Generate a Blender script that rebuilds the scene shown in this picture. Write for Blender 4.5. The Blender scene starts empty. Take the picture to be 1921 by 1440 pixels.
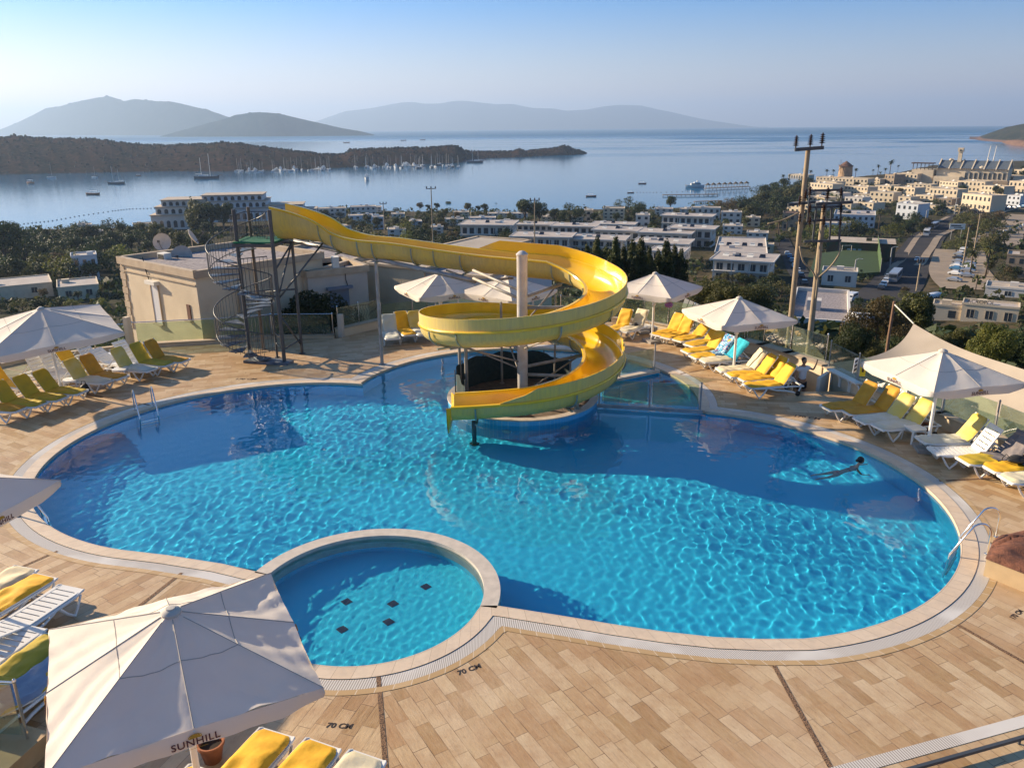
import bpy, math, random
import numpy as np
from mathutils import Vector, Matrix
from mathutils.geometry import tessellate_polygon
S = bpy.context.scene
C = S.collection
R = math.radians
PI = math.pi
# ---------------------------------------------------------------- camera
H = 8.6                       # camera height above the pool deck
FPX = 1490.0                  # focal length in photo pixels (photo 1921 x 1440)
PITCH = math.atan((720 - 236) / FPX)
ROLL = R(0.5)
cam_data = bpy.data.cameras.new('camera')
cam_data.sensor_width = 36
cam_data.lens = FPX / 1921 * 36
cam_data.clip_start = 0.1
cam_data.clip_end = 120000
cam = bpy.data.objects.new('camera', cam_data)
C.objects.link(cam)
fw = Vector((0, math.cos(PITCH), -math.sin(PITCH)))
up0 = Vector((0, math.sin(PITCH), math.cos(PITCH)))
rt0 = Vector((1, 0, 0))
rt = rt0 * math.cos(ROLL) - up0 * math.sin(ROLL)
up = up0 * math.cos(ROLL) + rt0 * math.sin(ROLL)
cam.matrix_world = Matrix(((rt.x, up.x, -fw.x, 0), (rt.y, up.y, -fw.y, 0), (rt.z, up.z, -fw.z, H), (0, 0, 0, 1)))
S.camera = cam
# ---------------------------------------------------------------- sun and sky
SUN_EL = R(21)
SUN_AZ = R(-65)               # to the left of the view direction
sun_dir = Vector((math.sin(SUN_AZ) * math.cos(SUN_EL), math.cos(SUN_AZ) * math.cos(SUN_EL), math.sin(SUN_EL)))
sun_data = bpy.data.lights.new('sun', 'SUN')
sun_data.energy = 5.0
sun_data.angle = R(0.5)
sun_data.color = (1.0, 0.80, 0.56)
sun_data.cycles.is_caustics_light = True
sun = bpy.data.objects.new('sun', sun_data)
C.objects.link(sun)
sun.rotation_euler = (-sun_dir).to_track_quat('-Z', 'Y').to_euler()
world = bpy.data.worlds.new('World')
S.world = world
world.use_nodes = True
wn = world.node_tree
bgn = wn.nodes['Background']
sky = wn.nodes.new('ShaderNodeTexSky')
sky.sky_type = 'NISHITA'
sky.sun_disc = False
sky.sun_elevation = SUN_EL
sky.sun_rotation = SUN_AZ
sky.altitude = 60
sky.air_density = 1.0
sky.dust_density = 0.6
sky.ozone_density = 4.0
# a cool tint that grows with height above the horizon, as in the photograph's morning air
tc = wn.nodes.new('ShaderNodeTexCoord')
sx = wn.nodes.new('ShaderNodeSeparateXYZ')
wn.links.new(tc.outputs['Generated'], sx.inputs[0])
cr = wn.nodes.new('ShaderNodeValToRGB')
cr.color_ramp.elements[0].position = 0.0
cr.color_ramp.elements[0].color = (1.9, 1.0, 0.62, 1)
cr.color_ramp.elements[1].position = 0.30
cr.color_ramp.elements[1].color = (0.46, 0.80, 1.0, 1)
e = cr.color_ramp.elements.new(0.05); e.color = (1.22, 0.92, 0.88, 1)
e = cr.color_ramp.elements.new(0.13); e.color = (0.25, 0.62, 0.98, 1)
wn.links.new(sx.outputs['Z'], cr.inputs[0])
mx = wn.nodes.new('ShaderNodeMix'); mx.data_type = 'RGBA'; mx.blend_type = 'MULTIPLY'; mx.inputs[0].default_value = 1
wn.links.new(sky.outputs[0], mx.inputs[6]); wn.links.new(cr.outputs[0], mx.inputs[7])
wn.links.new(mx.outputs[2], bgn.inputs[0])
bgn.inputs[1].default_value = 0.074
S.view_settings.view_transform = 'Standard'
S.view_settings.look = 'None'
S.view_settings.exposure = 1.22
S.view_settings.gamma = 1
S.cycles.use_denoising = True
S.cycles.volume_bounces = 0
S.cycles.max_bounces = 8
S.cycles.diffuse_bounces = 3
S.cycles.glossy_bounces = 3
S.cycles.transmission_bounces = 8
S.cycles.transparent_max_bounces = 16
S.cycles.caustics_reflective = False
S.cycles.sample_clamp_indirect = 4
# ---------------------------------------------------------------- pixel -> world helpers
SEA0 = -51.4
def ray(px, py):
    u = (px - 960.5) / FPX
    v = (720 - py) / FPX
    return fw + rt * u + up * v
def P(px, py, z=0.0):
    d = ray(px, py)
    t = (z - H) / d.z
    return Vector((d.x * t, d.y * t, z))
def PY(px, py, y):
    d = ray(px, py)
    t = y / d.y
    return Vector((d.x * t, y, H + d.z * t))
# ---------------------------------------------------------------- mesh builder
class MB:
    def __init__(self):
        self.v = []; self.f = []; self.m = []; self.mi = 0
    def add(self, vs, fs):
        o = len(self.v)
        self.v += [tuple(p) for p in vs]
        self.f += [tuple(i + o for i in f) for f in fs]
        self.m += [self.mi] * len(fs)
        return self
    def box(self, c, s, rz=0.0, rx=0.0, ry=0.0):
        hx, hy, hz = s[0] / 2, s[1] / 2, s[2] / 2
        M = Matrix.Rotation(rz, 3, 'Z') @ Matrix.Rotation(ry, 3, 'Y') @ Matrix.Rotation(rx, 3, 'X')
        vs = [Vector(c) + M @ Vector((x * hx, y * hy, z * hz)) for z in (-1, 1) for x, y in ((-1, -1), (1, -1), (1, 1), (-1, 1))]
        return self.add(vs, [(3, 2, 1, 0), (4, 5, 6, 7), (0, 1, 5, 4), (1, 2, 6, 5), (2, 3, 7, 6), (3, 0, 4, 7)])
    def bar(self, a, b, w, h, upv=(0, 0, 1)):
        a = Vector(a); b = Vector(b); d = (b - a).normalized()
        s = d.cross(Vector(upv))
        if s.length < 1e-4: s = d.cross(Vector((1, 0, 0)))
        s.normalize(); u = s.cross(d)
        vs = [p + s * (x * w / 2) + u * (y * h / 2) for p in (a, b) for x, y in ((-1, -1), (1, -1), (1, 1), (-1, 1))]
        return self.add(vs, [(3, 2, 1, 0), (4, 5, 6, 7), (0, 1, 5, 4), (1, 2, 6, 5), (2, 3, 7, 6), (3, 0, 4, 7)])
    def tube(self, pts, r, n=8, closed=False, caps=True):
        pts = [Vector(p) for p in pts]
        rs = r if isinstance(r, (list, tuple)) else [r] * len(pts)
        N = len(pts); prev = None; vs = []
        for i, p in enumerate(pts):
            if closed: t = pts[(i + 1) % N] - pts[i - 1]
            else: t = pts[min(i + 1, N - 1)] - pts[max(i - 1, 0)]
            t.normalize()
            if prev is None:
                prev = t.cross(Vector((0, 0, 1)))
                if prev.length < 1e-3: prev = t.cross(Vector((0, 1, 0)))
            s = (prev - t * prev.dot(t)).normalized(); prev = s
            u = t.cross(s)
            for k in range(n):
                a = 2 * PI * k / n
                vs.append(p + (s * math.cos(a) + u * math.sin(a)) * rs[i])
        fs = []
        for i in range(N if closed else N - 1):
            for k in range(n):
                j = (i + 1) % N
                fs.append((i * n + k, i * n + (k + 1) % n, j * n + (k + 1) % n, j * n + k))
        if caps and not closed:
            fs.append(tuple(range(n - 1, -1, -1))); fs.append(tuple((N - 1) * n + k for k in range(n)))
        return self.add(vs, fs)
    def cyl(self, a, b, r, n=12, r2=None):
        return self.tube([a, b], [r, r if r2 is None else r2], n)
    def lathe(self, prof, c=(0, 0, 0), n=16, caps=True):
        c = Vector(c); vs = []; fs = []
        for r, z in prof:
            for k in range(n):
                a = 2 * PI * k / n
                vs.append(c + Vector((r * math.cos(a), r * math.sin(a), z)))
        for i in range(len(prof) - 1):
            for k in range(n):
                fs.append((i * n + k, i * n + (k + 1) % n, (i + 1) * n + (k + 1) % n, (i + 1) * n + k))
        if caps and prof[0][0] > 1e-4: fs.append(tuple(range(n - 1, -1, -1)))
        if caps and prof[-1][0] > 1e-4: fs.append(tuple((len(prof) - 1) * n + k for k in range(n)))
        return self.add(vs, fs)
    def prism(self, poly, z0, z1):
        n = len(poly)
        vs = [(p[0], p[1], z0) for p in poly] + [(p[0], p[1], z1) for p in poly]
        tri = tessellate_polygon([[Vector((p[0], p[1], 0)) for p in poly]])
        ar = sum(poly[i][0] * poly[(i + 1) % n][1] - poly[(i + 1) % n][0] * poly[i][1] for i in range(n))
        fs = []
        for t in tri:
            a, b, c = [Vector(poly[k][:2]) for k in t]
            if (b - a).cross(c - a) < 0: t = (t[0], t[2], t[1])
            fs.append(tuple(k + n for k in t)); fs.append(tuple(reversed(t)))
        for i in range(n):
            j = (i + 1) % n
            fs.append((i, j, j + n, i + n) if ar > 0 else (j, i, i + n, j + n))
        return self.add(vs, fs)
    def xf(self, M, start=0):
        self.v[start:] = [tuple(M @ Vector(p)) for p in self.v[start:]]
        return self
    def build(self, name, mats, parent=None, smooth=False, loc=None, rz=None, angle=None):
        me = bpy.data.meshes.new(name)
        me.from_pydata(self.v, [], self.f)
        if not isinstance(mats, (list, tuple)): mats = [mats]
        for m in mats: me.materials.append(m)
        if len(mats) > 1: me.polygons.foreach_set('material_index', self.m)
        if smooth: me.polygons.foreach_set('use_smooth', [True] * len(me.polygons))
        me.update()
        if smooth and angle:
            try: me.set_sharp_from_angle(angle=angle)
            except Exception: pass
        o = bpy.data.objects.new(name, me)
        C.objects.link(o)
        if parent is not None: o.parent = parent
        if loc is not None: o.location = loc
        if rz is not None: o.rotation_euler = (0, 0, rz)
        return o
def empty(name, loc=(0, 0, 0), rz=0.0, scale=1.0):
    o = bpy.data.objects.new(name, None); C.objects.link(o)
    o.location = loc; o.rotation_euler = (0, 0, rz); o.scale = (scale,) * 3
    o.empty_display_size = 0.2
    return o
def tag(o, label, cat, group=None):
    o['label'] = label; o['category'] = cat; o['kind'] = 'thing'
    if group: o['group'] = group
    return o
def struct(o, label=None):
    o['kind'] = 'structure'
    if label: o['label'] = label
    return o
def stuff(o, label, cat):
    o['kind'] = 'stuff'; o['label'] = label; o['category'] = cat
    return o
KIDS = {}
def copy_tree(o, parent=None):
    c = o.copy(); C.objects.link(c)
    if parent is not None: c.parent = parent
    for k in o.children: copy_tree(k, c)
    return c
# ---------------------------------------------------------------- materials
def mat(name, col, rough=0.6, metal=0.0, spec=0.5, noise=0.0, nscale=5.0, bump=0.0, bscale=30.0, col2=None, detail=4, obj=True, transl=0.0, coat=0.0):
    m = bpy.data.materials.new(name); m.use_nodes = True
    nt = m.node_tree; b = nt.nodes['Principled BSDF']
    b.inputs['Base Color'].default_value = (*col, 1)
    b.inputs['Roughness'].default_value = rough
    b.inputs['Metallic'].default_value = metal
    b.inputs['Specular IOR Level'].default_value = spec
    if coat: b.inputs['Coat Weight'].default_value = coat
    if noise or bump or col2:
        t = nt.nodes.new('ShaderNodeTexCoord')
        src = t.outputs['Object']
    if noise or col2:
        n = nt.nodes.new('ShaderNodeTexNoise'); n.inputs['Scale'].default_value = nscale; n.inputs['Detail'].default_value = detail
        nt.links.new(src, n.inputs['Vector'])
        mp = nt.nodes.new('ShaderNodeMapRange'); mp.inputs[1].default_value = 0.32; mp.inputs[2].default_value = 0.68
        nt.links.new(n.outputs[0], mp.inputs[0])
        mi = nt.nodes.new('ShaderNodeMix'); mi.data_type = 'RGBA'
        c2 = col2 if col2 else tuple(c * (1 - noise) for c in col)
        mi.inputs[6].default_value = (*col, 1); mi.inputs[7].default_value = (*c2, 1)
        nt.links.new(mp.outputs[0], mi.inputs[0]); nt.links.new(mi.outputs[2], b.inputs['Base Color'])
    if bump:
        n2 = nt.nodes.new('ShaderNodeTexNoise'); n2.inputs['Scale'].default_value = bscale; n2.inputs['Detail'].default_value = 4
        nt.links.new(src, n2.inputs['Vector'])
        bp = nt.nodes.new('ShaderNodeBump'); bp.inputs['Strength'].default_value = bump; bp.inputs['Distance'].default_value = 0.02
        nt.links.new(n2.outputs[0], bp.inputs['Height']); nt.links.new(bp.outputs[0], b.inputs['Normal'])
    return m
def N(m, kind, **kw):
    n = m.node_tree.nodes.new(kind)
    for k, v in kw.items():
        if k.startswith('i_'):
            key = k[2:]
            key = int(key) if key.isdigit() else key.replace('_', ' ')
            n.inputs[key].default_value = v
        else: setattr(n, k, v)
    return n
def L(m, a, b): m.node_tree.links.new(a, b)
def ramp(m, src, stops):
    n = m.node_tree.nodes.new('ShaderNodeValToRGB')
    el = n.color_ramp.elements
    while len(el) < len(stops): el.new(0.5)
    for e_, (p, c) in zip(el, stops):
        e_.position = p; e_.color = (*c, 1) if len(c) == 3 else c
    L(m, src, n.inputs[0])
    return n.outputs[0]
M_ = {}
M_['white_plastic'] = mat('white_plastic', (0.78, 0.77, 0.73), 0.35, noise=0.08, nscale=3)
M_['yellow'] = mat('yellow_fabric', (0.80, 0.46, 0.02), 0.75, col2=(0.72, 0.38, 0.015), nscale=4, bump=0.5, bscale=6)
M_['amber'] = mat('amber_fabric', (0.62, 0.30, 0.02), 0.8, col2=(0.50, 0.24, 0.02), nscale=4, bump=0.5, bscale=6)
M_['olive'] = mat('olive_fabric', (0.50, 0.36, 0.025), 0.8, col2=(0.42, 0.31, 0.03), nscale=3, bump=0.4, bscale=6)
M_['lime'] = mat('faded_lime_fabric', (0.62, 0.52, 0.22), 0.8, col2=(0.64, 0.46, 0.03), nscale=1.6, bump=0.4, bscale=6)
M_['cream'] = mat('cream_fabric', (0.70, 0.62, 0.44), 0.8, col2=(0.62, 0.55, 0.36), nscale=3, bump=0.4, bscale=6)
M_['pale'] = mat('pale_grey_fabric', (0.62, 0.62, 0.55), 0.8, col2=(0.56, 0.55, 0.42), nscale=3, bump=0.4, bscale=6)
M_['teal'] = mat('turquoise_towel', (0.03, 0.42, 0.55), 0.95, col2=(0.02, 0.34, 0.48), nscale=6, bump=0.8, bscale=9)
M_['greytowel'] = mat('grey_towel', (0.22, 0.19, 0.18), 0.95, col2=(0.15, 0.14, 0.15), nscale=6, bump=0.8, bscale=9)
M_['bluegrey'] = mat('blue_grey_towel', (0.28, 0.33, 0.42), 0.95, col2=(0.20, 0.25, 0.35), nscale=4, bump=0.8, bscale=9)
M_['black'] = mat('black_rubber', (0.02, 0.02, 0.02), 0.6, noise=0.3, nscale=9)
M_['steel'] = mat('polished_steel', (0.72, 0.72, 0.72), 0.18, metal=1.0, noise=0.05)
M_['galv'] = mat('galvanised_steel', (0.36, 0.37, 0.38), 0.5, metal=0.3, col2=(0.26, 0.25, 0.24), nscale=4)
M_['darksteel'] = mat('dark_painted_steel', (0.060, 0.072, 0.085), 0.45, metal=0.2, col2=(0.085, 0.085, 0.085), nscale=3)
M_['palesteel'] = mat('pale_painted_steel', (0.36, 0.33, 0.28), 0.5, col2=(0.24, 0.21, 0.17), nscale=4)
M_['terracotta'] = mat('terracotta', (0.38, 0.13, 0.05), 0.8, noise=0.3, nscale=8)
M_['canvas'] = mat('umbrella_canvas', (0.80, 0.73, 0.63), 0.85, noise=0.08, nscale=1.2, bump=0.7, bscale=2.2)
M_['print'] = mat('dark_red_print', (0.09, 0.02, 0.03), 0.8, noise=0.1)
M_['gold'] = mat('gold_print', (0.55, 0.30, 0.03), 0.8, noise=0.1)
M_['blackpaint'] = mat('black_paint', (0.03, 0.02, 0.02), 0.8, noise=0.2)
M_['skin'] = mat('skin', (0.38, 0.20, 0.12), 0.55, noise=0.1)
M_['hair'] = mat('dark_hair', (0.012, 0.009, 0.008), 0.5, noise=0.2)
# light passing cloth: thin canvas lets some sunlight through
def make_translucent(m, amt, col):
    nt = m.node_tree; b = nt.nodes['Principled BSDF']; out = [n for n in nt.nodes if n.type == 'OUTPUT_MATERIAL'][0]
    tr = nt.nodes.new('ShaderNodeBsdfTranslucent'); tr.inputs[0].default_value = (*col, 1)
    ms = nt.nodes.new('ShaderNodeMixShader'); ms.inputs[0].default_value = amt
    nt.links.new(b.outputs[0], ms.inputs[1]); nt.links.new(tr.outputs[0], ms.inputs[2]); nt.links.new(ms.outputs[0], out.inputs[0])
make_translucent(M_['canvas'], 0.22, (0.85, 0.66, 0.44))
def glass_mat(name, tint=(0.86, 0.93, 0.88), refl=0.35, dirt=0.05):
    m = bpy.data.materials.new(name); m.use_nodes = True
    nt = m.node_tree; nt.nodes.remove(nt.nodes['Principled BSDF'])
    out = [n for n in nt.nodes if n.type == 'OUTPUT_MATERIAL'][0]
    t = nt.nodes.new('ShaderNodeBsdfTransparent'); t.inputs[0].default_value = (*tint, 1)
    g = nt.nodes.new('ShaderNodeBsdfGlossy'); g.inputs['Roughness'].default_value = 0.05
    fr = nt.nodes.new('ShaderNodeFresnel'); fr.inputs[0].default_value = 1.45
    d = nt.nodes.new('ShaderNodeBsdfDiffuse'); d.inputs[0].default_value = (0.5, 0.55, 0.42, 1)
    nz = nt.nodes.new('ShaderNodeTexNoise'); nz.inputs['Scale'].default_value = 1.5; nz.inputs['Detail'].default_value = 6
    mr = nt.nodes.new('ShaderNodeMapRange'); mr.inputs[1].default_value = 0.3; mr.inputs[2].default_value = 0.8; mr.inputs[3].default_value = dirt * 0.4; mr.inputs[4].default_value = dirt * 2
    m1 = nt.nodes.new('ShaderNodeMixShader'); m2 = nt.nodes.new('ShaderNodeMixShader')
    nt.links.new(nz.outputs[0], mr.inputs[0]); nt.links.new(mr.outputs[0], m1.inputs[0])
    nt.links.new(t.outputs[0], m1.inputs[1]); nt.links.new(d.outputs[0], m1.inputs[2])
    fm = nt.nodes.new('ShaderNodeMath'); fm.operation = 'MULTIPLY'; fm.inputs[1].default_value = 0.35; nt.links.new(fr.outputs[0], fm.inputs[0]); nt.links.new(fm.outputs[0], m2.inputs[0]); nt.links.new(m1.outputs[0], m2.inputs[1]); nt.links.new(g.outputs[0], m2.inputs[2])
    nt.links.new(m2.outputs[0], out.inputs[0])
    return m
M_['glass'] = glass_mat('balustrade_glass', (0.80, 0.88, 0.78), dirt=0.10)
# ================================================================ POOL
def arc(cx, cy, r, a0, a1, step=3.0):
    n = max(2, int(abs(a1 - a0) / step))
    return [(cx + r * math.cos(R(a0 + (a1 - a0) * i / n)), cy + r * math.sin(R(a0 + (a1 - a0) * i / n))) for i in range(n + 1)]
LC, TC, RC, KC = (-6.83, 20.87, 5.95), (0.32, 25.34, 5.85), (4.25, 17.78, 6.0), (-2.82, 13.44, 2.25)
ISL = (0.35, 25.0, 2.48)
aL = arc(*LC, 74.7, 254.2)
aR = arc(*RC, -82, 71.9)
aT = arc(*TC, -16, 166.8)
frontL = [(-7.35, 14.9), (-6.05, 14.53)]
frontR = [(0.9, 12.58), (1.79, 12.31), (2.65, 12.08), (3.5, 11.91), (4.3, 11.84)]
ringO = arc(KC[0], KC[1], 2.55, 160, -11)
MAIN = aL + frontL + ringO + frontR + aR + aT
HOLE = aL + frontL + arc(*KC, 163, 347) + [(-0.32, 12.93)] + frontR + aR + aT
KIN = arc(*KC, 0, 357)
def pts_in_poly(X, Y, poly):
    inside = np.zeros(X.shape, bool); n = len(poly)
    for i in range(n):
        x1, y1 = poly[i]; x2, y2 = poly[(i + 1) % n]
        if y1 == y2: continue
        c = ((y1 > Y) != (y2 > Y)) & (X < (x2 - x1) * (Y - y1) / (y2 - y1) + x1)
        inside ^= c
    return inside
def dist_poly(X, Y, poly, closed=True):
    d = np.full(X.shape, 1e18); n = len(poly)
    for i in range(n if closed else n - 1):
        x1, y1 = poly[i]; x2, y2 = poly[(i + 1) % n]
        dx, dy = x2 - x1, y2 - y1; l2 = dx * dx + dy * dy + 1e-12
        t = np.clip(((X - x1) * dx + (Y - y1) * dy) / l2, 0, 1)
        d = np.minimum(d, (X - x1 - t * dx) ** 2 + (Y - y1 - t * dy) ** 2)
    return np.sqrt(d)
CC = np.array([-0.9, 21.0])
TH = np.radians(np.arange(0, 360, 0.5))
for (cxx, cyy) in (HOLE[0], aL[-1], (-5.0, 14.1), (-0.32, 12.93), aR[0], aR[-1]):
    TH = np.append(TH, math.atan2(cyy - CC[1], cxx - CC[0]) % (2 * PI))
TH = np.sort(TH)
def ring(d, poly=HOLE):
    lo = np.full(TH.shape, 0.5); hi = np.full(TH.shape, 30.0)
    for _ in range(22):
        mid = (lo + hi) / 2
        X = CC[0] + mid * np.cos(TH); Y = CC[1] + mid * np.sin(TH)
        sd = dist_poly(X, Y, poly) * np.where(pts_in_poly(X, Y, poly), -1, 1)
        hi = np.where(sd > d, mid, hi); lo = np.where(sd > d, lo, mid)
    r_ = (lo + hi) / 2
    return np.stack([CC[0] + r_ * np.cos(TH), CC[1] + r_ * np.sin(TH)], 1)
def band(name, d1, d2, z, m, skirt=None, z2=None):
    A = ring(d1); B = ring(d2); n = len(A); z2 = z if z2 is None else z2
    mid = (A + B) / 2
    s = np.concatenate([[0], np.cumsum(np.hypot(*(np.roll(mid, -1, 0) - mid).T))])
    vs = [(*a, z) for a in A] + [(*b, z2) for b in B]
    fs = [(i, (i + 1) % n, (i + 1) % n + n, i + n)[::-1] for i in range(n)]
    uv = {}
    if skirt is not None:
        vs += [(*a, skirt) for a in A]
        fs += [(i, (i + 1) % n, (i + 1) % n + 2 * n, i + 2 * n) for i in range(n)]
    me = bpy.data.meshes.new(name); me.from_pydata(vs, [], fs); me.materials.append(m)
    ul = me.uv_layers.new(name='UVMap')
    k = 0
    for i in range(n):
        for vi in fs[i]:
            j = vi % n; seg = s[i + 1] if (j == (i + 1) % n) else s[i]
            ul.data[k].uv = (seg, d1 if vi < n else d2); k += 1
    o = bpy.data.objects.new(name, me); C.objects.link(o)
    return o
# ---- materials
def uvn(m):
    return N(m, 'ShaderNodeUVMap').outputs[0]
def mix(m, a, b, f, mode='MIX'):
    n = m.node_tree.nodes.new('ShaderNodeMix'); n.data_type = 'RGBA'; n.blend_type = mode
    for s, v in ((6, a), (7, b)):
        if isinstance(v, tuple): n.inputs[s].default_value = (*v, 1)
        else: L(m, v, n.inputs[s])
    if isinstance(f, (int, float)): n.inputs[0].default_value = f
    else: L(m, f, n.inputs[0])
    return n.outputs[2]
def base(name, rough=0.6):
    m = bpy.data.materials.new(name); m.use_nodes = True
    b = m.node_tree.nodes['Principled BSDF']; b.inputs['Roughness'].default_value = rough
    return m, b
def noise(m, vec, scale, detail=4, rough=0.5, lo=None, hi=None):
    n = N(m, 'ShaderNodeTexNoise', i_Scale=scale, i_Detail=detail, i_Roughness=rough)
    if vec is not None: L(m, vec, n.inputs['Vector'])
    if lo is None: return n.outputs[0]
    r = N(m, 'ShaderNodeMapRange'); r.inputs[1].default_value = lo; r.inputs[2].default_value = hi
    L(m, n.outputs[0], r.inputs[0]); return r.outputs[0]
# travertine
trav, tb = base('travertine', 0.5)
uv = uvn(trav)
geo = N(trav, 'ShaderNodeNewGeometry').outputs['Position']
sv_ = N(trav, 'ShaderNodeSeparateXYZ'); L(trav, uv, sv_.inputs[0])
rw_ = N(trav, 'ShaderNodeMath', operation='DIVIDE', i_1=0.235); L(trav, sv_.outputs[1], rw_.inputs[0]); fl_ = N(trav, 'ShaderNodeMath', operation='FLOOR'); L(trav, rw_.outputs[0], fl_.inputs[0])
wn_ = N(trav, 'ShaderNodeTexWhiteNoise', noise_dimensions='1D'); L(trav, fl_.outputs[0], wn_.inputs['W'])
mu_ = N(trav, 'ShaderNodeMath', operation='MULTIPLY_ADD', i_1=0.66); L(trav, wn_.outputs[0], mu_.inputs[0]); L(trav, sv_.outputs[0], mu_.inputs[2])
cx2 = N(trav, 'ShaderNodeCombineXYZ'); L(trav, mu_.outputs[0], cx2.inputs[0]); L(trav, sv_.outputs[1], cx2.inputs[1]); L(trav, fl_.outputs[0], cx2.inputs[2])
br = N(trav, 'ShaderNodeTexBrick', offset=0.0, offset_frequency=1, squash=1.0)
br.inputs['Scale'].default_value = 1.0; br.inputs['Brick Width'].default_value = 0.66; br.inputs['Row Height'].default_value = 0.235
br.inputs['Mortar Size'].default_value = 0.006; br.inputs['Mortar Smooth'].default_value = 0.4; br.inputs['Bias'].default_value = -0.05
br.inputs['Color1'].default_value = (0, 0, 0, 1); br.inputs['Color2'].default_value = (1, 1, 1, 1); br.inputs['Mortar'].default_value = (0.5, 0.5, 0.5, 1)
L(trav, cx2.outputs[0], br.inputs['Vector'])
st = N(trav, 'ShaderNodeMapping'); st.inputs['Scale'].default_value = (1.6, 7, 1); L(trav, uv, st.inputs[0])
grain = noise(trav, st.outputs[0], 2.2, 8, 0.7, 0.3, 0.7)
tile = ramp(trav, br.outputs['Color'], [(0.0, (0.56, 0.42, 0.25)), (0.45, (0.49, 0.345, 0.18)), (0.66, (0.40, 0.24, 0.105)), (0.84, (0.34, 0.205, 0.075)), (1.0, (0.26, 0.145, 0.045))])
c1 = mix(trav, tile, (0.66, 0.47, 0.30), 0.0)
c1 = mix(trav, tile, (0.60, 0.44, 0.28), N(trav, 'ShaderNodeMath', operation='MULTIPLY', i_1=0.42).outputs[0])
L(trav, grain, c1.node.inputs[0]) if False else None
gm = N(trav, 'ShaderNodeMath', operation='MULTIPLY'); gm.inputs[1].default_value = 0.45; L(trav, grain, gm.inputs[0]); L(trav, gm.outputs[0], c1.node.inputs[0])
blot = noise(trav, geo, 1.7, 9, 0.68, 0.40, 0.72)
bm = N(trav, 'ShaderNodeMath', operation='MULTIPLY'); bm.inputs[1].default_value = 0.70; L(trav, blot, bm.inputs[0])
c2 = mix(trav, c1, (0.36, 0.20, 0.09), bm.outputs[0])
st2 = N(trav, 'ShaderNodeMapping'); st2.inputs['Scale'].default_value = (1.0, 5, 1); L(trav, uv, st2.inputs[0])
vein = noise(trav, st2.outputs[0], 4.5, 10, 0.78, 0.56, 0.70)
vm = N(trav, 'ShaderNodeMath', operation='MULTIPLY'); vm.inputs[1].default_value = 0.85; L(trav, vein, vm.inputs[0])
c3 = mix(trav, c2, (0.20, 0.10, 0.045), vm.outputs[0])
# joints show only in places
jn = noise(trav, geo, 1.1, 5, 0.65, 0.36, 0.58)
jm = N(trav, 'ShaderNodeMath', operation='MULTIPLY'); L(trav, jn, jm.inputs[0]); L(trav, br.outputs['Fac'], jm.inputs[1])
c4 = mix(trav, c3, (0.13, 0.075, 0.035), jm.outputs[0])
# large worn and stained areas, paler and darker
c5 = mix(trav, c4, (0.62, 0.47, 0.32), 0.0)
w1 = N(trav, 'ShaderNodeMath', operation='MULTIPLY', i_1=0.40); L(trav, noise(trav, geo, 0.35, 6, 0.62, 0.48, 0.70), w1.inputs[0]); L(trav, w1.outputs[0], c5.node.inputs[0])
c6 = mix(trav, c5, (0.22, 0.12, 0.05), 0.0)
w2 = N(trav, 'ShaderNodeMath', operation='MULTIPLY', i_1=0.45); L(trav, noise(trav, geo, 2.6, 10, 0.75, 0.58, 0.72), w2.inputs[0]); L(trav, w2.outputs[0], c6.node.inputs[0])
L(trav, c6, tb.inputs['Base Color'])
rr = N(trav, 'ShaderNodeMapRange'); rr.inputs[3].default_value = 0.38; rr.inputs[4].default_value = 0.65; L(trav, grain, rr.inputs[0]); L(trav, rr.outputs[0], tb.inputs['Roughness'])
bp = N(trav, 'ShaderNodeBump', i_Strength=0.35, i_Distance=0.01); L(trav, grain, bp.inputs['Height']); L(trav, bp.outputs[0], tb.inputs['Normal'])
# coping stone
cop, cb = base('coping_stone', 0.55)
uv = uvn(cop); b2 = N(cop, 'ShaderNodeTexBrick', offset=0.0)
b2.inputs['Scale'].default_value = 1; b2.inputs['Brick Width'].default_value = 0.33; b2.inputs['Row Height'].default_value = 4.0; b2.inputs['Mortar Size'].default_value = 0.004
b2.inputs['Color1'].default_value = (0.62, 0.48, 0.34, 1); b2.inputs['Color2'].default_value = (0.67, 0.54, 0.40, 1); b2.inputs['Mortar'].default_value = (0.30, 0.22, 0.15, 1)
L(cop, uv, b2.inputs['Vector'])
geo = N(cop, 'ShaderNodeNewGeometry').outputs['Position']
L(cop, mix(cop, b2.outputs['Color'], (0.50, 0.40, 0.30), noise(cop, geo, 4, 6, 0.7, 0.45, 0.8)), cb.inputs['Base Color'])
# white slatted overflow grate
grt, gb = base('overflow_grate', 0.4)
uv = uvn(grt); sp = N(grt, 'ShaderNodeSeparateXYZ'); L(grt, uv, sp.inputs[0])
wv = N(grt, 'ShaderNodeMath', operation='MULTIPLY'); wv.inputs[1].default_value = 2 * PI / 0.042; L(grt, sp.outputs[0], wv.inputs[0])
sn = N(grt, 'ShaderNodeMath', operation='SINE'); L(grt, wv.outputs[0], sn.inputs[0])
mr = N(grt, 'ShaderNodeMapRange'); mr.inputs[1].default_value = 0.1; mr.inputs[2].default_value = 0.5; L(grt, sn.outputs[0], mr.inputs[0])
gcol = mix(grt, (0.62, 0.58, 0.52), (0.30, 0.25, 0.20), mr.outputs[0])
geo = N(grt, 'ShaderNodeNewGeometry').outputs['Position']
L(grt, mix(grt, gcol, (0.64, 0.60, 0.54), noise(grt, geo, 0.45, 3, 0.5, 0.52, 0.60)), gb.inputs['Base Color'])
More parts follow.
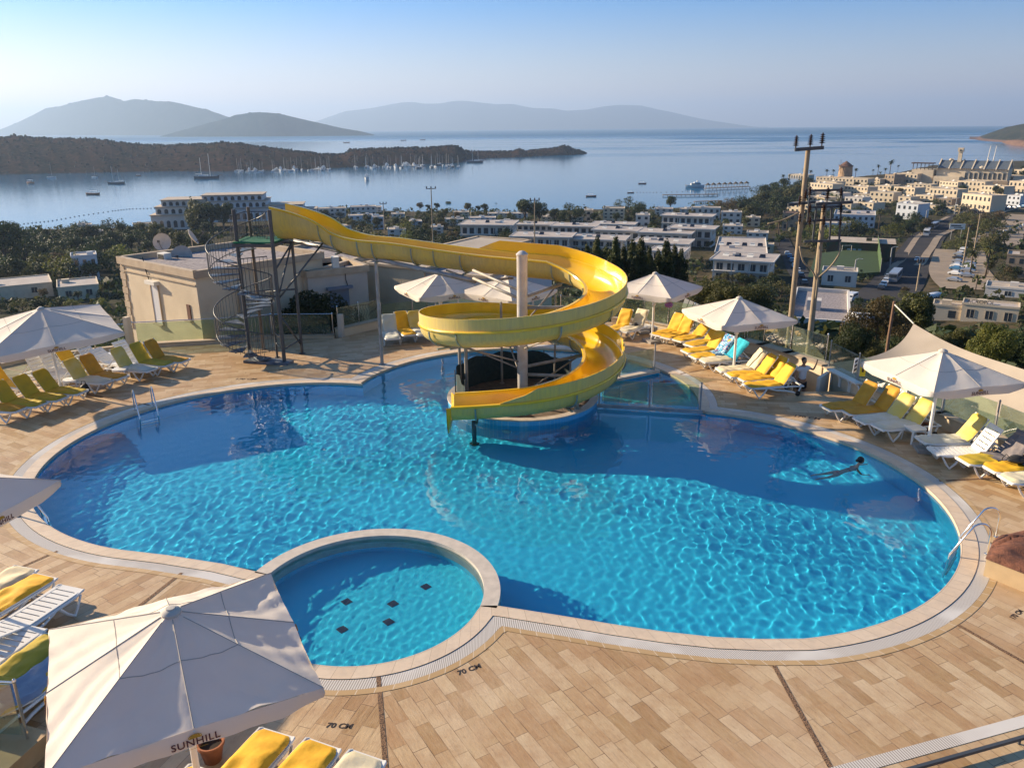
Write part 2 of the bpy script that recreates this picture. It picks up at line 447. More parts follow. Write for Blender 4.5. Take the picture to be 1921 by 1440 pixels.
# border stones
bst, bb = base('border_stone', 0.6)
uv = uvn(bst); b3 = N(bst, 'ShaderNodeTexBrick', offset=0.0)
b3.inputs['Scale'].default_value = 1; b3.inputs['Brick Width'].default_value = 0.30; b3.inputs['Row Height'].default_value = 4.0; b3.inputs['Mortar Size'].default_value = 0.008
b3.inputs['Color1'].default_value = (0.42, 0.27, 0.12, 1); b3.inputs['Color2'].default_value = (0.52, 0.36, 0.19, 1); b3.inputs['Mortar'].default_value = (0.62, 0.50, 0.36, 1)
L(bst, uv, b3.inputs['Vector']); L(bst, b3.outputs['Color'], bb.inputs['Base Color'])
# pebble seam
peb, pb = base('pebble_seam', 0.9)
vo = N(peb, 'ShaderNodeTexVoronoi', i_Scale=55.0); geo = N(peb, 'ShaderNodeNewGeometry').outputs['Position']; L(peb, geo, vo.inputs['Vector'])
L(peb, ramp(peb, vo.outputs['Distance'], [(0.0, (0.42, 0.26, 0.15)), (0.4, (0.22, 0.12, 0.06)), (0.7, (0.05, 0.03, 0.02))]), pb.inputs['Base Color'])
# pool tiles
def pool_tile(name, a, b_, mort):
    m, pbn = base(name, 0.35)
    tcn = N(m, 'ShaderNodeTexCoord').outputs['Object']
    v = N(m, 'ShaderNodeTexVoronoi', i_Scale=22.0, distance='CHEBYCHEV'); v.inputs['Randomness'].default_value = 0.0
    L(m, tcn, v.inputs['Vector'])
    g = ramp(m, v.outputs['Distance'], [(0.0, (0, 0, 0)), (0.40, (0, 0, 0)), (0.48, (1, 1, 1))])
    big = noise(m, tcn, 0.35, 4, 0.55, 0.3, 0.7)
    c = mix(m, a, b_, big)
    L(m, mix(m, c, mort, g), pbn.inputs['Base Color'])
    return m
ptile = pool_tile('pool_mosaic', (0.010, 0.56, 0.88), (0.008, 0.49, 0.83), (0.04, 0.60, 0.88))
ptile2 = pool_tile('pool_mosaic_pale', (0.05, 0.40, 0.66), (0.04, 0.36, 0.62), (0.25, 0.5, 0.66))
ktile = pool_tile('childrens_pool_mosaic', (0.04, 0.62, 0.84), (0.03, 0.56, 0.80), (0.06, 0.64, 0.84))
sand = mat('shallow_floor', (0.45, 0.50, 0.42), 0.8, noise=0.2, nscale=2)
# ---- basin (floor and walls)
def basin(name, poly, zf, m, ztop=-0.002):
    mb = MB(); n = len(poly)
    tri = tessellate_polygon([[Vector((p[0], p[1], 0)) for p in poly]])
    fs = []
    for t in tri:
        a, b, c = [Vector(poly[k]) for k in t]
        fs.append(t if (b - a).cross(c - a) > 0 else (t[0], t[2], t[1]))
    mb.add([(p[0], p[1], zf) for p in poly], fs)
    mb.add([(p[0], p[1], zf) for p in poly] + [(p[0], p[1], ztop) for p in poly], [(j, i, i + n, j + n) for i in range(n) for j in ((i + 1) % n,)])
    o = mb.build(name, m); struct(o); o.cycles.is_caustics_receiver = True
    return o
ZF = -1.25
basin('pool_floor', MAIN, ZF, ptile)
basin('childrens_pool_floor', KIN, -0.72, ktile)
# children's pool ring wall top
mb = MB(); io = arc(KC[0], KC[1], 2.56, 163, -13, 2); ii = arc(KC[0], KC[1], 2.24, 163, -13, 2); n = len(io)
mb.add([(*p, 0.012) for p in io] + [(*p, 0.012) for p in ii] + [(*p, -0.5) for p in io] + [(*p, -0.5) for p in ii],
       [(i, i + 1, n + i + 1, n + i) for i in range(n - 1)] + [(i, 2 * n + i, 2 * n + i + 1, i + 1) for i in range(n - 1)] + [(n + i, n + i + 1, 3 * n + i + 1, 3 * n + i) for i in range(n - 1)])
ringstone = mat('ring_coping', (0.60, 0.52, 0.43), 0.6, noise=0.2, nscale=5, detail=8)
ringw = struct(mb.build('pool_ring_wall', ringstone)); ringw.cycles.is_caustics_receiver = True
# floor drains in the children's pool
draintile = mat('drain_grille', (0.02, 0.03, 0.06), 0.5, col2=(0.06, 0.05, 0.07), nscale=30)
def PW(px, py, zf, zw=-0.06):   # point on a pool floor seen through the water
    d = ray(px, py).normalized(); t = (zw - H) / d.z; w = Vector((0, 0, H)) + d * t
    hz = Vector((d.x, d.y, 0)); s = hz.length / 1.33; c = math.sqrt(1 - s * s)
    return w + (hz.normalized() * (s / c)) * (zw - zf) + Vector((0, 0, zf - zw))
for k, (px, py, lab) in enumerate([(799, 1100, 'dark square floor drain of the round pool, nearest its far rim'), (650, 1128, 'dark square floor drain at the left end of the further pair'),
                                   (737, 1132, 'dark square floor drain at the right end of the further pair'), (729, 1166, 'dark square floor drain at the right end of the nearer pair'),
                                   (642, 1180, 'dark square floor drain nearest the umbrella corner')]):
    p = PW(px, py, -0.72); mb = MB(); mb.box((0, 0, 0.01), (0.17, 0.17, 0.02))
    for q in range(5): mb.box((0, -0.06 + q * 0.03, 0.024), (0.14, 0.008, 0.008))
    o = mb.build('floor_drain', draintile, loc=(p.x, p.y, -0.72), rz=R(45)); tag(o, lab, 'drain', "drains in the children's pool"); o.cycles.is_caustics_receiver = True
# ---- coping, grate, border
struct(band('pool_coping_kerb', -0.02, 0.30, 0.012, cop, skirt=-0.10)).cycles.is_caustics_receiver = True
struct(band('pool_grate_strip', 0.305, 0.56, 0.002, grt))
struct(band('pool_border_kerb', 0.565, 0.69, 0.006, bst))
# ---- deck
OUT_PX = [(2300, 1040), (1950, 885), (1860, 840), (1760, 797), (1700, 777), (1600, 737), (1586, 734), (1488, 734), (1482, 686), (1430, 668), (1400, 660), (1300, 630), (1207, 612), (1160, 604), (1000, 598), (860, 602), (740, 612), (712, 616), (631, 635), (512, 636), (412, 645), (250, 654), (180, 661), (60, 676), (0, 690), (-300, 745)]
OUT = [tuple(P(x, y)[:2]) for x, y in OUT_PX]
OUTER = OUT + [(-24, 12), (-20, 2.2), (17, 2.2)]
hole = [tuple(p) for p in ring(0.66)]
allp = OUTER + hole
tri = tessellate_polygon([[Vector((*p, 0)) for p in OUTER], [Vector((*p, 0)) for p in hole]])
fs = []
for t in tri:
    a, b, c = [Vector(allp[k]) for k in t]
    if abs((b - a).cross(c - a)) < 1e-7: continue
    fs.append(tuple(t) if (b - a).cross(c - a) > 0 else (t[0], t[2], t[1]))
SEAMS = [((-11.89, 24.57), (-15.6, 26.2)), ((-9.79, 15.14), (-11.8, 11.9)), ((-6.76, 14.22), (-8.3, 9.0)), ((-2.25, 11.0), (-1.2, 6.0)), ((4.33, 11.2), (4.55, 6.0)), ((7.92, 12.35), (11.0, 6.3)),
         tuple(tuple(P(x, y)[:2]) for x, y in ((1762, 902), (1921, 893))), tuple(tuple(P(x, y)[:2]) for x, y in ((1262, 704), (1372, 684)))]
import bmesh
me = bpy.data.meshes.new('pool_deck'); me.from_pydata([(*p, 0) for p in allp], [], fs)
bm_ = bmesh.new(); bm_.from_mesh(me)
for a, b in SEAMS:
    d = Vector((b[0] - a[0], b[1] - a[1], 0)).normalized()
    bmesh.ops.bisect_plane(bm_, geom=bm_.verts[:] + bm_.edges[:] + bm_.faces[:], plane_co=(a[0], a[1], 0), plane_no=(-d.y, d.x, 0))
sang = sorted([(math.degrees(math.atan2((a[1] + b[1]) / 2 - CC[1], (a[0] + b[0]) / 2 - CC[0])) % 360, a, b) for a, b in SEAMS])
TILE_ANG = {0: 12, 1: 150, 2: 57, 3: 70, 4: 121, 5: 113, 6: 118, 7: 172}
ul = bm_.loops.layers.uv.new('UVMap')
for f in bm_.faces:
    c = f.calc_center_median(); ph = math.degrees(math.atan2(c.y - CC[1], c.x - CC[0])) % 360
    sec = len(sang) - 1
    for i, (a0, a, b) in enumerate(sang):
        dlt = (ph - a0 + 180) % 360 - 180
        past = (((b[0] - a[0]) * (c.y - a[1]) - (b[1] - a[1]) * (c.x - a[0])) > 0) if abs(dlt) < 50 else (ph > a0)
        if past: sec = i
        elif i == 0 and ph < 50: pass
    base_a = sang[sec][0]
    ang = {0: 15, 1: 15}.get(sec, None)
    ta = 15
    if 100 < base_a < 200: ta = 150
    elif 200 <= base_a < 222: ta = 57
    elif 222 <= base_a < 250: ta = 72
    elif 250 <= base_a < 280: ta = 121
    elif 280 <= base_a < 305: ta = 113
    elif 305 <= base_a < 325: ta = 122
    elif base_a >= 325: ta = 172
    ca, sa = math.cos(R(ta)), math.sin(R(ta))
    for l in f.loops:
        x, y = l.vert.co.x, l.vert.co.y
        l[ul].uv = (x * ca + y * sa + sec * 3.3, -x * sa + y * ca + sec * 1.7)
bm_.to_mesh(me); bm_.free(); me.materials.append(trav)
deck = bpy.data.objects.new('pool_deck', me); C.objects.link(deck); struct(deck)
# deck body below the surface (retaining wall faces)
mb = MB(); n = len(OUTER)
mb.add([(*p, -0.003) for p in OUTER] + [(*p, -9.0) for p in OUTER], [(i, j, j + n, i + n)[::-1] for i in range(n) for j in ((i + 1) % n,)])
conc = mat('rendered_concrete', (0.42, 0.36, 0.27), 0.85, col2=(0.33, 0.27, 0.20), nscale=1.5, bump=0.4)
o = mb.build('terrace_wall', conc); tag(o, 'beige retaining wall carrying the pool terrace above the hillside', 'wall')
mb = MB()
for a, b in SEAMS:
    d = Vector((b[0] - a[0], b[1] - a[1])).normalized(); s = Vector((-d.y, d.x)) * 0.038
    mb.add([(a[0] - s.x, a[1] - s.y, 0.005), (a[0] + s.x, a[1] + s.y, 0.005), (b[0] + s.x, b[1] + s.y, 0.005), (b[0] - s.x, b[1] - s.y, 0.005)], [(0, 3, 2, 1)])
struct(mb.build('floor_expansion_strip', peb))
# straight drain grate and low dark bar on short posts at the near right corner
g0 = P(1600, 1440); g1 = P(1921, 1352); gd = (g1 - g0).normalized(); gs = Vector((-gd.y, gd.x, 0)) * 0.10
a = g0 - gd * 3; b = g1 + gd * 4
me = bpy.data.meshes.new('grate_strip'); me.from_pydata([a - gs + Vector((0, 0, .006)), b - gs + Vector((0, 0, .006)), b + gs + Vector((0, 0, .006)), a + gs + Vector((0, 0, .006))], [], [(0, 1, 2, 3)])
ul = me.uv_layers.new(name='UVMap'); ln = (b - a).length
for k, q in enumerate([(0, 0), (ln, 0), (ln, .2), (0, .2)]): ul.data[k].uv = q
me.materials.append(grt); o = bpy.data.objects.new('grate_strip', me); C.objects.link(o); struct(o)
stp = P(1850, 1412); mbx = MB(); sd = Vector((-gd.y, gd.x, 0))
mbx.bar(Vector((stp.x, stp.y, 0.10)) - gd * 1.6, Vector((stp.x, stp.y, 0.10)) + gd * 5, 0.05, 0.05)
for q in (-1.3, 0.6, 2.5): mbx.cyl(Vector((stp.x, stp.y, 0)) + gd * q, Vector((stp.x, stp.y, 0.1)) + gd * q, 0.02, 8)
o = mbx.build('dark_bar', M_['darksteel']); tag(o, 'low dark bar along the drain at the near right corner of the terrace', 'rail')
# raised platform at near left
pf = [tuple(P(x, y, 0.30)[:2]) for x, y in ((93, 1371), (8, 1447), (-260, 1640), (-420, 1400), (-160, 1330), (0, 1346))]
mb = MB(); mb.prism(pf, 0.0, 0.30)
plat = struct(mb.build('raised_floor_platform', mat('platform_stone', (0.50, 0.33, 0.16), 0.6, col2=(0.40, 0.25, 0.11), nscale=2.5, detail=8)))
# ---- water
WZ = -0.065
def water_sheet(name, test, x0, x1, y0, y1, step, seed, lam0, lam1, slope, m):
    xs = np.arange(x0, x1 + step, step); ys = np.arange(y0, y1 + step, step)
    X, Y = np.meshgrid(xs, ys); rg = np.random.default_rng(seed)
    Z = np.zeros_like(X); K = 56; inK = np.hypot(X - KC[0], Y - KC[1]) < 2.4
    for i in range(K):
        lam = math.exp(rg.uniform(math.log(lam0), math.log(lam1))); k = 2 * PI / lam
        a = rg.uniform(0, 2 * PI); ph = rg.uniform(0, 2 * PI)
        g = slope * math.sqrt(2 / K) / k * np.sin(k * (X * math.cos(a) + Y * math.sin(a)) + ph)
        Z += np.where(inK, 0, g)
        if inK.any():
            k2 = k * 1.9
            Z += np.where(inK, slope * 1.2 * math.sqrt(2 / K) / k2 * np.sin(k2 * (X * math.cos(a) + Y * math.sin(a)) + ph), 0)
    amp = 0.8 + 0.45 * np.sin(X * 0.5 + 1.3 * np.sin(Y * 0.31)) * np.sin(Y * 0.43 + 0.7)
    Z = WZ + Z * amp
    ok = test(X, Y)
    cell = ok[:-1, :-1] & ok[1:, :-1] & ok[:-1, 1:] & ok[1:, 1:]
    idx = -np.ones(X.shape, int)
    used = np.zeros(X.shape, bool)
    used[:-1, :-1] |= cell; used[1:, :-1] |= cell; used[:-1, 1:] |= cell; used[1:, 1:] |= cell
    idx[used] = np.arange(used.sum())
    co = np.stack([X[used], Y[used], Z[used]], 1).astype(np.float32)
    q = np.stack([idx[:-1, :-1][cell], idx[:-1, 1:][cell], idx[1:, 1:][cell], idx[1:, :-1][cell]], 1).astype(np.int32)
    me = bpy.data.meshes.new(name)
    me.vertices.add(len(co)); me.vertices.foreach_set('co', co.ravel())
    me.loops.add(q.size); me.loops.foreach_set('vertex_index', q.ravel())
    me.polygons.add(len(q)); me.polygons.foreach_set('loop_start', np.arange(0, q.size, 4, dtype=np.int32))
    me.polygons.foreach_set('use_smooth', np.ones(len(q), bool))
    me.update(); me.validate(); me.materials.append(m)
    o = bpy.data.objects.new(name, me); C.objects.link(o); struct(o); o.cycles.is_caustics_caster = True
    return o
pwm, pwb = base('pool_water', 0.0)
pwb.inputs['Base Color'].default_value = (0.80, 0.97, 1.0, 1)
pwb.inputs['Transmission Weight'].default_value = 1.0; pwb.inputs['IOR'].default_value = 1.33
SH = Vector((-sun_dir.x, -sun_dir.y)).normalized()
def t_main(X, Y):
    # the sheet runs on under the deck towards the sun, so that refracted sunlight is found near the walls too
    r_ = np.zeros(X.shape, bool)
    for k in range(0, 10):
        r_ |= pts_in_poly(X + SH.x * k * 0.5, Y + SH.y * k * 0.5, MAIN) | pts_in_poly(X + SH.x * k * 0.5, Y + SH.y * k * 0.5, KIN)
    return r_ | (dist_poly(X, Y, MAIN) < 0.1)
water_sheet('pool_water', t_main, -18.0, 10.6, 10.9, 33.4, 0.04, 5, 0.16, 0.60, 0.022, pwm)
# ---- island under the slide
mb = MB()
isl = arc(ISL[0], ISL[1], ISL[2], 0, 357)
n = len(isl)
mb.lathe([(ISL[2], ZF), (ISL[2], 0.10), (ISL[2] - 0.02, 0.12), (ISL[2] - 0.22, 0.12), (ISL[2] - 0.24, 0.10), (ISL[2] - 0.24, -0.02), (0.001, -0.02)], (ISL[0], ISL[1], 0), 72, caps=False)
isl_o = empty('slide_island', (0, 0, 0)); tag(isl_o, 'round blue tiled island in the pool under the yellow slide', 'island')
w = mb.build('wall', ptile2, isl_o); w.cycles.is_caustics_receiver = True
mb = MB(); mb.lathe([(ISL[2] - 0.23, 0.123), (ISL[2] + 0.02, 0.123), (ISL[2] + 0.025, 0.09), (ISL[2] + 0.001, 0.075)], (ISL[0], ISL[1], 0), 72, caps=False)
mb.build('coping', cop if False else ringstone, isl_o)
mb = MB(); mb.lathe([(0.001, -0.01), (ISL[2] - 0.26, -0.01), (ISL[2] - 0.26, 0.08)], (ISL[0], ISL[1], 0), 48, caps=False)
mb.build('inner_floor', mat('dark_stone_floor', (0.10, 0.075, 0.055), 0.9, col2=(0.20, 0.14, 0.09), nscale=6, bump=0.8), isl_o)
for k, (px, py) in enumerate(((951, 814), (1070, 803))):
    p = PY(px, py, ISL[1] - 2.40); mb = MB()
    a = math.atan2(p.y - ISL[1], p.x - ISL[0]); 
    q = Vector((ISL[0] + (ISL[2] + 0.005) * math.cos(a), ISL[1] + (ISL[2] + 0.005) * math.sin(a), -0.55)); d = Vector((math.cos(a), math.sin(a), 0))
    mb.tube([q + (Vector((-d.y, d.x, 0)) * math.cos(t * PI / 8) + Vector((0, 0, 1)) * math.sin(t * PI / 8)) * 0.13 for t in range(16)], 0.02, 6, closed=True)
    mb.cyl(q, q + d * 0.03, 0.10, 16)
    mb.build('pool_light', mat('pool_light_white', (0.6, 0.65, 0.65), 0.4), isl_o)
# ================================================================ WATER SLIDE
ygel, yb = base('slide_yellow_gelcoat', 0.22)
tcn = N(ygel, 'ShaderNodeTexCoord').outputs['Object']
L(ygel, mix(ygel, (0.84, 0.53, 0.016), (0.74, 0.42, 0.012), noise(ygel, tcn, 1.3, 5, 0.6, 0.4, 0.75)), yb.inputs['Base Color'])
yb.inputs['Coat Weight'].default_value = 0.4
yfad, fb = base('slide_faded_yellow_outside', 0.55)
tcn = N(yfad, 'ShaderNodeTexCoord').outputs['Object']
mp = N(yfad, 'ShaderNodeMapping'); mp.inputs['Scale'].default_value = (3, 3, 0.25); L(yfad, tcn, mp.inputs[0])
a_ = mix(yfad, (0.68, 0.49, 0.09), (0.58, 0.46, 0.18), noise(yfad, tcn, 0.8, 4, 0.6, 0.35, 0.7))
a_ = mix(yfad, a_, (0.36, 0.27, 0.13), N(yfad, 'ShaderNodeMath', operation='MULTIPLY', i_1=0.5).outputs[0])
dn = noise(yfad, mp.outputs[0], 4, 7, 0.7, 0.44, 0.75); dm = N(yfad, 'ShaderNodeMath', operation='MULTIPLY', i_1=0.55); L(yfad, dn, dm.inputs[0]); L(yfad, dm.outputs[0], a_.node.inputs[0])
L(yfad, a_, fb.inputs['Base Color'])
def cat_rom(pts, n):
    out = []
    P_ = [Vector(p) for p in pts]; P_ = [P_[0] * 2 - P_[1]] + P_ + [P_[-1] * 2 - P_[-2]]
    for i in range(1, len(P_) - 2):
        for k in range(n):
            t = k / n; a, b, c, d = P_[i - 1:i + 3]
            out.append(0.5 * ((2 * b) + (c - a) * t + (2 * a - 5 * b + 4 * c - d) * t * t + (3 * b - a - 3 * c + d) * t ** 3))
    out.append(P_[-2]); return out
icx, icy = ISL[0], ISL[1]
RCL = 2.66
# straight run (bottom centre of the flume) then the spiral
straight = [(-8.75, 30.45, 4.62), (-7.9, 30.25, 4.62), (-7.0, 30.0, 4.52), (-6.2, 29.75, 4.20), (-5.4, 29.48, 4.03), (-4.2, 29.2, 3.95), (-2.6, 28.85, 3.76), (-1.1, 28.40, 3.63), (0.3, 27.85, 3.57)]
sp_n = 75
PH0, PH1 = 66.0, -90.0 - 360.0
spiral = []
for i in range(sp_n + 1):
    ph = PH0 + (PH1 - PH0) * i / sp_n
    # heights: 3.80 at the back, 3.12 passing the front, 1.10 at the exit
    z = 3.53 - (PH0 - ph) / 156.0 * 0.93 if ph > -90 else 2.60 - (-90 - ph) / 360.0 * 2.17
    spiral.append((icx + RCL * math.cos(R(ph)), icy + RCL * math.sin(R(ph)), z))
exit_pts = [(icx - 0.7, icy - RCL, 0.37), (icx - 1.4, icy - RCL + 0.02, 0.32), (icx - 2.12, icy - RCL + 0.04, 0.28)]
sA = cat_rom(straight, 6)
path = sA + [Vector(p) for p in spiral] + [Vector(p) for p in exit_pts]
nA = len(sA)
def frame(i):
    a = path[max(i - 1, 0)]; b = path[min(i + 1, len(path) - 1)]
    t = (b - a).normalized(); s = Vector((-t.y, t.x, 0)).normalized()   # s: left of travel
    return path[i], t, s, s.cross(t) * -1 if s.cross(t).z < 0 else s.cross(t)
def prof(rim=0.42, hw=0.60, up_l=0.0, off=0.0, n=10):
    pts = []
    for k in range(n + 1):
        a = PI * k / n
        pts.append((-math.cos(a) * (hw + off), rim - math.sin(a) ** 0.8 * (rim + off)))
    return pts
def sweep(mb, i0, i1, section, flip=False):
    st0 = len(mb.v); rows = []
    for i in range(i0, i1 + 1):
        p, t, s, u = frame(i)
        sec = section(i)
        rows.append([p + s * x + Vector((0, 0, 1)) * z for x, z in sec])
    m = len(rows[0]); vs = [q for r_ in rows for q in r_]; fs = []
    for i in range(len(rows) - 1):
        for k in range(m - 1):
            f = (i * m + k, (i + 1) * m + k, (i + 1) * m + k + 1, i * m + k + 1)
            fs.append(f if not flip else f[::-1])
    mb.add(vs, fs)
slide = empty('water_slide', (0, 0, 0))
tag(slide, 'big yellow open spiral water slide curling round a grey column into the pool', 'water slide')
i_sp0 = nA - 8          # where the high outer board of the bend begins
iEND = len(path) - 1
def rimh(i):
    # taller side walls at the start tub, lower later
    x = path[i].x
    if i < nA:
        t = min(1, max(0, (x + 8.75) / 2.3)); return 1.18 * (1 - t) + 0.66 * t if t < 1 else 0.66
    j = min(1, (i - nA) / 6); return 0.66 * (1 - j) + 0.52 * j
def sec_in(i): return [(x, z + 0.03) for x, z in prof(rimh(i), 0.58)]
def sec_out(i): return [(x, z) for x, z in prof(rimh(i), 0.61, off=0.03)]
def flume_part(name, i0, i1):
    mb = MB(); mb.mi = 0; sweep(mb, i0, i1, sec_out); mb.mi = 1; sweep(mb, i0, i1, sec_in, True)
    mb.mi = 1
    for sgn in (-1, 1):
        def rimsec(i, sgn=sgn):
            h = rimh(i); w = 0.085 if i >= nA or sgn > 0 else 0.06
            q = [(0.575, h + 0.03), (0.60, h + 0.055), (0.60 + w, h + 0.05), (0.60 + w + 0.015, h + 0.02), (0.60 + w, h - 0.02), (0.63, h - 0.025)]
            return [(sgn * x, z) for x, z in q]
        sweep(mb, i0, i1, rimsec, sgn > 0)
    if i0 == 0:
        pass
    return mb.build(name, [yfad, ygel], slide, smooth=True, angle=R(35))
segs = [0, 13, 24, 36, nA + 4, nA + 15, nA + 28, nA + 41, nA + 54, nA + 66, iEND]
for a, b in zip(segs[:-1], segs[1:]): flume_part('flume_section', a, b)
# flange rings between sections
for sI in segs[1:-1]:
    mb = MB()
    for w_ in (0.0,):
        p, t, s, u = frame(sI)
        sec = prof(rimh(sI), 0.61, off=0.055, n=14); sec2 = prof(rimh(sI), 0.56, off=0.0, n=14)
        A_ = [p - t * 0.022 + s * x + Vector((0, 0, z)) for x, z in sec]; B_ = [p + t * 0.022 + s * x + Vector((0, 0, z)) for x, z in sec]
        m = len(sec); fs = [(k, k + 1, m + k + 1, m + k) for k in range(m - 1)]
        mb.add(A_ + B_, fs)
        A2 = [p - t * 0.022 + s * x * 0.97 + Vector((0, 0, z + 0.01)) for x, z in prof(rimh(sI), 0.61, off=0.01, n=14)]
        B2 = [q + t * 0.044 for q in A2]
        mb.add(A_ + A2, [(k, m + k, m + k + 1, k + 1) for k in range(m - 1)]); mb.add(B_ + B2, [(k, k + 1, m + k + 1, m + k) for k in range(m - 1)])
    mb.build('flange', mat('flange_resin', (0.36, 0.30, 0.14), 0.6, col2=(0.20, 0.30, 0.26), nscale=5) if sI == segs[1] else bpy.data.materials['flange_resin'], slide)
# high outer board of the bends (travelling clockwise, the outside is on the left, +s)
def board(i0, i1, h, cut0, cut1, name='side_board'):
    mb = MB()
    def hh(i):
        if i == i0: return h * 0.12
        if i == i1: return h * 0.12
        return h
    rows = []
    for i in range(i0, i1 + 1):
        p, t, s, u = frame(i); b0 = rimh(i) + 0.05
        pp = p.copy()
        if i == i0: k = cut0
        rows.append([p + s * 0.605 + Vector((0, 0, b0)), p + s * (0.625) + Vector((0, 0, b0 + hh(i))), p + s * 0.655 + Vector((0, 0, b0 + hh(i))), p + s * 0.645 + Vector((0, 0, b0))])
    m = 4; fs = []; ms = []
    for i in range(len(rows) - 1):
        for k in range(3):
            fs.append((i * m + k, i * m + k + 1, (i + 1) * m + k + 1, (i + 1) * m + k)); ms.append(1 if k < 2 else 0)
    fs.append((0, 3, 2, 1)); ms.append(1); e = (len(rows) - 1) * m; fs.append((e, e + 1, e + 2, e + 3)); ms.append(1)
    o = len(mb.f); mb.add([q for r_ in rows for q in r_], fs); mb.m[o:] = ms
    return mb.build(name, [yfad, ygel], slide, smooth=True, angle=R(40))
bseg = [i_sp0, nA + 10, nA + 22, nA + 34, nA + 46, nA + 60, nA + 76]
yside, ysb = base('side_board_outside', 0.45)
for q, (a, b) in enumerate(zip(bseg[:-1], bseg[1:])):
    mb = MB(); rows = []
    for i in range(a, b + 1):
        p, t, s, u = frame(i); b0 = rimh(i) + 0.05; h = 0.36
        if q == 0 and i < a + 3: h = 0.36 * (i - a) / 3 + 0.02
        if q == len(bseg) - 2 and i > b - 2: h = 0.36 * (b - i) / 2 + 0.02
        rows.append([p + s * 0.605 + Vector((0, 0, b0)), p + s * 0.625 + Vector((0, 0, b0 + h)), p + s * 0.655 + Vector((0, 0, b0 + h)), p + s * 0.645 + Vector((0, 0, b0))])
    fs = []; ms = []
    for i in range(len(rows) - 1):
        for k in range(3):
            fs.append((i * 4 + k, (i + 1) * 4 + k, (i + 1) * 4 + k + 1, i * 4 + k + 1)); ms.append(0 if k == 2 else 1)
    e = (len(rows) - 1) * 4; fs += [(0, 1, 2, 3), (e, e + 3, e + 2, e + 1)]; ms += [1, 1]
    mb.add([v for r_ in rows for v in r_], fs); mb.m = ms
    mb.build('side_board', [yfad, ygel], slide, smooth=True, angle=R(40))
# flared end lip of the exit
p, t, s, u = frame(iEND)
mb = MB()
prf = prof(rimh(iEND), 0.60, off=0.0, n=12)
A_ = [p + s * x + Vector((0, 0, z)) for x, z in prf]
B_ = [p + t * 0.10 + s * x * 1.22 + Vector((0, 0, (z - 0.52) * 2.1 + 0.56)) for x, z in prf]
m = len(prf); mb.add(A_ + B_, [(k, k + 1, m + k + 1, m + k) for k in range(m - 1)])
mb.add([q + t * 0.02 for q in A_] + [q + t * 0.025 for q in B_], [(k, m + k, m + k + 1, k + 1) for k in range(m - 1)])
mb.build('end_skirt', ygel, slide)
# dark brackets clasping the flume
def bracket(i, name='bracket', foot=None, mt=None):
    p, t, s, u = frame(i); mb = MB()
    h = rimh(i)
    pts = [p + s * x + Vector((0, 0, z)) for x, z in prof(h - 0.04, 0.66, off=0.05, n=14)]
    side = 1
    if foot is None:
        pts = pts[7:] if side > 0 else pts[:8]
    mb.tube(pts, 0.028, 6)
    mb.bar(p - s * 0.45 + Vector((0, 0, -0.10)), p + s * 0.45 + Vector((0, 0, -0.10)), 0.07, 0.05)
    return mb.build(name, mt or M_['galv'], slide)
blue_galv = mat('bluish_galvanised', (0.20, 0.30, 0.30), 0.5, metal=0.3, col2=(0.28, 0.28, 0.22), nscale=4)
for i in (17, 27, 33, 40, nA + 1, nA + 9, nA + 20, nA + 31, nA + 37, nA + 47, nA + 57, nA + 63, nA + 71, iEND - 1): bracket(i, foot=1, mt=blue_galv)
# central column
mb = MB(); mb.lathe([(0.17, -0.01), (0.17, 4.72), (0.19, 4.73), (0.19, 4.77), (0.10, 4.85), (0.001, 4.88)], (icx, icy, 0), 28)
mb.lathe([(0.32, -0.01), (0.32, 0.03), (0.20, 0.035)], (icx, icy, 0), 24)
for k in range(6):
    a = k * PI / 3; mb.bar((icx + 0.17 * math.cos(a), icy + 0.17 * math.sin(a), 0.14), (icx + 0.30 * math.cos(a), icy + 0.30 * math.sin(a), 0.04), 0.015, 0.2)
mb.build('central_column', mat('column_paint', (0.56, 0.54, 0.50), 0.5, col2=(0.42, 0.38, 0.33), nscale=3), slide, smooth=True, angle=R(40))
# radial arms from the column to the flume
def arm(i, z_off=-0.14, strut=True):
    p, t, s, u = frame(i); z = p.z + z_off
    d = Vector((p.x - icx, p.y - icy, 0)); dn_ = d.normalized()
    mb = MB(); mb.tube([(icx, icy, z + 0.02), (p.x, p.y, z)], 0.055, 10)
    mb.build('support_arm', M_['palesteel'], slide, smooth=True)
    if strut:
        mb = MB(); mb.tube([(icx, icy, z - 0.9), (icx + d.x * 0.85, icy + d.y * 0.85, z - 0.03)], 0.028, 8); mb.build('strut', M_['palesteel'], slide, smooth=True)
for i in (nA + 1, nA + 9, nA + 20, nA + 31, nA + 37, nA + 47, nA + 57, nA + 63): arm(i)
# twin tubes coming from the long beam
for dz in (0.0, 0.28):
    mb = MB(); mb.tube([PY(888, 522, 27.3) + Vector((0, 0, dz)), Vector((icx, icy, 3.30 + dz))], 0.05, 8); mb.build('support_arm', M_['palesteel'], slide, smooth=True)
bm0 = PY(552, 452, 30.9); bm1 = PY(892, 527, 27.3)
mb = MB(); mb.tube([bm0, bm1], 0.085, 12); mb.build('long_beam', M_['galv'], slide, smooth=True)
mb = MB(); mb.tube([bm1 + Vector((0, 0, 0.0)), path[nA - 2] + Vector((0, 0, -0.12))], 0.045, 8); mb.tube([bm1, path[nA - 12] + Vector((0, 0, -0.12))], 0.04, 8); mb.build('strut', M_['galv'], slide, smooth=True)
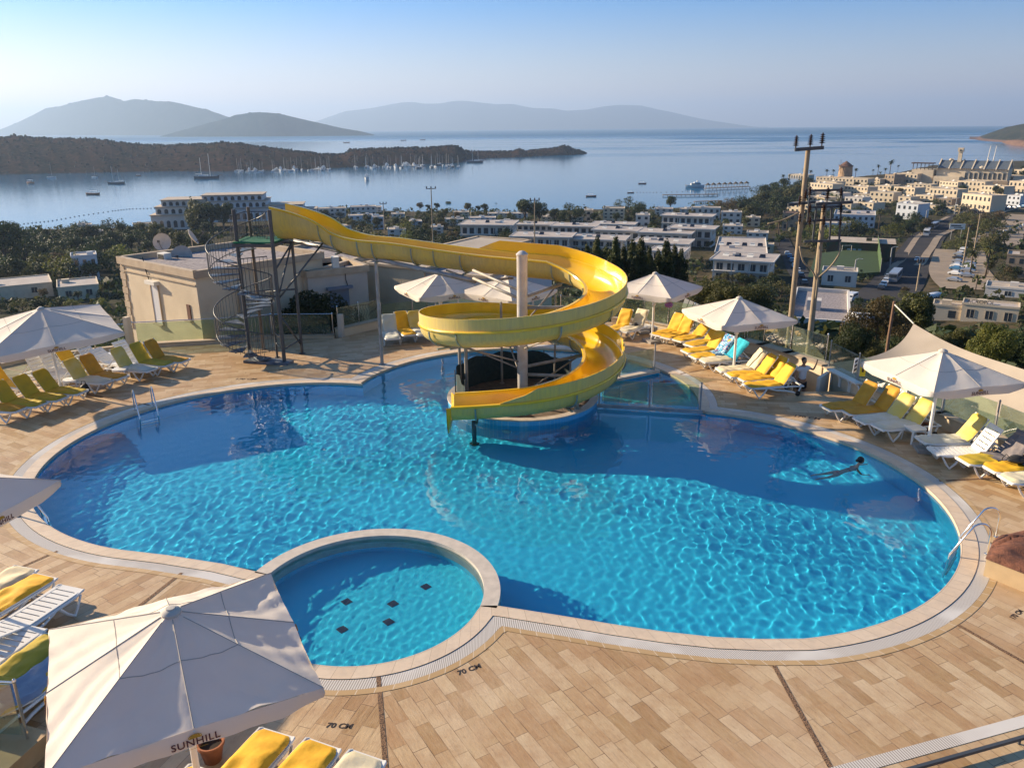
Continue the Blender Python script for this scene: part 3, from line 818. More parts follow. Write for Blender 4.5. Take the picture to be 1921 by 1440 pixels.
# ground posts
def post(name, a, b, r, m, parent=slide):
    mb = MB(); mb.cyl(a, b, r, 12); mb.lathe([(r * 2.2, 0), (r * 2.2, 0.02), (r, 0.025)], (a[0], a[1], a[2]), 12); return mb.build(name, m, parent, smooth=True, angle=R(40))
g = P(717, 683); post('support_post', g, Vector((g.x, g.y, 3.86)), 0.065, M_['galv'])
# posts on the island
for (px, top) in ((868, 2.9), (884, 2.9)):
    pass
for (x, y, zt, r) in ((-1.75, 25.6, 1.95, 0.05), (-1.50, 25.0, 1.98, 0.06), (-0.35, 26.6, 2.9, 0.04), (1.5, 26.6, 3.1, 0.035), (2.0, 26.0, 0.9, 0.035)):
    post('support_post', Vector((x, y, -0.01)), Vector((x, y, zt)), r, M_['palesteel'])
g = Vector((icx - 1.5, icy - RCL - 0.05, ZF + 0.01)); post('support_post', g, Vector((g.x, g.y, 0.2)), 0.07, M_['darksteel'])
g = Vector((icx + 1.7, icy - 1.45, 0.12)); post('support_post', g, Vector((g.x, g.y, 0.75)), 0.05, blue_galv)
# dark netting fence on the island
nett = mat('dark_green_net', (0.012, 0.03, 0.03), 0.8, col2=(0.03, 0.05, 0.045), nscale=8)
screen = empty('island_screen', (0, 0, 0)); tag(screen, 'dark green netting screen standing round the back of the slide island', 'screen')
mb = MB(); rr_ = ISL[2] - 0.30; A0, A1, ns = 40, 215, 40
vs = []; 
for k in range(ns + 1):
    a = R(A0 + (A1 - A0) * k / ns); r_ = rr_ + 0.02 * math.sin(k * 1.3); zt = 0.98 + 0.05 * math.sin(k * 0.9) if k < ns - 2 else 0.8
    zt = 0.85 if k < 6 else zt
    vs += [(icx + r_ * math.cos(a), icy + r_ * math.sin(a), 0.0), (icx + (r_ + .015) * math.cos(a), icy + (r_ + .015) * math.sin(a), zt)]
mb.add(vs, [(2 * k, 2 * k + 2, 2 * k + 3, 2 * k + 1) for k in range(ns)])
mb.add([(x + (icx - x) * 0.012, y + (icy - y) * 0.012, z) for x, y, z in vs], [(2 * k + 1, 2 * k + 3, 2 * k + 2, 2 * k) for k in range(ns)])
mb.build('net', nett, screen)
for k in range(7):
    a = R(A0 + (A1 - A0) * k / 6); mb = MB(); mb.cyl((icx + (rr_ + .04) * math.cos(a), icy + (rr_ + .04) * math.sin(a), 0.0), (icx + (rr_ + .04) * math.cos(a), icy + (rr_ + .04) * math.sin(a), 1.05), 0.02, 8); mb.build('post', M_['darksteel'], screen)
# ================================================================ SPIRAL STAIR TOWER
ds = M_['darksteel']
tower = empty('spiral_stair', (0, 0, 0))
tag(tower, 'dark steel spiral staircase tower leading up to the start of the yellow slide', 'staircase')
ax = P(469, 674); AX, AY = ax.x, ax.y + 0.05
PLZ = 4.58
mb = MB(); mb.cyl((AX, AY, 0), (AX, AY, 5.75), 0.075, 12); mb.build('centre_pole', ds, tower, smooth=True, angle=R(40))
NST = 22; A_START = -40.0; TURN = -655.0; RS = 1.08
def sa(t): return R(A_START + TURN * t)
stepmat = mat('worn_blue_step', (0.16, 0.20, 0.25), 0.4, col2=(0.06, 0.07, 0.09), nscale=4)
for k in range(NST):
    t = k / NST; a = sa(t); z = PLZ * (k + 1) / (NST + 1); w = R(30)
    mb = MB(); vs = []
    for (aa, rr2) in ((a + w / 2, 0.07), (a + w / 2, RS), (a + w / 6, RS * 1.01), (a - w / 6, RS * 1.01), (a - w / 2, RS), (a - w / 2, 0.07)):
        vs.append((AX + rr2 * math.cos(aa), AY + rr2 * math.sin(aa)))
    mb.prism(vs, z - 0.035, z)
    mb.bar((AX, AY, z - 0.05), (AX + RS * math.cos(a), AY + RS * math.sin(a), z - 0.05), 0.04, 0.03)
    mb.build('step', stepmat, tower)
rails = []
for (h, r_) in ((0.98, 0.022), (0.08, 0.016)):
    pts = []
    for k in range(0, 133):
        t = k / 132; a = sa(t); z = PLZ * (t * NST + 1) / (NST + 1)
        pts.append((AX + (RS + 0.04) * math.cos(a), AY + (RS + 0.04) * math.sin(a), z + h))
    mb = MB(); mb.tube(pts, r_, 6); mb.build('handrail', ds, tower, smooth=True)
for k in range(0, 88):
    t = k / 88 + 0.005; a = sa(t); z = PLZ * (t * NST + 1) / (NST + 1); x, y = AX + (RS + 0.04) * math.cos(a), AY + (RS + 0.04) * math.sin(a)
    mb = MB(); mb.cyl((x, y, z - 0.02), (x, y, z + 0.98), 0.011, 5); mb.build('baluster', ds, tower)
# platform
c0 = PY(447, 457, 29.95); 
PF = [(-10.35, 29.75), (-8.80, 29.55), (-8.65, 31.15), (-10.3, 31.35)]
mb = MB(); mb.prism(PF, PLZ - 0.06, PLZ); mb.build('platform', mat('green_mat', (0.01, 0.16, 0.07), 0.8, noise=0.3, nscale=10), tower)
mb = MB()
for i in range(4):
    a, b = PF[i], PF[(i + 1) % 4]; mb.bar((*a, PLZ - 0.13), (*b, PLZ - 0.13), 0.06, 0.12)
mb.build('platform_frame', ds, tower)
def rail_panel(a, b, z, hgt=0.95):
    a = Vector((*a, 0)); b = Vector((*b, 0)); n = max(2, int((b - a).length / 0.13)); mb = MB()
    mb.bar(a + Vector((0, 0, z + hgt)), b + Vector((0, 0, z + hgt)), 0.035, 0.035); mb.bar(a + Vector((0, 0, z + 0.1)), b + Vector((0, 0, z + 0.1)), 0.025, 0.025)
    for k in range(n + 1):
        q = a + (b - a) * k / n; mb.cyl(q + Vector((0, 0, z + 0.05)), q + Vector((0, 0, z + hgt)), 0.011, 5)
    mb.build('railing', ds, tower)
rail_panel(PF[2], PF[3], PLZ); rail_panel(PF[3], PF[0], PLZ)
# lower cage panels beside the stair (right side)
rail_panel((AX + 0.25, AY - 0.9), (AX + 1.15, AY - 0.35), 0.35, 1.5)
rail_panel((AX + 0.30, AY - 0.85), (AX + 1.15, AY - 0.30), 2.7, 1.35)
for (px, py, zt, r_) in ((534, 682, 5.78, 0.075), (567, 663, 4.5, 0.06)):
    g = P(px, py); post('leg', g, Vector((g.x, g.y, zt)), r_, M_['galv'] if False else ds, tower)
g = Vector((-10.15, 31.35, 0)); post('leg', g, Vector((g.x, g.y, 5.7)), 0.06, mat('weathered_post', (0.20, 0.15, 0.10), 0.7, noise=0.3), tower)
g1_, g2_ = P(534, 682), P(567, 663)
def brace(a, b, r=0.035):
    mb = MB(); mb.tube([a, b], r, 8); mb.build('brace', ds, tower, smooth=True)
Z = lambda g, z: Vector((g.x, g.y, z))
brace(Z(g1_, 2.55), Z(g2_, 4.45)); brace(Z(g1_, 1.9), Z(g2_, 0.35)); brace(Z(g1_, 2.5), PY(612, 448, 30.2)); brace(Z(g2_, 4.4), Z(g1_, 3.6)); brace(Z(g1_, 0.55), Z(g2_, 0.60)); brace(Z(g1_, 1.0), Vector((AX + 1.0, AY + 0.2, 1.0)), 0.025); brace(Z(g1_, 0.6), Vector((AX + 1.0, AY + 0.2, 0.6)), 0.025); brace(Z(g1_, 2.6), Vector((AX, AY, 2.6)), 0.03)
brace(Z(g2_, 2.62), PY(556, 547, 31.0) + Vector((-1.2, 0, 0)), 0.03)
gb_ = Vector((-10.15, 31.35, 0)); brace(Z(gb_, 4.40), Z(g2_, 4.40), 0.04); brace(Z(gb_, 2.4), Z(g2_, 2.6), 0.03)
post('leg', Vector((AX + 1.0, AY + 0.2, 0)), Vector((AX + 1.0, AY + 0.2, 2.6)), 0.045, ds, tower)
mb = MB(); mb.prism([(AX - 0.1, AY - 0.55), (AX + 1.7, AY - 0.95), (AX + 1.85, AY - 0.55), (AX + 0.2, AY + 0.1)], 0.0, 0.10); mb.build('base_plate', stepmat, tower)
# ================================================================ POOL DIVIDERS (right of the slide)
def divider(name, pxs, label, w, z, posts, mt, hgt=0.95):
    e_ = empty(name); tag(e_, label, 'pool divider', 'glass dividers in the pool')
    a, b = P(*pxs[0]), P(*pxs[1]); mb = MB(); mb.bar((a.x, a.y, z), (b.x, b.y, z), w, 0.10); mb.build('beam', mt, e_)
    pts = []
    for t in posts:
        q = a.lerp(b, t); pts.append(q); mb = MB(); mb.cyl((q.x, q.y, z), (q.x, q.y, z + hgt), 0.028, 10); mb.lathe([(0.001, 0), (0.032, -0.01), (0.032, -0.03)][::-1], (q.x, q.y, z + hgt + 0.02), 10); mb.build('post', M_['galv'], e_)
    for i in range(len(pts) - 1):
        a2 = pts[i].lerp(pts[i + 1], 0.05); b2 = pts[i].lerp(pts[i + 1], 0.95); mb = MB(); mb.bar((a2.x, a2.y, z + 0.52), (b2.x, b2.y, z + 0.52), 0.012, 0.72); mb.build('glass_panel', M_['glass'], e_)
    return a, b
da, db = divider('pool_divider', ((1120, 762), (1318, 774)), 'low steel beam with glass panels from the slide island to the coping, nearer divider', 0.07, 0.03, (0.02, 0.5, 0.975), M_['galv'])
ea, eb = divider('pool_divider', ((1130, 717), (1234, 696)), 'stone topped divider with glass panels in front of the pale shallow water, farther divider', 0.24, 0.02, (0.05, 0.30, 0.93), ringstone, 1.05)
mb = MB(); mb.bar((ea.x, ea.y, -0.65), (eb.x, eb.y, -0.65), 0.2, 1.2); w = struct(mb.build('pool_divider_wall', ptile)); w.cycles.is_caustics_receiver = True
# raised pale floor beyond the farther divider
poly = [(ea.x, ea.y), (eb.x, eb.y)] + [p for p in aT if p[1] > min(ea.y, eb.y) and p[0] > ea.x - 2.2 and (p[0] - ea.x) * (eb.y - ea.y) - (p[1] - ea.y) * (eb.x - ea.x) < 0]
mb = MB(); mb.prism(poly, ZF + 0.01, -0.35); w = struct(mb.build('shallow_floor', sand)); w.cycles.is_caustics_receiver = True
# ================================================================ UMBRELLAS
def text_mesh(txt, size, m, parent, name, M, bold=0.0, shear=0.0, spacing=1.0):
    cu = bpy.data.curves.new(name, 'FONT'); cu.body = txt; cu.size = size; cu.align_x = 'CENTER'; cu.align_y = 'CENTER'
    cu.offset = bold; cu.shear = shear; cu.space_character = spacing; cu.extrude = 0.0015; cu.resolution_u = 3
    o = bpy.data.objects.new(name, cu); C.objects.link(o)
    dg = bpy.context.evaluated_depsgraph_get(); me = bpy.data.meshes.new_from_object(o.evaluated_get(dg))
    bpy.data.objects.remove(o); me.name = name
    me.materials.clear(); me.materials.append(m); me.transform(M)
    o = bpy.data.objects.new(name, me); C.objects.link(o)
    if parent is not None: o.parent = parent
    return o
SEAM = mat('seam_thread', (0.42, 0.38, 0.33), 0.9, noise=0.1)
def umbrella(cx, cy, ang, r, label, peak=2.88, eave=2.25, tilt=(0, 0), seed=0, texts=(0, 1, 2, 3), big=False, base_h=0.0, sag=0.05):
    e_ = empty('umbrella', (cx, cy, 0), R(ang)); tag(e_, label, 'umbrella', 'white square umbrellas round the pool')
    e_.rotation_euler = (R(tilt[0]), R(tilt[1]), R(ang))
    rg = random.Random(seed); rm = r * math.cos(PI / 4)
    NR = 10 if not big else 26; NSG = 48 if not big else 112; per = NSG // 8
    def edge(k):   # point on the eave outline: corner at k=0, mid-edge at 'per'
        s8 = k / per; i = int(s8) % 8; f = s8 - int(s8)
        def kp(j):
            a = j * PI / 4; rr = r if j % 2 == 0 else rm; dz = 0.0 if j % 2 == 0 else 0.02
            return Vector((rr * math.cos(a), rr * math.sin(a), eave + dz))
        p = kp(i).lerp(kp(i + 1), f); b = math.sin(PI * f)
        p.z -= 0.015 * b; p.x *= 1 - 0.008 * b; p.y *= 1 - 0.008 * b
        return p, f
    vs = [Vector((0, 0, peak))]; fs = []; r0 = 0.10
    wr = [rg.uniform(0, 6.28) for _ in range(6)]
    for j in range(1, NR + 1):
        for k in range(NSG):
            p, f = edge(k); t = r0 / r + (1 - r0 / r) * (j / NR)
            q = Vector((0, 0, peak)).lerp(p, t); b = math.sin(PI * f) * math.sin(PI * min(1, t))
            q.z -= sag * b * (0.6 + 0.4 * t)
            a = k / NSG * 2 * PI
            if big: q.z += 0.016 * t * math.sin(a * 23 + wr[0] + 3 * math.sin(t * 5 + wr[1])) * math.sin(PI * f) + 0.022 * math.sin(t * 11 + a * 5 + wr[2]) * math.sin(PI * f) * t * (1 - t * .4) + 0.010 * math.sin(t * 31 + a * 13) * math.sin(PI * f) * t
            else: q.z += 0.008 * t * math.sin(a * 15 + wr[3] + t * 6) * math.sin(PI * f)
            vs.append(q)
    for k in range(NSG): fs.append((0, 1 + k, 1 + (k + 1) % NSG))
    for j in range(NR - 1):
        for k in range(NSG):
            a = 1 + j * NSG + k; b = 1 + j * NSG + (k + 1) % NSG
            fs.append((a, a + NSG, b + NSG, b))
    vsc = vs; mb = MB(); mb.add(vs, fs); can = mb.build('canopy', M_['canvas'], e_, smooth=True, angle=R(16))
    # valance
    mb = MB(); vs = []
    dv = 0.23
    for k in range(NSG):
        p, f = edge(k); n_ = Vector((p.x, p.y, 0)).normalized()
        near_c = min(k % (2 * per), 2 * per - k % (2 * per)) / per
        w_ = 0.010 * math.sin(k * 1.1 + wr[4])
        d2 = dv * (0.55 + 0.45 * min(1, near_c * 3.0))
        vs += [p + Vector((0, 0, 0.001)), p + n_ * (0.018 + w_) + Vector((0, 0, -d2 * 0.5)), p + n_ * w_ * 1.5 + Vector((0, 0, -d2))]
    fs = []
    for k in range(NSG):
        a = 3 * k; b = 3 * ((k + 1) % NSG); fs += [(a, a + 1, b + 1, b), (a + 1, a + 2, b + 2, b + 1)]
    mb.add(vs, fs); val = mb.build('valance', M_['canvas'], e_, smooth=True)
    # stitched seams along the ribs and one cross seam
    mb = MB()
    for i in range(8):
        cp_ = [Vector(vsc[1 + j * NSG + (i * per) % NSG]) + Vector((0, 0, 0.004)) for j in range(NR)]; mb.tube(cp_, 0.0065, 4)
    mb.build('rib_seam', SEAM, e_)
    mb = MB(); jr = int(NR * 0.42); mb.tube([Vector(vsc[1 + jr * NSG + k]) + Vector((0, 0, 0.003)) for k in range(NSG)], 0.005, 4, closed=True); mb.build('cross_seam', SEAM, e_)
    mb = MB(); mb.lathe([(0.11, peak - 0.06), (0.12, peak - 0.015), (0.105, peak + 0.01), (0.06, peak + 0.03), (0.055, peak + 0.045), (0.001, peak + 0.05)], (0, 0, 0), 20); mb.build('cap', mat('cap_canvas', (0.50, 0.46, 0.40), 0.8, noise=0.1) if 'cap_canvas' not in bpy.data.materials else bpy.data.materials['cap_canvas'], e_, smooth=True, angle=R(40))
    mb = MB(); mb.cyl((0, 0, base_h + 0.12), (0, 0, peak - 0.05), 0.045, 14); mb.cyl((0, 0, base_h), (0, 0, base_h + 0.35), 0.06, 12); mb.build('pole', M_['white_plastic'], e_, smooth=True, angle=R(40))
    mb = MB(); mb.cyl((0, 0, 1.55), (0, 0, 1.68), 0.075, 12); mb.build('hub', M_['white_plastic'], e_)
    for i in range(8):
        p, f = edge(i * per); mb = MB(); mb.bar((0, 0, peak - 0.10), p + Vector((0, 0, -0.045)), 0.022, 0.035); q = Vector((0, 0, peak - 0.10)).lerp(p + Vector((0, 0, -0.06)), 0.52); mb.bar((0, 0, 1.62), q, 0.02, 0.03); mb.build('rib', M_['white_plastic'], e_)
    mb = MB(); mb.box((0, 0, 0.05), (0.62, 0.62, 0.10), rz=R(20)); mb.cyl((0, 0, 0.10), (0, 0, 0.2), 0.07, 12); mb.build('base', M_['pavers'] if 'pavers' in M_ else M_['white_plastic'], e_)
    # printing on the valance: gold fan emblem over the word
    for i in texts:
        a = PI / 4 + i * PI / 2; nrm = Vector((math.cos(a), math.sin(a), 0)); tg = Vector((-math.sin(a), math.cos(a), 0))
        o_ = nrm * (rm + 0.028) + Vector((0, 0, eave - 0.135))
        Mx = Matrix(((tg.x, 0, nrm.x, o_.x), (tg.y, 0, nrm.y, o_.y), (0, 1, 0, o_.z), (0, 0, 0, 1)))
        text_mesh('SUNHILL', 0.125, M_['print'], e_, 'lettering', Mx, bold=0.0015, spacing=1.08)
        mb = MB()
        for q in range(5):
            b = R(30 + q * 30); c_ = Vector((0.052 * math.cos(b), 0.03 * math.sin(b) + 0.055, 0)); mb.tube([Mx @ (c_ + Vector((0.026 * math.cos(t * PI / 4), 0.020 * math.sin(t * PI / 4), 0.001))) for t in range(8)], 0.004, 4, closed=True)
        mb.add([Mx @ Vector((x, y, 0.002)) for x, y in ((-0.075, 0.052), (0.075, 0.052), (0.045, 0.082), (0, 0.105), (-0.045, 0.082))], [(0, 1, 2, 3, 4)])
        mb.add([Mx @ Vector((x, y, 0.002)) for x, y in ((-0.12, -0.082), (0.12, -0.082), (0.12, -0.078), (-0.12, -0.078))], [(0, 1, 2, 3)])
        mb.build('emblem', M_['gold'], e_)
    return e_
M_['pavers'] = mat('concrete_paver', (0.34, 0.31, 0.28), 0.85, noise=0.25, nscale=6)
umbrella(-4.25, 8.5, -17, 2.06, 'white umbrella seen from above in the near left corner, creased canvas', peak=2.93, seed=1, big=True, sag=0.06)
umbrella(-10.35, 12.75, 33, 2.05, 'white umbrella cut off by the left edge, reaching over the pool coping', seed=2)
umbrella(-15.5, 26.0, -9, 2.85, 'large white umbrella with one blue shaded side standing over the left row of loungers', peak=3.02, eave=2.28, tilt=(5, 0), seed=3)
umbrella(-2.94, 32.4, -17, 2.04, 'white umbrella behind the long yellow chute, left of the grey column', seed=4)
umbrella(-0.15, 31.75, 5, 2.04, 'white umbrella half hidden behind the grey slide column', seed=5)
umbrella(5.85, 32.0, 8, 2.04, 'white umbrella right behind the bend of the slide, farthest on the right terrace', seed=6)
umbrella(7.94, 27.2, -28, 2.0, 'white umbrella over the turquoise towel lounger in the middle of the right terrace', peak=2.85, seed=7)
umbrella(11.43, 20.25, -31, 1.95, 'white umbrella in front of the big shade sail at the right', peak=2.85, seed=8)
# ================================================================ LOUNGERS
SEATL = 1.18
MC = {}
def mesh_part(key, fn, m, parent, name, smooth=False, angle=None):
    k = (key, m.name)
    if k in MC:
        o = bpy.data.objects.new(name, MC[k]); C.objects.link(o); o.parent = parent; return o
    mb = MB(); fn(mb); o = mb.build(name, m, parent, smooth=smooth, angle=angle); MC[k] = o.data; return o
def f_frame(mb):
    for s in (-1, 1):
        y = 0.31 * s
        mb.tube([(-0.75, y, 0.30), (-0.3, y, 0.33), (0.4, y, 0.33), (0.95, y, 0.34), (1.16, y * 0.93, 0.37), (1.20, y * 0.85, 0.35)], [0.022, 0.028, 0.028, 0.028, 0.026, 0.02], 6)
    mb.bar((-0.74, -0.31, 0.30), (-0.74, 0.31, 0.30), 0.05, 0.04); mb.bar((1.17, -0.27, 0.345), (1.17, 0.27, 0.345), 0.05, 0.05); mb.bar((0.3, -0.3, 0.31), (0.3, 0.3, 0.31), 0.04, 0.03)
def f_leg(x0, x1, s):
    def f(mb):
        y = 0.31 * s
        if x0 > 0: mb.tube([(0.60, y, 0.31), (0.72, y * 1.04, 0.14), (0.86, y * 1.06, 0.015), (0.95, y * 1.04, 0.12), (1.08, y, 0.33)], [0.03, 0.03, 0.032, 0.026, 0.022], 6)
        else: mb.tube([(0.50, y, 0.31), (0.25, y * 1.03, 0.24), (-0.1, y * 1.04, 0.20), (-0.38, y * 1.05, 0.13), (-0.52, y * 1.06, 0.06), (-0.64, y, 0.30)], [0.02, 0.028, 0.03, 0.03, 0.03, 0.024], 6)
    return f
def f_wheel(s):
    def f(mb):
        mb.cyl((-0.52, 0.33 * s, 0.085), (-0.52, 0.38 * s, 0.085), 0.085, 14)
    return f
def slats(mb, L_, tf, n, w=0.58, th=0.022, curve=0.02):
    # moulded plastic panel with open slots
    st = len(mb.v); sw = L_ / n
    for k in range(n):
        x0 = k * sw + (0.013 if k else 0); x1 = (k + 1) * sw - (0.013 if k < n - 1 else 0)
        mb.box(((x0 + x1) / 2, 0, 0), (x1 - x0, w - 0.12, th))
    for s in (-1, 1): mb.box((L_ / 2, s * (w / 2 - 0.03), 0), (L_, 0.06, th + 0.008))
    mb.xf(tf, st)
def seat_tf(): return Matrix.Translation((0, 0, 0.365))
def back_tf(b): return Matrix.Translation((0, 0, 0.365)) @ Matrix.Rotation(b, 4, 'Y') @ Matrix.Scale(-1, 4, (1, 0, 0))
def cushion(mb, L_, w, th, tf, r=0.10, seed=0, puff=0.5, base=0.022):
    nx, ny = 22, 12; rg = random.Random(seed); vs = []; ph = [rg.uniform(0, 6.3) for _ in range(4)]
    st = len(mb.v)
    for i in range(nx + 1):
        for j in range(ny + 1):
            u = i / nx; v = j / ny * 2 - 1
            ex = max(0, u - (1 - r * 1.6 / L_)) / (r * 1.6 / L_) if L_ else 0
            ww = w / 2 * (1 - 0.28 * ex ** 2.2)
            x = u * L_; y = v * ww
            ed = min(1, (1 - abs(v)) * 5) * min(1, (u) * 12 + 0.35) * min(1, (1 - u) * 9 + 0.0)
            z = base + th * math.sqrt(max(0, ed)) + 0.015 * ed * math.sin(x * 7 + ph[0] + 2 * math.sin(y * 5 + ph[1])) + 0.009 * ed * math.sin(x * 19 + y * 9 + ph[2]) + 0.010 * ed * math.sin((x - L_) * 3 * y * 8)
            vs.append((x, y, z))
    m = ny + 1; fs = [(i * m + j, (i + 1) * m + j, (i + 1) * m + j + 1, i * m + j + 1) for i in range(nx) for j in range(ny)]
    bot = len(vs); vs += [(x, y, base) for x, y, z in vs[:]]
    def e(a, b): fs.append((a, b, b + bot, a + bot))
    for i in range(nx): e((i + 1) * m, i * m); e(i * m + ny, (i + 1) * m + ny)
    for j in range(ny): e(j, j + 1); e(nx * m + j + 1, nx * m + j)
    mb.add(vs, [f for f in fs]); mb.xf(tf, st)
def lounger(foot, hinge, z, label, col, beta, group, name='sun_lounger', back_col=None, towel=None, zb=0.0, seat_cushion=True, seed=0, toweltype=None, oz=0.0):
    f = P(*foot, 0.40 + oz); h = P(*hinge, 0.40 + oz); ang = math.atan2(f.y - h.y, f.x - h.x)
    x = f.x - SEATL * math.cos(ang); y = f.y - SEATL * math.sin(ang)
    e_ = empty(name, (x, y, oz), ang); tag(e_, label, 'sun lounger', group)
    wp = M_['white_plastic']; b = R(beta)
    mesh_part('frame', f_frame, wp, e_, 'frame', True, R(50))
    mesh_part('seat', lambda mb: slats(mb, SEATL - 0.02, seat_tf(), 9), wp, e_, 'seat')
    mesh_part(('back', beta), lambda mb: slats(mb, 0.80, back_tf(b), 6), wp, e_, 'backrest')
    for s in (-1, 1):
        mesh_part(('fl', s), f_leg(1, 0, s), wp, e_, 'leg', True, R(50)); mesh_part(('rl', s), f_leg(-1, 0, s), wp, e_, 'leg', True, R(50))
        mesh_part(('w', s), f_wheel(s), M_['black'], e_, 'wheel', True, R(40))
    if beta > 20:
        for s in (-1, 1): mesh_part(('prop', beta, s), lambda mb: mb.bar((-0.42 * math.cos(b), s * 0.27, 0.36 + 0.42 * math.sin(b)), (-0.68, s * 0.27, 0.31), 0.025, 0.025), wp, e_, 'backrest_prop')
    if col:
        cm = M_[col]; sd = seed % 3
        if seat_cushion: mesh_part(('sc', sd), lambda mb: cushion(mb, SEATL - 0.02, 0.60, 0.045, seat_tf(), seed=sd), cm, e_, 'seat_cushion', True, R(60))
        mesh_part(('bc', sd, beta), lambda mb: cushion(mb, 0.80, 0.60, 0.045, Matrix.Translation((0, 0, 0.365)) @ Matrix.Rotation(b, 4, 'Y') @ Matrix.Rotation(PI, 4, 'Z'), seed=sd + 5), M_[back_col or col], e_, 'back_cushion', True, R(60))
    return e_, x, y, ang, b
def towel_on(x, y, ang, b, m, label, seed, Lb=0.82, Ls=0.25, w=0.62, name='towel', lift=0.098, oz=0.0):
    mb = MB(); nx, ny = 30, 14; rg = random.Random(seed); vs = []; ph = [rg.uniform(0, 6.3) for _ in range(4)]
    for i in range(nx + 1):
        s_ = -Lb + (Lb + Ls) * i / nx
        for j in range(ny + 1):
            v = j / ny * 2 - 1; yy = v * w / 2 * (1 + 0.05 * math.sin(s_ * 9 + ph[0]))
            hh = lift + 0.012 * math.sin(yy * 22 + 3 * math.sin(s_ * 4 + ph[1])) + 0.01 * math.sin(s_ * 17 + ph[2] + yy * 6)
            if abs(v) > 0.85: hh -= (abs(v) - 0.85) * 0.5
            if s_ < 0: p = (s_ * math.cos(b) + hh * math.sin(b) * 1.0, yy, 0.365 - s_ * math.sin(b) + hh * math.cos(b))
            else: p = (s_ + hh * 0.2, yy, 0.365 + hh)
            vs.append(p)
    m_ = ny + 1
    mb.add(vs, [(i * m_ + j, (i + 1) * m_ + j, (i + 1) * m_ + j + 1, i * m_ + j + 1) for i in range(nx) for j in range(ny)])
    mb.add([(p[0], p[1], p[2] - 0.006) for p in vs], [(i * m_ + j, i * m_ + j + 1, (i + 1) * m_ + j + 1, (i + 1) * m_ + j) for i in range(nx) for j in range(ny)])
    o = mb.build(name, m, None, smooth=True); o.location = (x, y, oz); o.rotation_euler = (0, 0, ang); tag(o, label, 'towel'); return o
ptow, ptb = base('printed_blue_towel', 0.95)
tcn = N(ptow, 'ShaderNodeTexCoord').outputs['Object']
vn = N(ptow, 'ShaderNodeTexNoise', i_Scale=7.0, i_Detail=3); L(ptow, tcn, vn.inputs['Vector'])
L(ptow, ramp(ptow, vn.outputs[0], [(0.0, (0.02, 0.10, 0.32)), (0.42, (0.04, 0.26, 0.50)), (0.49, (0.62, 0.70, 0.75)), (0.54, (0.02, 0.36, 0.55)), (0.60, (0.03, 0.06, 0.22)), (0.64, (0.60, 0.06, 0.16)), (0.68, (0.65, 0.7, 0.75))]), ptb.inputs['Base Color'])
GL = 'loungers along the left terrace'; GR = 'loungers along the right terrace'; GB = 'loungers behind the slide'; GN = 'loungers in the near left corner'; GF = 'loungers at the bottom edge'
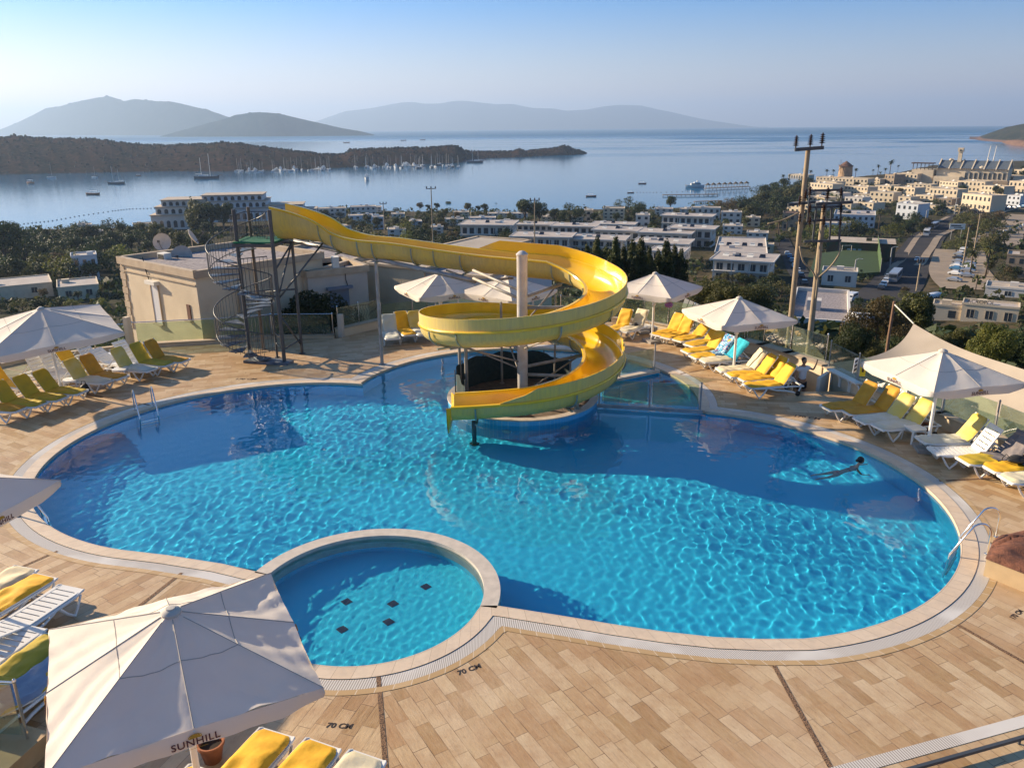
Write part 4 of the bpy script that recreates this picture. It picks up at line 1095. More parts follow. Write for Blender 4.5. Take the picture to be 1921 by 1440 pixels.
LG = [
 ((40, 766), (-8, 762), 'olive lounger cut off by the left edge, lowest of the left row', 'amber', 55, GL),
 ((78, 757), (22, 752), 'olive green cushioned lounger, next to the one cut off by the left edge', 'olive', 55, GL),
 ((116, 746), (60, 740), 'olive green cushioned lounger between two others at the left, its white headboard showing', 'olive', 55, GL),
 ((154, 734), (96, 729), 'olive lounger with pale foot beside the white side table and the dark bag', 'olive', 55, GL),
 ((52, 722), (4, 716), 'bright yellow lounger behind the olive ones at the left edge', 'yellow', 55, GL),
 ((124, 704), (80, 698), 'bare cream plastic lounger with a slatted back, behind the olive loungers', None, 62, GL),
 ((152, 698), (108, 693), 'bare plastic lounger with a plain back beside the pole of the large left umbrella', None, 62, GL),
 ((180, 688), (139, 683), 'orange yellow lounger just under the edge of the large left umbrella', 'yellow', 55, GL),
 ((212, 672), (171, 667), 'bare grey plastic lounger with raised back near the glass fence at the left', None, 55, GL),
 ((203, 714), (158, 709), 'lime green cushioned lounger right of the white side table at the left', 'lime', 58, GL),
 ((230, 706), (190, 701), 'amber backed lounger with a grey seat between the two lime loungers', 'amber', 58, GL),
 ((248, 682), (214, 677), 'bare white lounger folded low behind the faded lime one', None, 30, GL),
 ((285, 692), (243, 687), 'faded lime lounger with a small white table at its foot', 'lime', 60, GL),
 ((286, 678), (252, 673), 'bare white lounger behind the green one, left terrace', None, 55, GL),
 ((318, 682), (277, 677), 'pale green cushioned lounger, second from the stair end of the left row', 'olive', 60, GL),
 ((348, 675), (304, 671), 'amber lounger at the end of the left row, nearest the spiral stair', 'amber', 60, GL),
 ((737, 634), (730, 617), 'pale lounger beside the slide support post behind the pool', 'pale', 60, GB),
 ((770, 627), (756, 615), 'amber yellow lounger between two pale ones behind the slide', 'yellow', 60, GB),
 ((797, 626), (781, 614), 'pale lounger partly hidden by the left side of the slide spiral', 'lime', 60, GB),
 ((1143, 620), (1166, 610), 'yellow lounger partly behind the right side of the slide bend', 'yellow', 55, GB),
 ((1166, 620), (1194, 611), 'cream lounger with a black hat on it, right of the slide bend', 'cream', 58, GB),
 ((1230, 627), (1262, 618), 'yellow lounger first in the far right row, half in umbrella shade', 'yellow', 55, GR),
 ((1247, 632), (1284, 622), 'yellow lounger second in the far right row', 'yellow', 55, GR),
 ((1269, 637), (1307, 629), 'yellow lounger third in the far right row, its back turned to the light', 'yellow', 40, GR),
 ((1291, 646), (1326, 639), 'yellow lounger fourth in the far right row, back hidden by the umbrella', 'yellow', 50, GR),
 ((1284, 658), (1326, 653), 'yellow lounger next to the one with the printed blue towel', 'yellow', 55, GR),
 ((1299, 668), (1344, 663), 'yellow lounger with a printed blue towel over its back', 'yellow', 52, GR),
 ((1317, 675), (1366, 671), 'pale lounger with a turquoise towel over its back, by the umbrella pole', 'cream', 52, GR),
 ((1348, 692), (1401, 689), 'cream cushioned lounger right of the umbrella pole on the right terrace', 'cream', 55, GR),
 ((1366, 702), (1418, 699), 'yellow lounger right of the cream one, with crumpled cushion', 'yellow', 55, GR),
 ((1388, 709), (1441, 704), 'yellow lounger second from the person standing at the right wall', 'yellow', 55, GR),
 ((1400, 722), (1461, 717), 'yellow lounger with white frame and black wheel, closest to the standing person', 'yellow', 55, GR),
 ((1549, 763), (1601, 757), 'yellow lounger nearest the steps, first of the right group', 'amber', 58, GR),
 ((1586, 771), (1641, 766), 'yellow lounger second of the right group, white back frame behind', 'amber', 58, GR),
 ((1612, 787), (1673, 780), 'pale lounger with a faded lime back, third of the right group', 'lime', 55, GR),
 ((1646, 799), (1710, 791), 'lime yellow lounger beside the white plastic table at the right', 'lime', 55, GR),
 ((1727, 823), (1793, 821), 'faded lounger between the umbrella pole and the bare white lounger', 'lime', 55, GR),
 ((1750, 844), (1824, 843), 'bare white plastic lounger with six slots in its raised back', None, 60, GR),
 ((1806, 862), (1868, 858), 'olive seated lounger with a grey towel over its back', 'olive', 48, GR),
 ((1853, 876), (1921, 871), 'orange yellow lounger cut off by the right edge', 'yellow', 48, GR),
 ((1886, 896), (1960, 892), 'cream lounger foot poking in at the right edge', 'cream', 48, GR),
 ((50, 1062), (-14, 1100), 'cream flat cushioned lounger, farthest in the near left corner', 'cream', 8, GN),
 ((86, 1077), (10, 1122), 'flat yellow cushioned lounger beside the bare white one, near left corner', 'yellow', 8, GN),
 ((134, 1098), (66, 1142), 'bare white slatted lounger throwing a slotted shadow, near left corner', None, 14, GN),
 ((62, 1172), (0, 1215), 'bare white lounger mostly hidden beneath the olive one', None, 30, GN),
 ((110, 1188), (45, 1240), 'olive yellow lounger with its head raised, cut off by the left edge', 'olive', 25, GN),
 ((150, 1215), (88, 1262), 'yellow lounger under a blue grey towel, half below the near umbrella', 'yellow', 14, GN),
 ((388, 1440), (310, 1520), 'yellow lounger just showing under the near umbrella at the bottom edge', 'yellow', 10, GF),
 ((520, 1370), (436, 1462), 'yellow crumpled lounger at the bottom edge, right of the flower pot', 'yellow', 8, GF),
 ((607, 1391), (528, 1480), 'yellow lounger with white corner board at the bottom edge', 'yellow', 8, GF),
 ((690, 1413), (620, 1500), 'cream lounger at the bottom edge near the pebble strip', 'cream', 8, GF),
]
LOC = {}
for i, (ft, hg, lab, col, be, grp) in enumerate(LG):
    sc = {'lime': 'pale'}.get(col, col)
    r_ = lounger(ft, hg, 0, lab, sc, be, grp, seed=i, back_col=col)
    LOC[lab] = r_
def lk(s): return [v for k, v in LOC.items() if s in k][0]
_, x, y, a, b = lk('with a printed blue'); towel_on(x, y, a, b, ptow, 'blue towel with a red and white print over a yellow lounger back', 3, Ls=0.35)
_, x, y, a, b = lk('turquoise towel over'); towel_on(x, y, a, b, M_['teal'], 'plain turquoise towel hung over a lounger back by the umbrella pole', 4, Ls=0.12, w=0.72)
_, x, y, a, b = lk('with a grey towel'); towel_on(x, y, a, b, M_['greytowel'], 'brown grey towel over the olive seated lounger at the right', 5, Ls=0.45, w=0.7)
_, x, y, a, b = lk('orange yellow lounger cut off'); towel_on(x, y, a, b, M_['greytowel'], 'brown grey towel at the right edge beside the black bag', 6, Ls=0.3, w=0.7)
_, x, y, a, b = lk('under a blue grey'); towel_on(x, y, a, b, M_['bluegrey'], 'blue grey towel spread on the lounger under the near umbrella', 7, Ls=0.9, w=0.6)
# small side tables
def side_table(px, py, label, rz=0.0, s=1.0):
    g = P(px, py); e_ = empty('side_table', (g.x, g.y, 0), rz, s); tag(e_, label, 'side table', 'white plastic side tables')
    wp = M_['white_plastic']
    def top(mb):
        pts = [(math.copysign(abs(math.cos(t)) ** 0.35, math.cos(t)) * 0.24, math.copysign(abs(math.sin(t)) ** 0.35, math.sin(t)) * 0.24) for t in [k * PI / 14 + 0.05 for k in range(28)]]
        mb.prism(pts, 0.40, 0.425); mb.prism([(a * 0.94, b * 0.94) for a, b in pts], 0.36, 0.40)
    mesh_part('ttop', top, wp, e_, 'table_top')
    for sx_, sy_ in ((-1, -1), (1, -1), (1, 1), (-1, 1)):
        mesh_part(('tleg', sx_, sy_), lambda mb: (mb.bar((sx_ * 0.19, sy_ * 0.19, 0.37), (sx_ * 0.22, sy_ * 0.22, 0.0), 0.055, 0.03)), wp, e_, 'leg')
side_table(1713, 827, 'white plastic side table in front of the lime yellow lounger at the right', R(10))
side_table(136, 733, 'white plastic side table beside the dark bag on the left terrace', R(20))
side_table(116, 722, 'small cream table behind the white one, left terrace', R(40), 0.8)
side_table(229, 712, 'white side table at the foot of the faded lime lounger', R(5))
side_table(200, 684, 'pale side table behind the amber lounger at the left', R(15))
# terracotta pots
def pot(px, py, label, s=1.0):
    g = P(px, py); e_ = empty('flower_pot', (g.x, g.y, 0), 0, s); tag(e_, label, 'flower pot')
    mb = MB(); mb.lathe([(0.001, 0), (0.12, 0), (0.17, 0.26), (0.19, 0.27), (0.19, 0.32), (0.165, 0.32), (0.15, 0.24), (0.001, 0.24)], (0, 0, 0), 20, caps=False); mb.build('pot', M_['terracotta'], e_, smooth=True, angle=R(30))
    mb = MB(); mb.lathe([(0.001, 0.255), (0.148, 0.25)], (0, 0, 0), 16, caps=False); mb.build('soil', mat('soil', (0.03, 0.02, 0.015), 0.95, noise=0.4), e_)
pot(400, 1424, 'terracotta pot with dark soil beside the near umbrella pole', 1.0)
pot(1733, 812, 'terracotta pot beside the pole of the umbrella at the right', 0.9)
# bag, hat, boxes
def blob(name, c, rad, m, label, cat, seed=0, n=2):
    import bmesh as _b
    bm2 = _b.new(); _b.ops.create_icosphere(bm2, subdivisions=n, radius=1); rg = random.Random(seed); ph = [rg.uniform(0, 6) for _ in range(6)]
    for v in bm2.verts:
        k = 1 + 0.10 * math.sin(v.co.x * 4 + ph[0]) + 0.08 * math.sin(v.co.y * 5 + ph[1]) + 0.07 * math.sin(v.co.z * 6 + ph[2])
        v.co = Vector((v.co.x * rad[0] * k, v.co.y * rad[1] * k, v.co.z * rad[2] * k))
        if v.co.z < -rad[2] * 0.8: v.co.z = -rad[2] * 0.8
    me = bpy.data.meshes.new(name); bm2.to_mesh(me); bm2.free(); me.materials.append(m)
    me.polygons.foreach_set('use_smooth', [True] * len(me.polygons))
    o = bpy.data.objects.new(name, me); C.objects.link(o); o.location = c
    if label: tag(o, label, cat)
    return o
g = P(160, 738); e_ = blob('beach_bag', (g.x, g.y, 0.16), (0.16, 0.14, 0.19), M_['black'], 'dark round beach bag beside the white table at the left', 'bag', 1, 3)
mb = MB(); mb.tube([(-0.08, 0, 0.15), (-0.06, 0, 0.28), (0.06, 0, 0.28), (0.08, 0, 0.15)], 0.012, 6); mb.build('handle', M_['black'], e_)
_, x, y, a, b = lk('black hat')
hat = empty('sun_hat', (x + 0.15 * math.cos(a), y + 0.15 * math.sin(a), 0.43)); tag(hat, 'black hat lying on the cream lounger', 'hat')
mb = MB(); mb.lathe([(0.19, 0.0), (0.19, 0.012), (0.095, 0.02)], (0, 0, 0), 20, caps=False); mb.build('brim', M_['black'], hat)
mb = MB(); mb.lathe([(0.10, 0.01), (0.09, 0.09), (0.05, 0.115), (0.001, 0.12)], (0, 0, 0), 20, caps=False); mb.build('crown', M_['black'], hat)
_, x, y, a, b = lk('orange yellow lounger cut off')
e_ = blob('beach_bag', (x + 0.35 * math.cos(a) - 0.05, y + 0.35 * math.sin(a), 0.55), (0.26, 0.16, 0.10), M_['black'], 'black bag and straps lying on the orange lounger at the right edge', 'bag', 3, 3)
mb = MB(); mb.tube([(-0.2, 0, 0.06), (-0.28, 0.02, 0.14), (-0.34, 0.05, 0.02), (-0.3, 0.1, -0.06)], 0.012, 6); mb.build('strap', M_['black'], e_)
g = P(1213, 624)
e_ = empty('storage_crate', (g.x, g.y, 0), R(15)); tag(e_, 'low pale grey crate on the floor between the cream lounger and the umbrella pole', 'crate')
mb = MB(); mb.box((0, 0, 0.13), (0.8, 0.45, 0.22)); mb.build('body', mat('crate_grey', (0.45, 0.44, 0.43), 0.7, noise=0.3), e_)
mb = MB(); mb.box((0, 0, 0.26), (0.84, 0.49, 0.04)); mb.build('lid', mat('crate_lid', (0.55, 0.54, 0.52), 0.7, noise=0.3), e_)
# ================================================================ POOL LADDERS
def ladder(px1, px2, inward, label, hb=0.75):
    a, b = P(*px1), P(*px2); e_ = empty('pool_ladder', (0, 0, 0)); tag(e_, label, 'pool ladder', 'steel pool ladders')
    d = Vector((inward[0], inward[1], 0)).normalized()
    for q in (a, b):
        mb = MB(); pts = [Vector((q.x, q.y, 0.0)), Vector((q.x, q.y, hb * 0.62))]
        for k in range(1, 9):
            t = k / 9 * PI * 0.78
            pts.append(Vector((q.x, q.y, hb * 0.62)) + d * (0.24 * (1 - math.cos(t))) + Vector((0, 0, 0.26 * math.sin(t))))
        pts.append(Vector((q.x, q.y, 0.05)) + d * 0.80); pts.append(Vector((q.x, q.y, -1.0)) + d * 0.86)
        mb.tube(pts, 0.022, 10); mb.lathe([(0.05, 0.013), (0.05, 0.03), (0.025, 0.035)], (q.x, q.y, 0), 12); mb.build('handrail', M_['steel'], e_, smooth=True, angle=R(50))
    for k in range(3):
        z = -0.36 - 0.26 * k; mb = MB(); mb.bar(Vector((a.x, a.y, z)) + d * 0.83, Vector((b.x, b.y, z)) + d * 0.83, 0.07, 0.03); mb.build('rung', M_['steel'], e_)
ladder((253, 769), (287, 762), (0.55, -0.83), 'steel ladder rails at the far left of the pool, beside the left loungers')
ladder((1868, 1008), (1851, 1040), (-1, -0.05), 'steel ladder rails at the right end of the pool, by the brown rock')
q = P(40, 960); ladder((22, 950), (34, 968), (0.98, -0.2), 'steel ladder half hidden below the umbrella at the left edge')
# ================================================================ BROWN ROCK BENCH at the right edge
rock = empty('rock_planter', (0, 0, 0)); tag(rock, 'brown rock topped stone planter with a beige side, cut off by the right edge', 'planter')
pr = [P(1852, 1052, 0.35), P(1851, 1028, 0.35), P(1990, 965, 0.35), P(2060, 1130, 0.35), P(1921, 1086, 0.35)]
pz = [(p.x, p.y) for p in (P(1851, 1046, 0.40), P(1866, 1012, 0.40), P(2050, 960, 0.40), P(2120, 1150, 0.40))]
mb = MB(); mb.prism(pz, 0.0, 0.38); mb.build('side', mat('beige_planter', (0.50, 0.36, 0.20), 0.8, noise=0.15, nscale=3), rock)
rockm = mat('brown_rock', (0.20, 0.075, 0.04), 0.85, col2=(0.09, 0.035, 0.02), nscale=9, bump=1.0, bscale=40, detail=8)
c_ = Vector((sum(p[0] for p in pz) / 4, sum(p[1] for p in pz) / 4)); mb = MB(); nn = 26
vs = []
for i in range(nn + 1):
    for j in range(nn + 1):
        u = i / nn; v = j / nn
        p = Vector(pz[0]).lerp(Vector(pz[1]), v).lerp(Vector(pz[3]).lerp(Vector(pz[2]), v), u)
        ed = min(1, min(u, 1 - u, v, 1 - v) * 7)
        p = p.lerp(c_, -0.02)
        z = 0.385 + 0.16 * ed ** 0.6 + 0.035 * ed * math.sin(u * 11 + math.sin(v * 9) * 2) + 0.02 * ed * math.sin(v * 23 + u * 17)
        if abs(v - 0.5 - 0.2 * math.sin(u * 6)) < 0.025: z -= 0.05
        vs.append((p.x, p.y, z))
m_ = nn + 1; mb.add(vs, [(i * m_ + j, (i + 1) * m_ + j, (i + 1) * m_ + j + 1, i * m_ + j + 1) for i in range(nn) for j in range(nn)])
mb.build('rock_top', rockm, rock, smooth=True)
# ================================================================ DEPTH MARKS ON THE DECK
def ground_text(txt, px0, px1, size, label, shear=0.15):
    a, b = P(*px0), P(*px1); m_ = (a + b) / 2; t = (b - a).normalized(); n_ = Vector((-t.y, t.x, 0))
    Mx = Matrix(((t.x, n_.x, 0, m_.x), (t.y, n_.y, 0, m_.y), (0, 0, 1, 0.003), (0, 0, 0, 1)))
    o = text_mesh(txt, size, M_['blackpaint'], None, 'depth_marking', Mx, bold=0.004, shear=shear); tag(o, label, 'depth marking', 'painted depth numbers on the deck'); return o
ground_text('70 CM', (864, 1261), (895, 1250), 0.155, 'painted 70 CM mark beside the round pool rim')
ground_text('70 CM', (618, 1360), (654, 1362), 0.145, 'painted 70 CM mark between the bottom loungers and the pebble strip')
ground_text('170 CM', (1900, 1158), (1914, 1146), 0.13, 'painted 170 CM mark at the right of the deck', shear=0)
ground_text('170 CM', (1502, 781), (1524, 784), 0.24, 'faint painted 170 CM mark near the right row of loungers')
ground_text('170 CM', (452, 711), (470, 711), 0.24, 'faint painted 170 CM mark near the foot of the spiral stair')
# ================================================================ SEA, TERRAIN, ISLANDS
RE = 6.371e6
def curve_z(x, y): return -(x * x + y * y) / (2 * RE)
def SP(px, py, dz=0.0):
    d = ray(px, py); x = y = 0; z = SEA0
    for _ in range(6):
        t = (z + dz - H) / d.z; x, y = d.x * t, d.y * t; z = SEA0 + curve_z(x, y)
    return Vector((x, y, z + dz))
seam, sb = base('sea_water', 0.12)
geo = N(seam, 'ShaderNodeNewGeometry').outputs['Position']
sb.inputs['Base Color'].default_value = (0.006, 0.09, 0.19, 1); sb.inputs['IOR'].default_value = 1.33
sb.inputs['Roughness'].default_value = 0.10
mp = N(seam, 'ShaderNodeMapping'); mp.inputs['Scale'].default_value = (0.25, 1, 1); L(seam, geo, mp.inputs[0])
n1 = N(seam, 'ShaderNodeTexNoise', i_Scale=0.35, i_Detail=5); L(seam, mp.outputs[0], n1.inputs['Vector'])
mpb = N(seam, 'ShaderNodeMapping'); mpb.inputs['Scale'].default_value = (0.0012, 0.0035, 1); L(seam, geo, mpb.inputs[0])
big = N(seam, 'ShaderNodeTexNoise', i_Scale=1.0, i_Detail=5, i_Roughness=0.6); L(seam, mpb.outputs[0], big.inputs['Vector'])
sep = N(seam, 'ShaderNodeSeparateXYZ'); L(seam, geo, sep.inputs[0])
far = N(seam, 'ShaderNodeMapRange'); far.inputs[1].default_value = 3600; far.inputs[2].default_value = 5600; L(seam, sep.outputs[1], far.inputs[0])
rip = N(seam, 'ShaderNodeMapRange'); rip.inputs[1].default_value = 0.50; rip.inputs[2].default_value = 0.60; rip.inputs[3].default_value = 0.0; rip.inputs[4].default_value = 0.6; L(seam, big.outputs[0], rip.inputs[0])
nearm = N(seam, 'ShaderNodeMapRange'); nearm.inputs[1].default_value = 1200; nearm.inputs[2].default_value = 2500; L(seam, sep.outputs[1], nearm.inputs[0])
xm = N(seam, 'ShaderNodeMapRange'); xm.inputs[1].default_value = -300; xm.inputs[2].default_value = 900; L(seam, sep.outputs[0], xm.inputs[0])
m1 = N(seam, 'ShaderNodeMath', operation='MULTIPLY'); L(seam, rip.outputs[0], m1.inputs[0]); L(seam, nearm.outputs[0], m1.inputs[1])
m1b = N(seam, 'ShaderNodeMath', operation='MULTIPLY'); L(seam, m1.outputs[0], m1b.inputs[0]); L(seam, xm.outputs[0], m1b.inputs[1])
m2 = N(seam, 'ShaderNodeMath', operation='MAXIMUM'); L(seam, m1b.outputs[0], m2.inputs[0]); L(seam, far.outputs[0], m2.inputs[1])
rg_ = N(seam, 'ShaderNodeMapRange'); rg_.inputs[3].default_value = 0.10; rg_.inputs[4].default_value = 0.55; L(seam, m2.outputs[0], rg_.inputs[0]); L(seam, rg_.outputs[0], sb.inputs['Roughness'])
bst_ = N(seam, 'ShaderNodeMapRange'); bst_.inputs[3].default_value = 0.10; bst_.inputs[4].default_value = 0.8; L(seam, m2.outputs[0], bst_.inputs[0])
bp = N(seam, 'ShaderNodeBump', i_Distance=0.6); L(seam, n1.outputs[0], bp.inputs['Height']); L(seam, bst_.outputs[0], bp.inputs['Strength']); L(seam, bp.outputs[0], sb.inputs['Normal'])
mb = MB(); rings_ = [60, 200, 400, 700, 1100, 1600, 2300, 3200, 4500, 6500, 9000, 12000, 16000, 20000, 24000, 28000, 33000, 40000]
A0, A1, NA = 20, 160, 90; vs = []; fs = []
for r_ in rings_:
    for k in range(NA + 1):
        a = R(A0 + (A1 - A0) * k / NA); x, y = r_ * math.cos(a), r_ * math.sin(a); vs.append((x, y, SEA0 + curve_z(x, y)))
for i in range(len(rings_) - 1):
    for k in range(NA): a = i * (NA + 1) + k; fs.append((a, a + NA + 1, a + NA + 2, a + 1)[::-1])
mb.add(vs, fs); sea = mb.build('sea_water', seam, smooth=True); struct(sea)
# ---- land
SHORE_PX = [(-700, 480), (-300, 455), (0, 441), (100, 433), (200, 434), (300, 428), (400, 410), (520, 400), (600, 398), (700, 398), (900, 401), (1000, 400), (1100, 398), (1200, 398), (1290, 391), (1350, 386), (1400, 378), (1425, 366), (1450, 354), (1500, 346), (1560, 341), (1640, 335), (1700, 322), (1740, 312), (1800, 304), (1900, 302), (2050, 302), (2600, 310)]
SHORE = [tuple(SP(x, y)[:2]) for x, y in SHORE_PX]
LAND = SHORE + [(1400, 60), (1400, -60), (-900, -60), (-900, SHORE[0][1])]
def shore_d(X, Y):
    d = dist_poly(X, Y, SHORE, closed=False)
    return d * np.where(pts_in_poly(X, Y, LAND), 1, -1)
def bumps(X, Y, s, seed):
    rg = np.random.default_rng(seed); Z = np.zeros_like(X, dtype=float)
    for i in range(10):
        k = 2 * PI / (s * rg.uniform(0.5, 1.6)); a = rg.uniform(0, 2 * PI); Z += np.sin(k * (X * math.cos(a) + Y * math.sin(a)) + rg.uniform(0, 6.3))
    return Z / 3.2
HILLS = [(SP(1800, 345), 90, 12, 1.4), (SP(1490, 352), 60, 8, 1.3)]
def terrain(X, Y):
    X = np.asarray(X, float); Y = np.asarray(Y, float)
    D = np.hypot(X, Y)
    # sloping down from behind the terrace to the shore
    q_ = np.clip((D - 58) / 115, 0, 1); z = -8.0 - 27.0 * q_ * q_ * (3 - 2 * q_) - 0.036 * np.clip(D - 170, 0, 330) - 0.006 * np.clip(D - 500, 0, 1e9)
    # the right hand valley with the road stays a little higher and flatter
    z += 0.9 * bumps(X, Y, 90, 4) * np.clip((D - 70) / 100, 0, 1)
    z = np.where(D < 60, np.minimum(z, -8.0), z)
    # rising ground at the far right of the road
    az = np.degrees(np.arctan2(X, Y)); z += np.clip((az - 27) / 12, 0, 1) * np.clip((D - 60) / 100, 0, 1) * 4 * np.clip((420 - D) / 200, 0, 1)
    for c, r_, h_, p_ in HILLS:
        z += h_ * np.exp(-((X - c.x) ** 2 + (Y - c.y) ** 2) / (2 * r_ * r_))
    sd = shore_d(X, Y)
    cap = SEA0 + np.clip(sd, -40, 1e9) * 0.16 + 0.4
    z = np.minimum(z, cap)
    z = np.maximum(z, np.where(sd > 0, SEA0 + 0.5, SEA0 - 8))
    return z
xs = np.concatenate([np.arange(-520, 900, 8.0)]); ys = np.concatenate([np.arange(-40, 200, 6.0), np.arange(200, 1500, 12.0)])
TX, TY = np.meshgrid(xs, ys); TZ = terrain(TX, TY)
pit = (np.abs(TX) < 26) & (TY < 34) ; TZ = np.where(pit, -8.6, TZ)
def tz(x, y):
    return float(terrain(np.array([x]), np.array([y]))[0])
def hit(px, py, dz=0.0):
    d = ray(px, py); d = d / math.hypot(d.x, d.y)
    ts = np.concatenate([np.arange(45, 400, 1.0), np.arange(400, 2500, 4.0)])
    X = d.x * ts; Y = d.y * ts; Zr = H + d.z * ts; T = terrain(X, Y) + dz
    k = np.argmax(Zr <= T) if (Zr <= T).any() else len(ts) - 1
    return Vector((X[k], Y[k], T[k] - dz + dz))
keep = shore_d(TX, TY) > -45
ny_, nx_ = TX.shape
idx = np.arange(nx_ * ny_).reshape(ny_, nx_); cell = keep[:-1, :-1] | keep[1:, 1:]
q = np.stack([idx[:-1, :-1][cell], idx[:-1, 1:][cell], idx[1:, 1:][cell], idx[1:, :-1][cell]], 1)
me = bpy.data.meshes.new('ground'); me.from_pydata(np.stack([TX.ravel(), TY.ravel(), TZ.ravel()], 1).tolist(), [], q.tolist())
grd, gb_m = base('ground_soil', 1.0); gb_m.inputs['Specular IOR Level'].default_value = 0.05
geo = N(grd, 'ShaderNodeNewGeometry').outputs['Position']
nn1 = noise(grd, geo, 0.03, 6, 0.6, 0.35, 0.65); nn2 = noise(grd, geo, 0.4, 6, 0.7, 0.4, 0.7)
c_1 = mix(grd, (0.035, 0.038, 0.020), (0.12, 0.09, 0.055), nn1); c_1 = mix(grd, c_1, (0.022, 0.028, 0.014), nn2); L(grd, c_1, gb_m.inputs['Base Color'])
me.materials.append(grd); me.polygons.foreach_set('use_smooth', [True] * len(me.polygons)); go = bpy.data.objects.new('ground', me); C.objects.link(go); struct(go)
# ---- hilly land strips (peninsula, islands, headland): near shore, ridge, far shore
def ridge_land(name, pts, shore, m, depth, seed, rough=1.0, rows=14, cols=160, label=None):
    # pts: ridge pixels, shore: near waterline pixels; depth: metres from the shore to the ridge
    px0, px1 = pts[0][0], pts[-1][0]
    R_x = [p[0] for p in pts]; R_y = [p[1] for p in pts]; S_x = [p[0] for p in shore]; S_y = [p[1] for p in shore]
    vs = []; rg = np.random.default_rng(seed)
    for j in range(rows + 1):
        t = j / rows * 2          # 0..1 rising, 1..2 falling
        for i in range(cols + 1):
            px = px0 + (px1 - px0) * i / cols
            ry = np.interp(px, R_x, R_y); sy = np.interp(px, S_x, S_y)
            s = SP(px, sy); dsh = math.hypot(s.x, s.y)
            dd = depth(px) if callable(depth) else depth
            u = Vector((s.x / dsh, s.y / dsh, 0))
            r_ = dsh + dd; dr = ray(px, ry); k = math.hypot(dr.x, dr.y); hz = H + dr.z / k * r_
            zs = SEA0 + curve_z(s.x, s.y)
            if t <= 1: f = math.sin(t * PI / 2) ** 0.9
            else: f = math.cos((t - 1) * PI / 2)
            x, y = u.x * (dsh + dd * t), u.y * (dsh + dd * t)
            zz = zs - 2 + (max(hz - zs, 1.0) + 2) * f
            if 0.03 < t < 1.9: zz += rough * (hz - zs) * 0.05 * (math.sin(i * 0.9 + j * 1.3) + math.sin(i * 0.37 + j * 2.1 + 1) + 0.7 * math.sin(i * 2.3 + j * 0.7)) * (0 if abs(t - 1) < 0.08 else min(1, t * 3))
            vs.append((x, y, zz))
    m_ = cols + 1; fs = [(j * m_ + i, j * m_ + i + 1, (j + 1) * m_ + i + 1, (j + 1) * m_ + i) for j in range(rows) for i in range(cols)]
    mb = MB(); mb.add(vs, fs); o = mb.build(name, m, smooth=True); struct(o, label); return o, vs, m_
def hill_mat(name, a, b_, c, sc, rock=None):
    m, hb = base(name, 1.0); hb.inputs['Specular IOR Level'].default_value = 0.0; geo = N(m, 'ShaderNodeNewGeometry').outputs['Position']
    c1 = mix(m, a, b_, noise(m, geo, sc, 8, 0.65, 0.4, 0.62)); c1 = mix(m, c1, c, noise(m, geo, sc * 6, 6, 0.7, 0.5, 0.6))
    if rock:
        sp = N(m, 'ShaderNodeSeparateXYZ'); L(m, geo, sp.inputs[0]); mr = N(m, 'ShaderNodeMapRange'); mr.inputs[1].default_value = SEA0 + rock[1]; mr.inputs[2].default_value = SEA0 + rock[1] * 0.6
        L(m, sp.outputs[2], mr.inputs[0]); c1 = mix(m, c1, rock[0], mr.outputs[0])
    L(m, c1, hb.inputs['Base Color']); return m
pen_m = hill_mat('scrub_hillside', (0.040, 0.024, 0.017), (0.013, 0.014, 0.009), (0.065, 0.036, 0.024), 0.02)
pen_ridge = [(-160, 258), (0, 259), (28, 257), (45, 256), (70, 259), (110, 260), (200, 262), (230, 267), (262, 272), (330, 273), (400, 270), (420, 267), (470, 272), (520, 279), (560, 285), (600, 288), (632, 291), (648, 289), (660, 282), (700, 279), (760, 278), (830, 276), (845, 274), (858, 275), (872, 283), (920, 285), (962, 284), (975, 279), (985, 283), (1010, 281), (1042, 278), (1056, 273), (1066, 275), (1078, 281), (1092, 282), (1101, 287)]
pen_shore = [(-160, 332), (0, 328), (160, 325), (300, 322), (430, 322), (600, 318), (645, 315), (700, 312), (860, 306), (880, 299), (960, 296), (1020, 293), (1098, 290), (1102, 289)]
pen, penv, pen_w = ridge_land('hill_peninsula', pen_ridge, pen_shore, pen_m, lambda px: float(np.interp(px, [-160, 400, 640, 860, 1100], [330, 300, 160, 150, 60])), 3, 0.8, 14, 220, 'low scrubby brown peninsula behind the marina')
isl_m = hill_mat('island_slope', (0.014, 0.030, 0.036), (0.008, 0.022, 0.026), (0.024, 0.036, 0.036), 0.002)
island_ridge = [(-260, 300), (-120, 275), (0, 244), (40, 229), (75, 213), (95, 203), (120, 200), (150, 192), (190, 184), (205, 182), (220, 182), (232, 186), (243, 190), (262, 186), (300, 190), (330, 191), (345, 194), (400, 208), (430, 219), (470, 226), (520, 236), (560, 250)]
ridge_land('hill_island_back', island_ridge, [(-260, 254), (0, 254), (300, 254), (560, 254)], isl_m, 900, 5, 0.5, 12, 160, 'large hazy island with two summits at the left')
island2 = [(300, 256), (345, 244), (390, 232), (430, 222), (445, 216), (480, 211), (500, 211), (525, 213), (580, 226), (610, 233), (640, 240), (680, 247), (702, 253)]
ridge_land('hill_island_front', island2, [(300, 257), (500, 256.5), (702, 254.5)], isl_m, 420, 7, 0.5, 12, 100, 'darker hazy hill of the island sloping to the sea on the right')
farm = hill_mat('far_mountain', (0.03, 0.03, 0.03), (0.025, 0.03, 0.028), (0.035, 0.035, 0.03), 0.001)
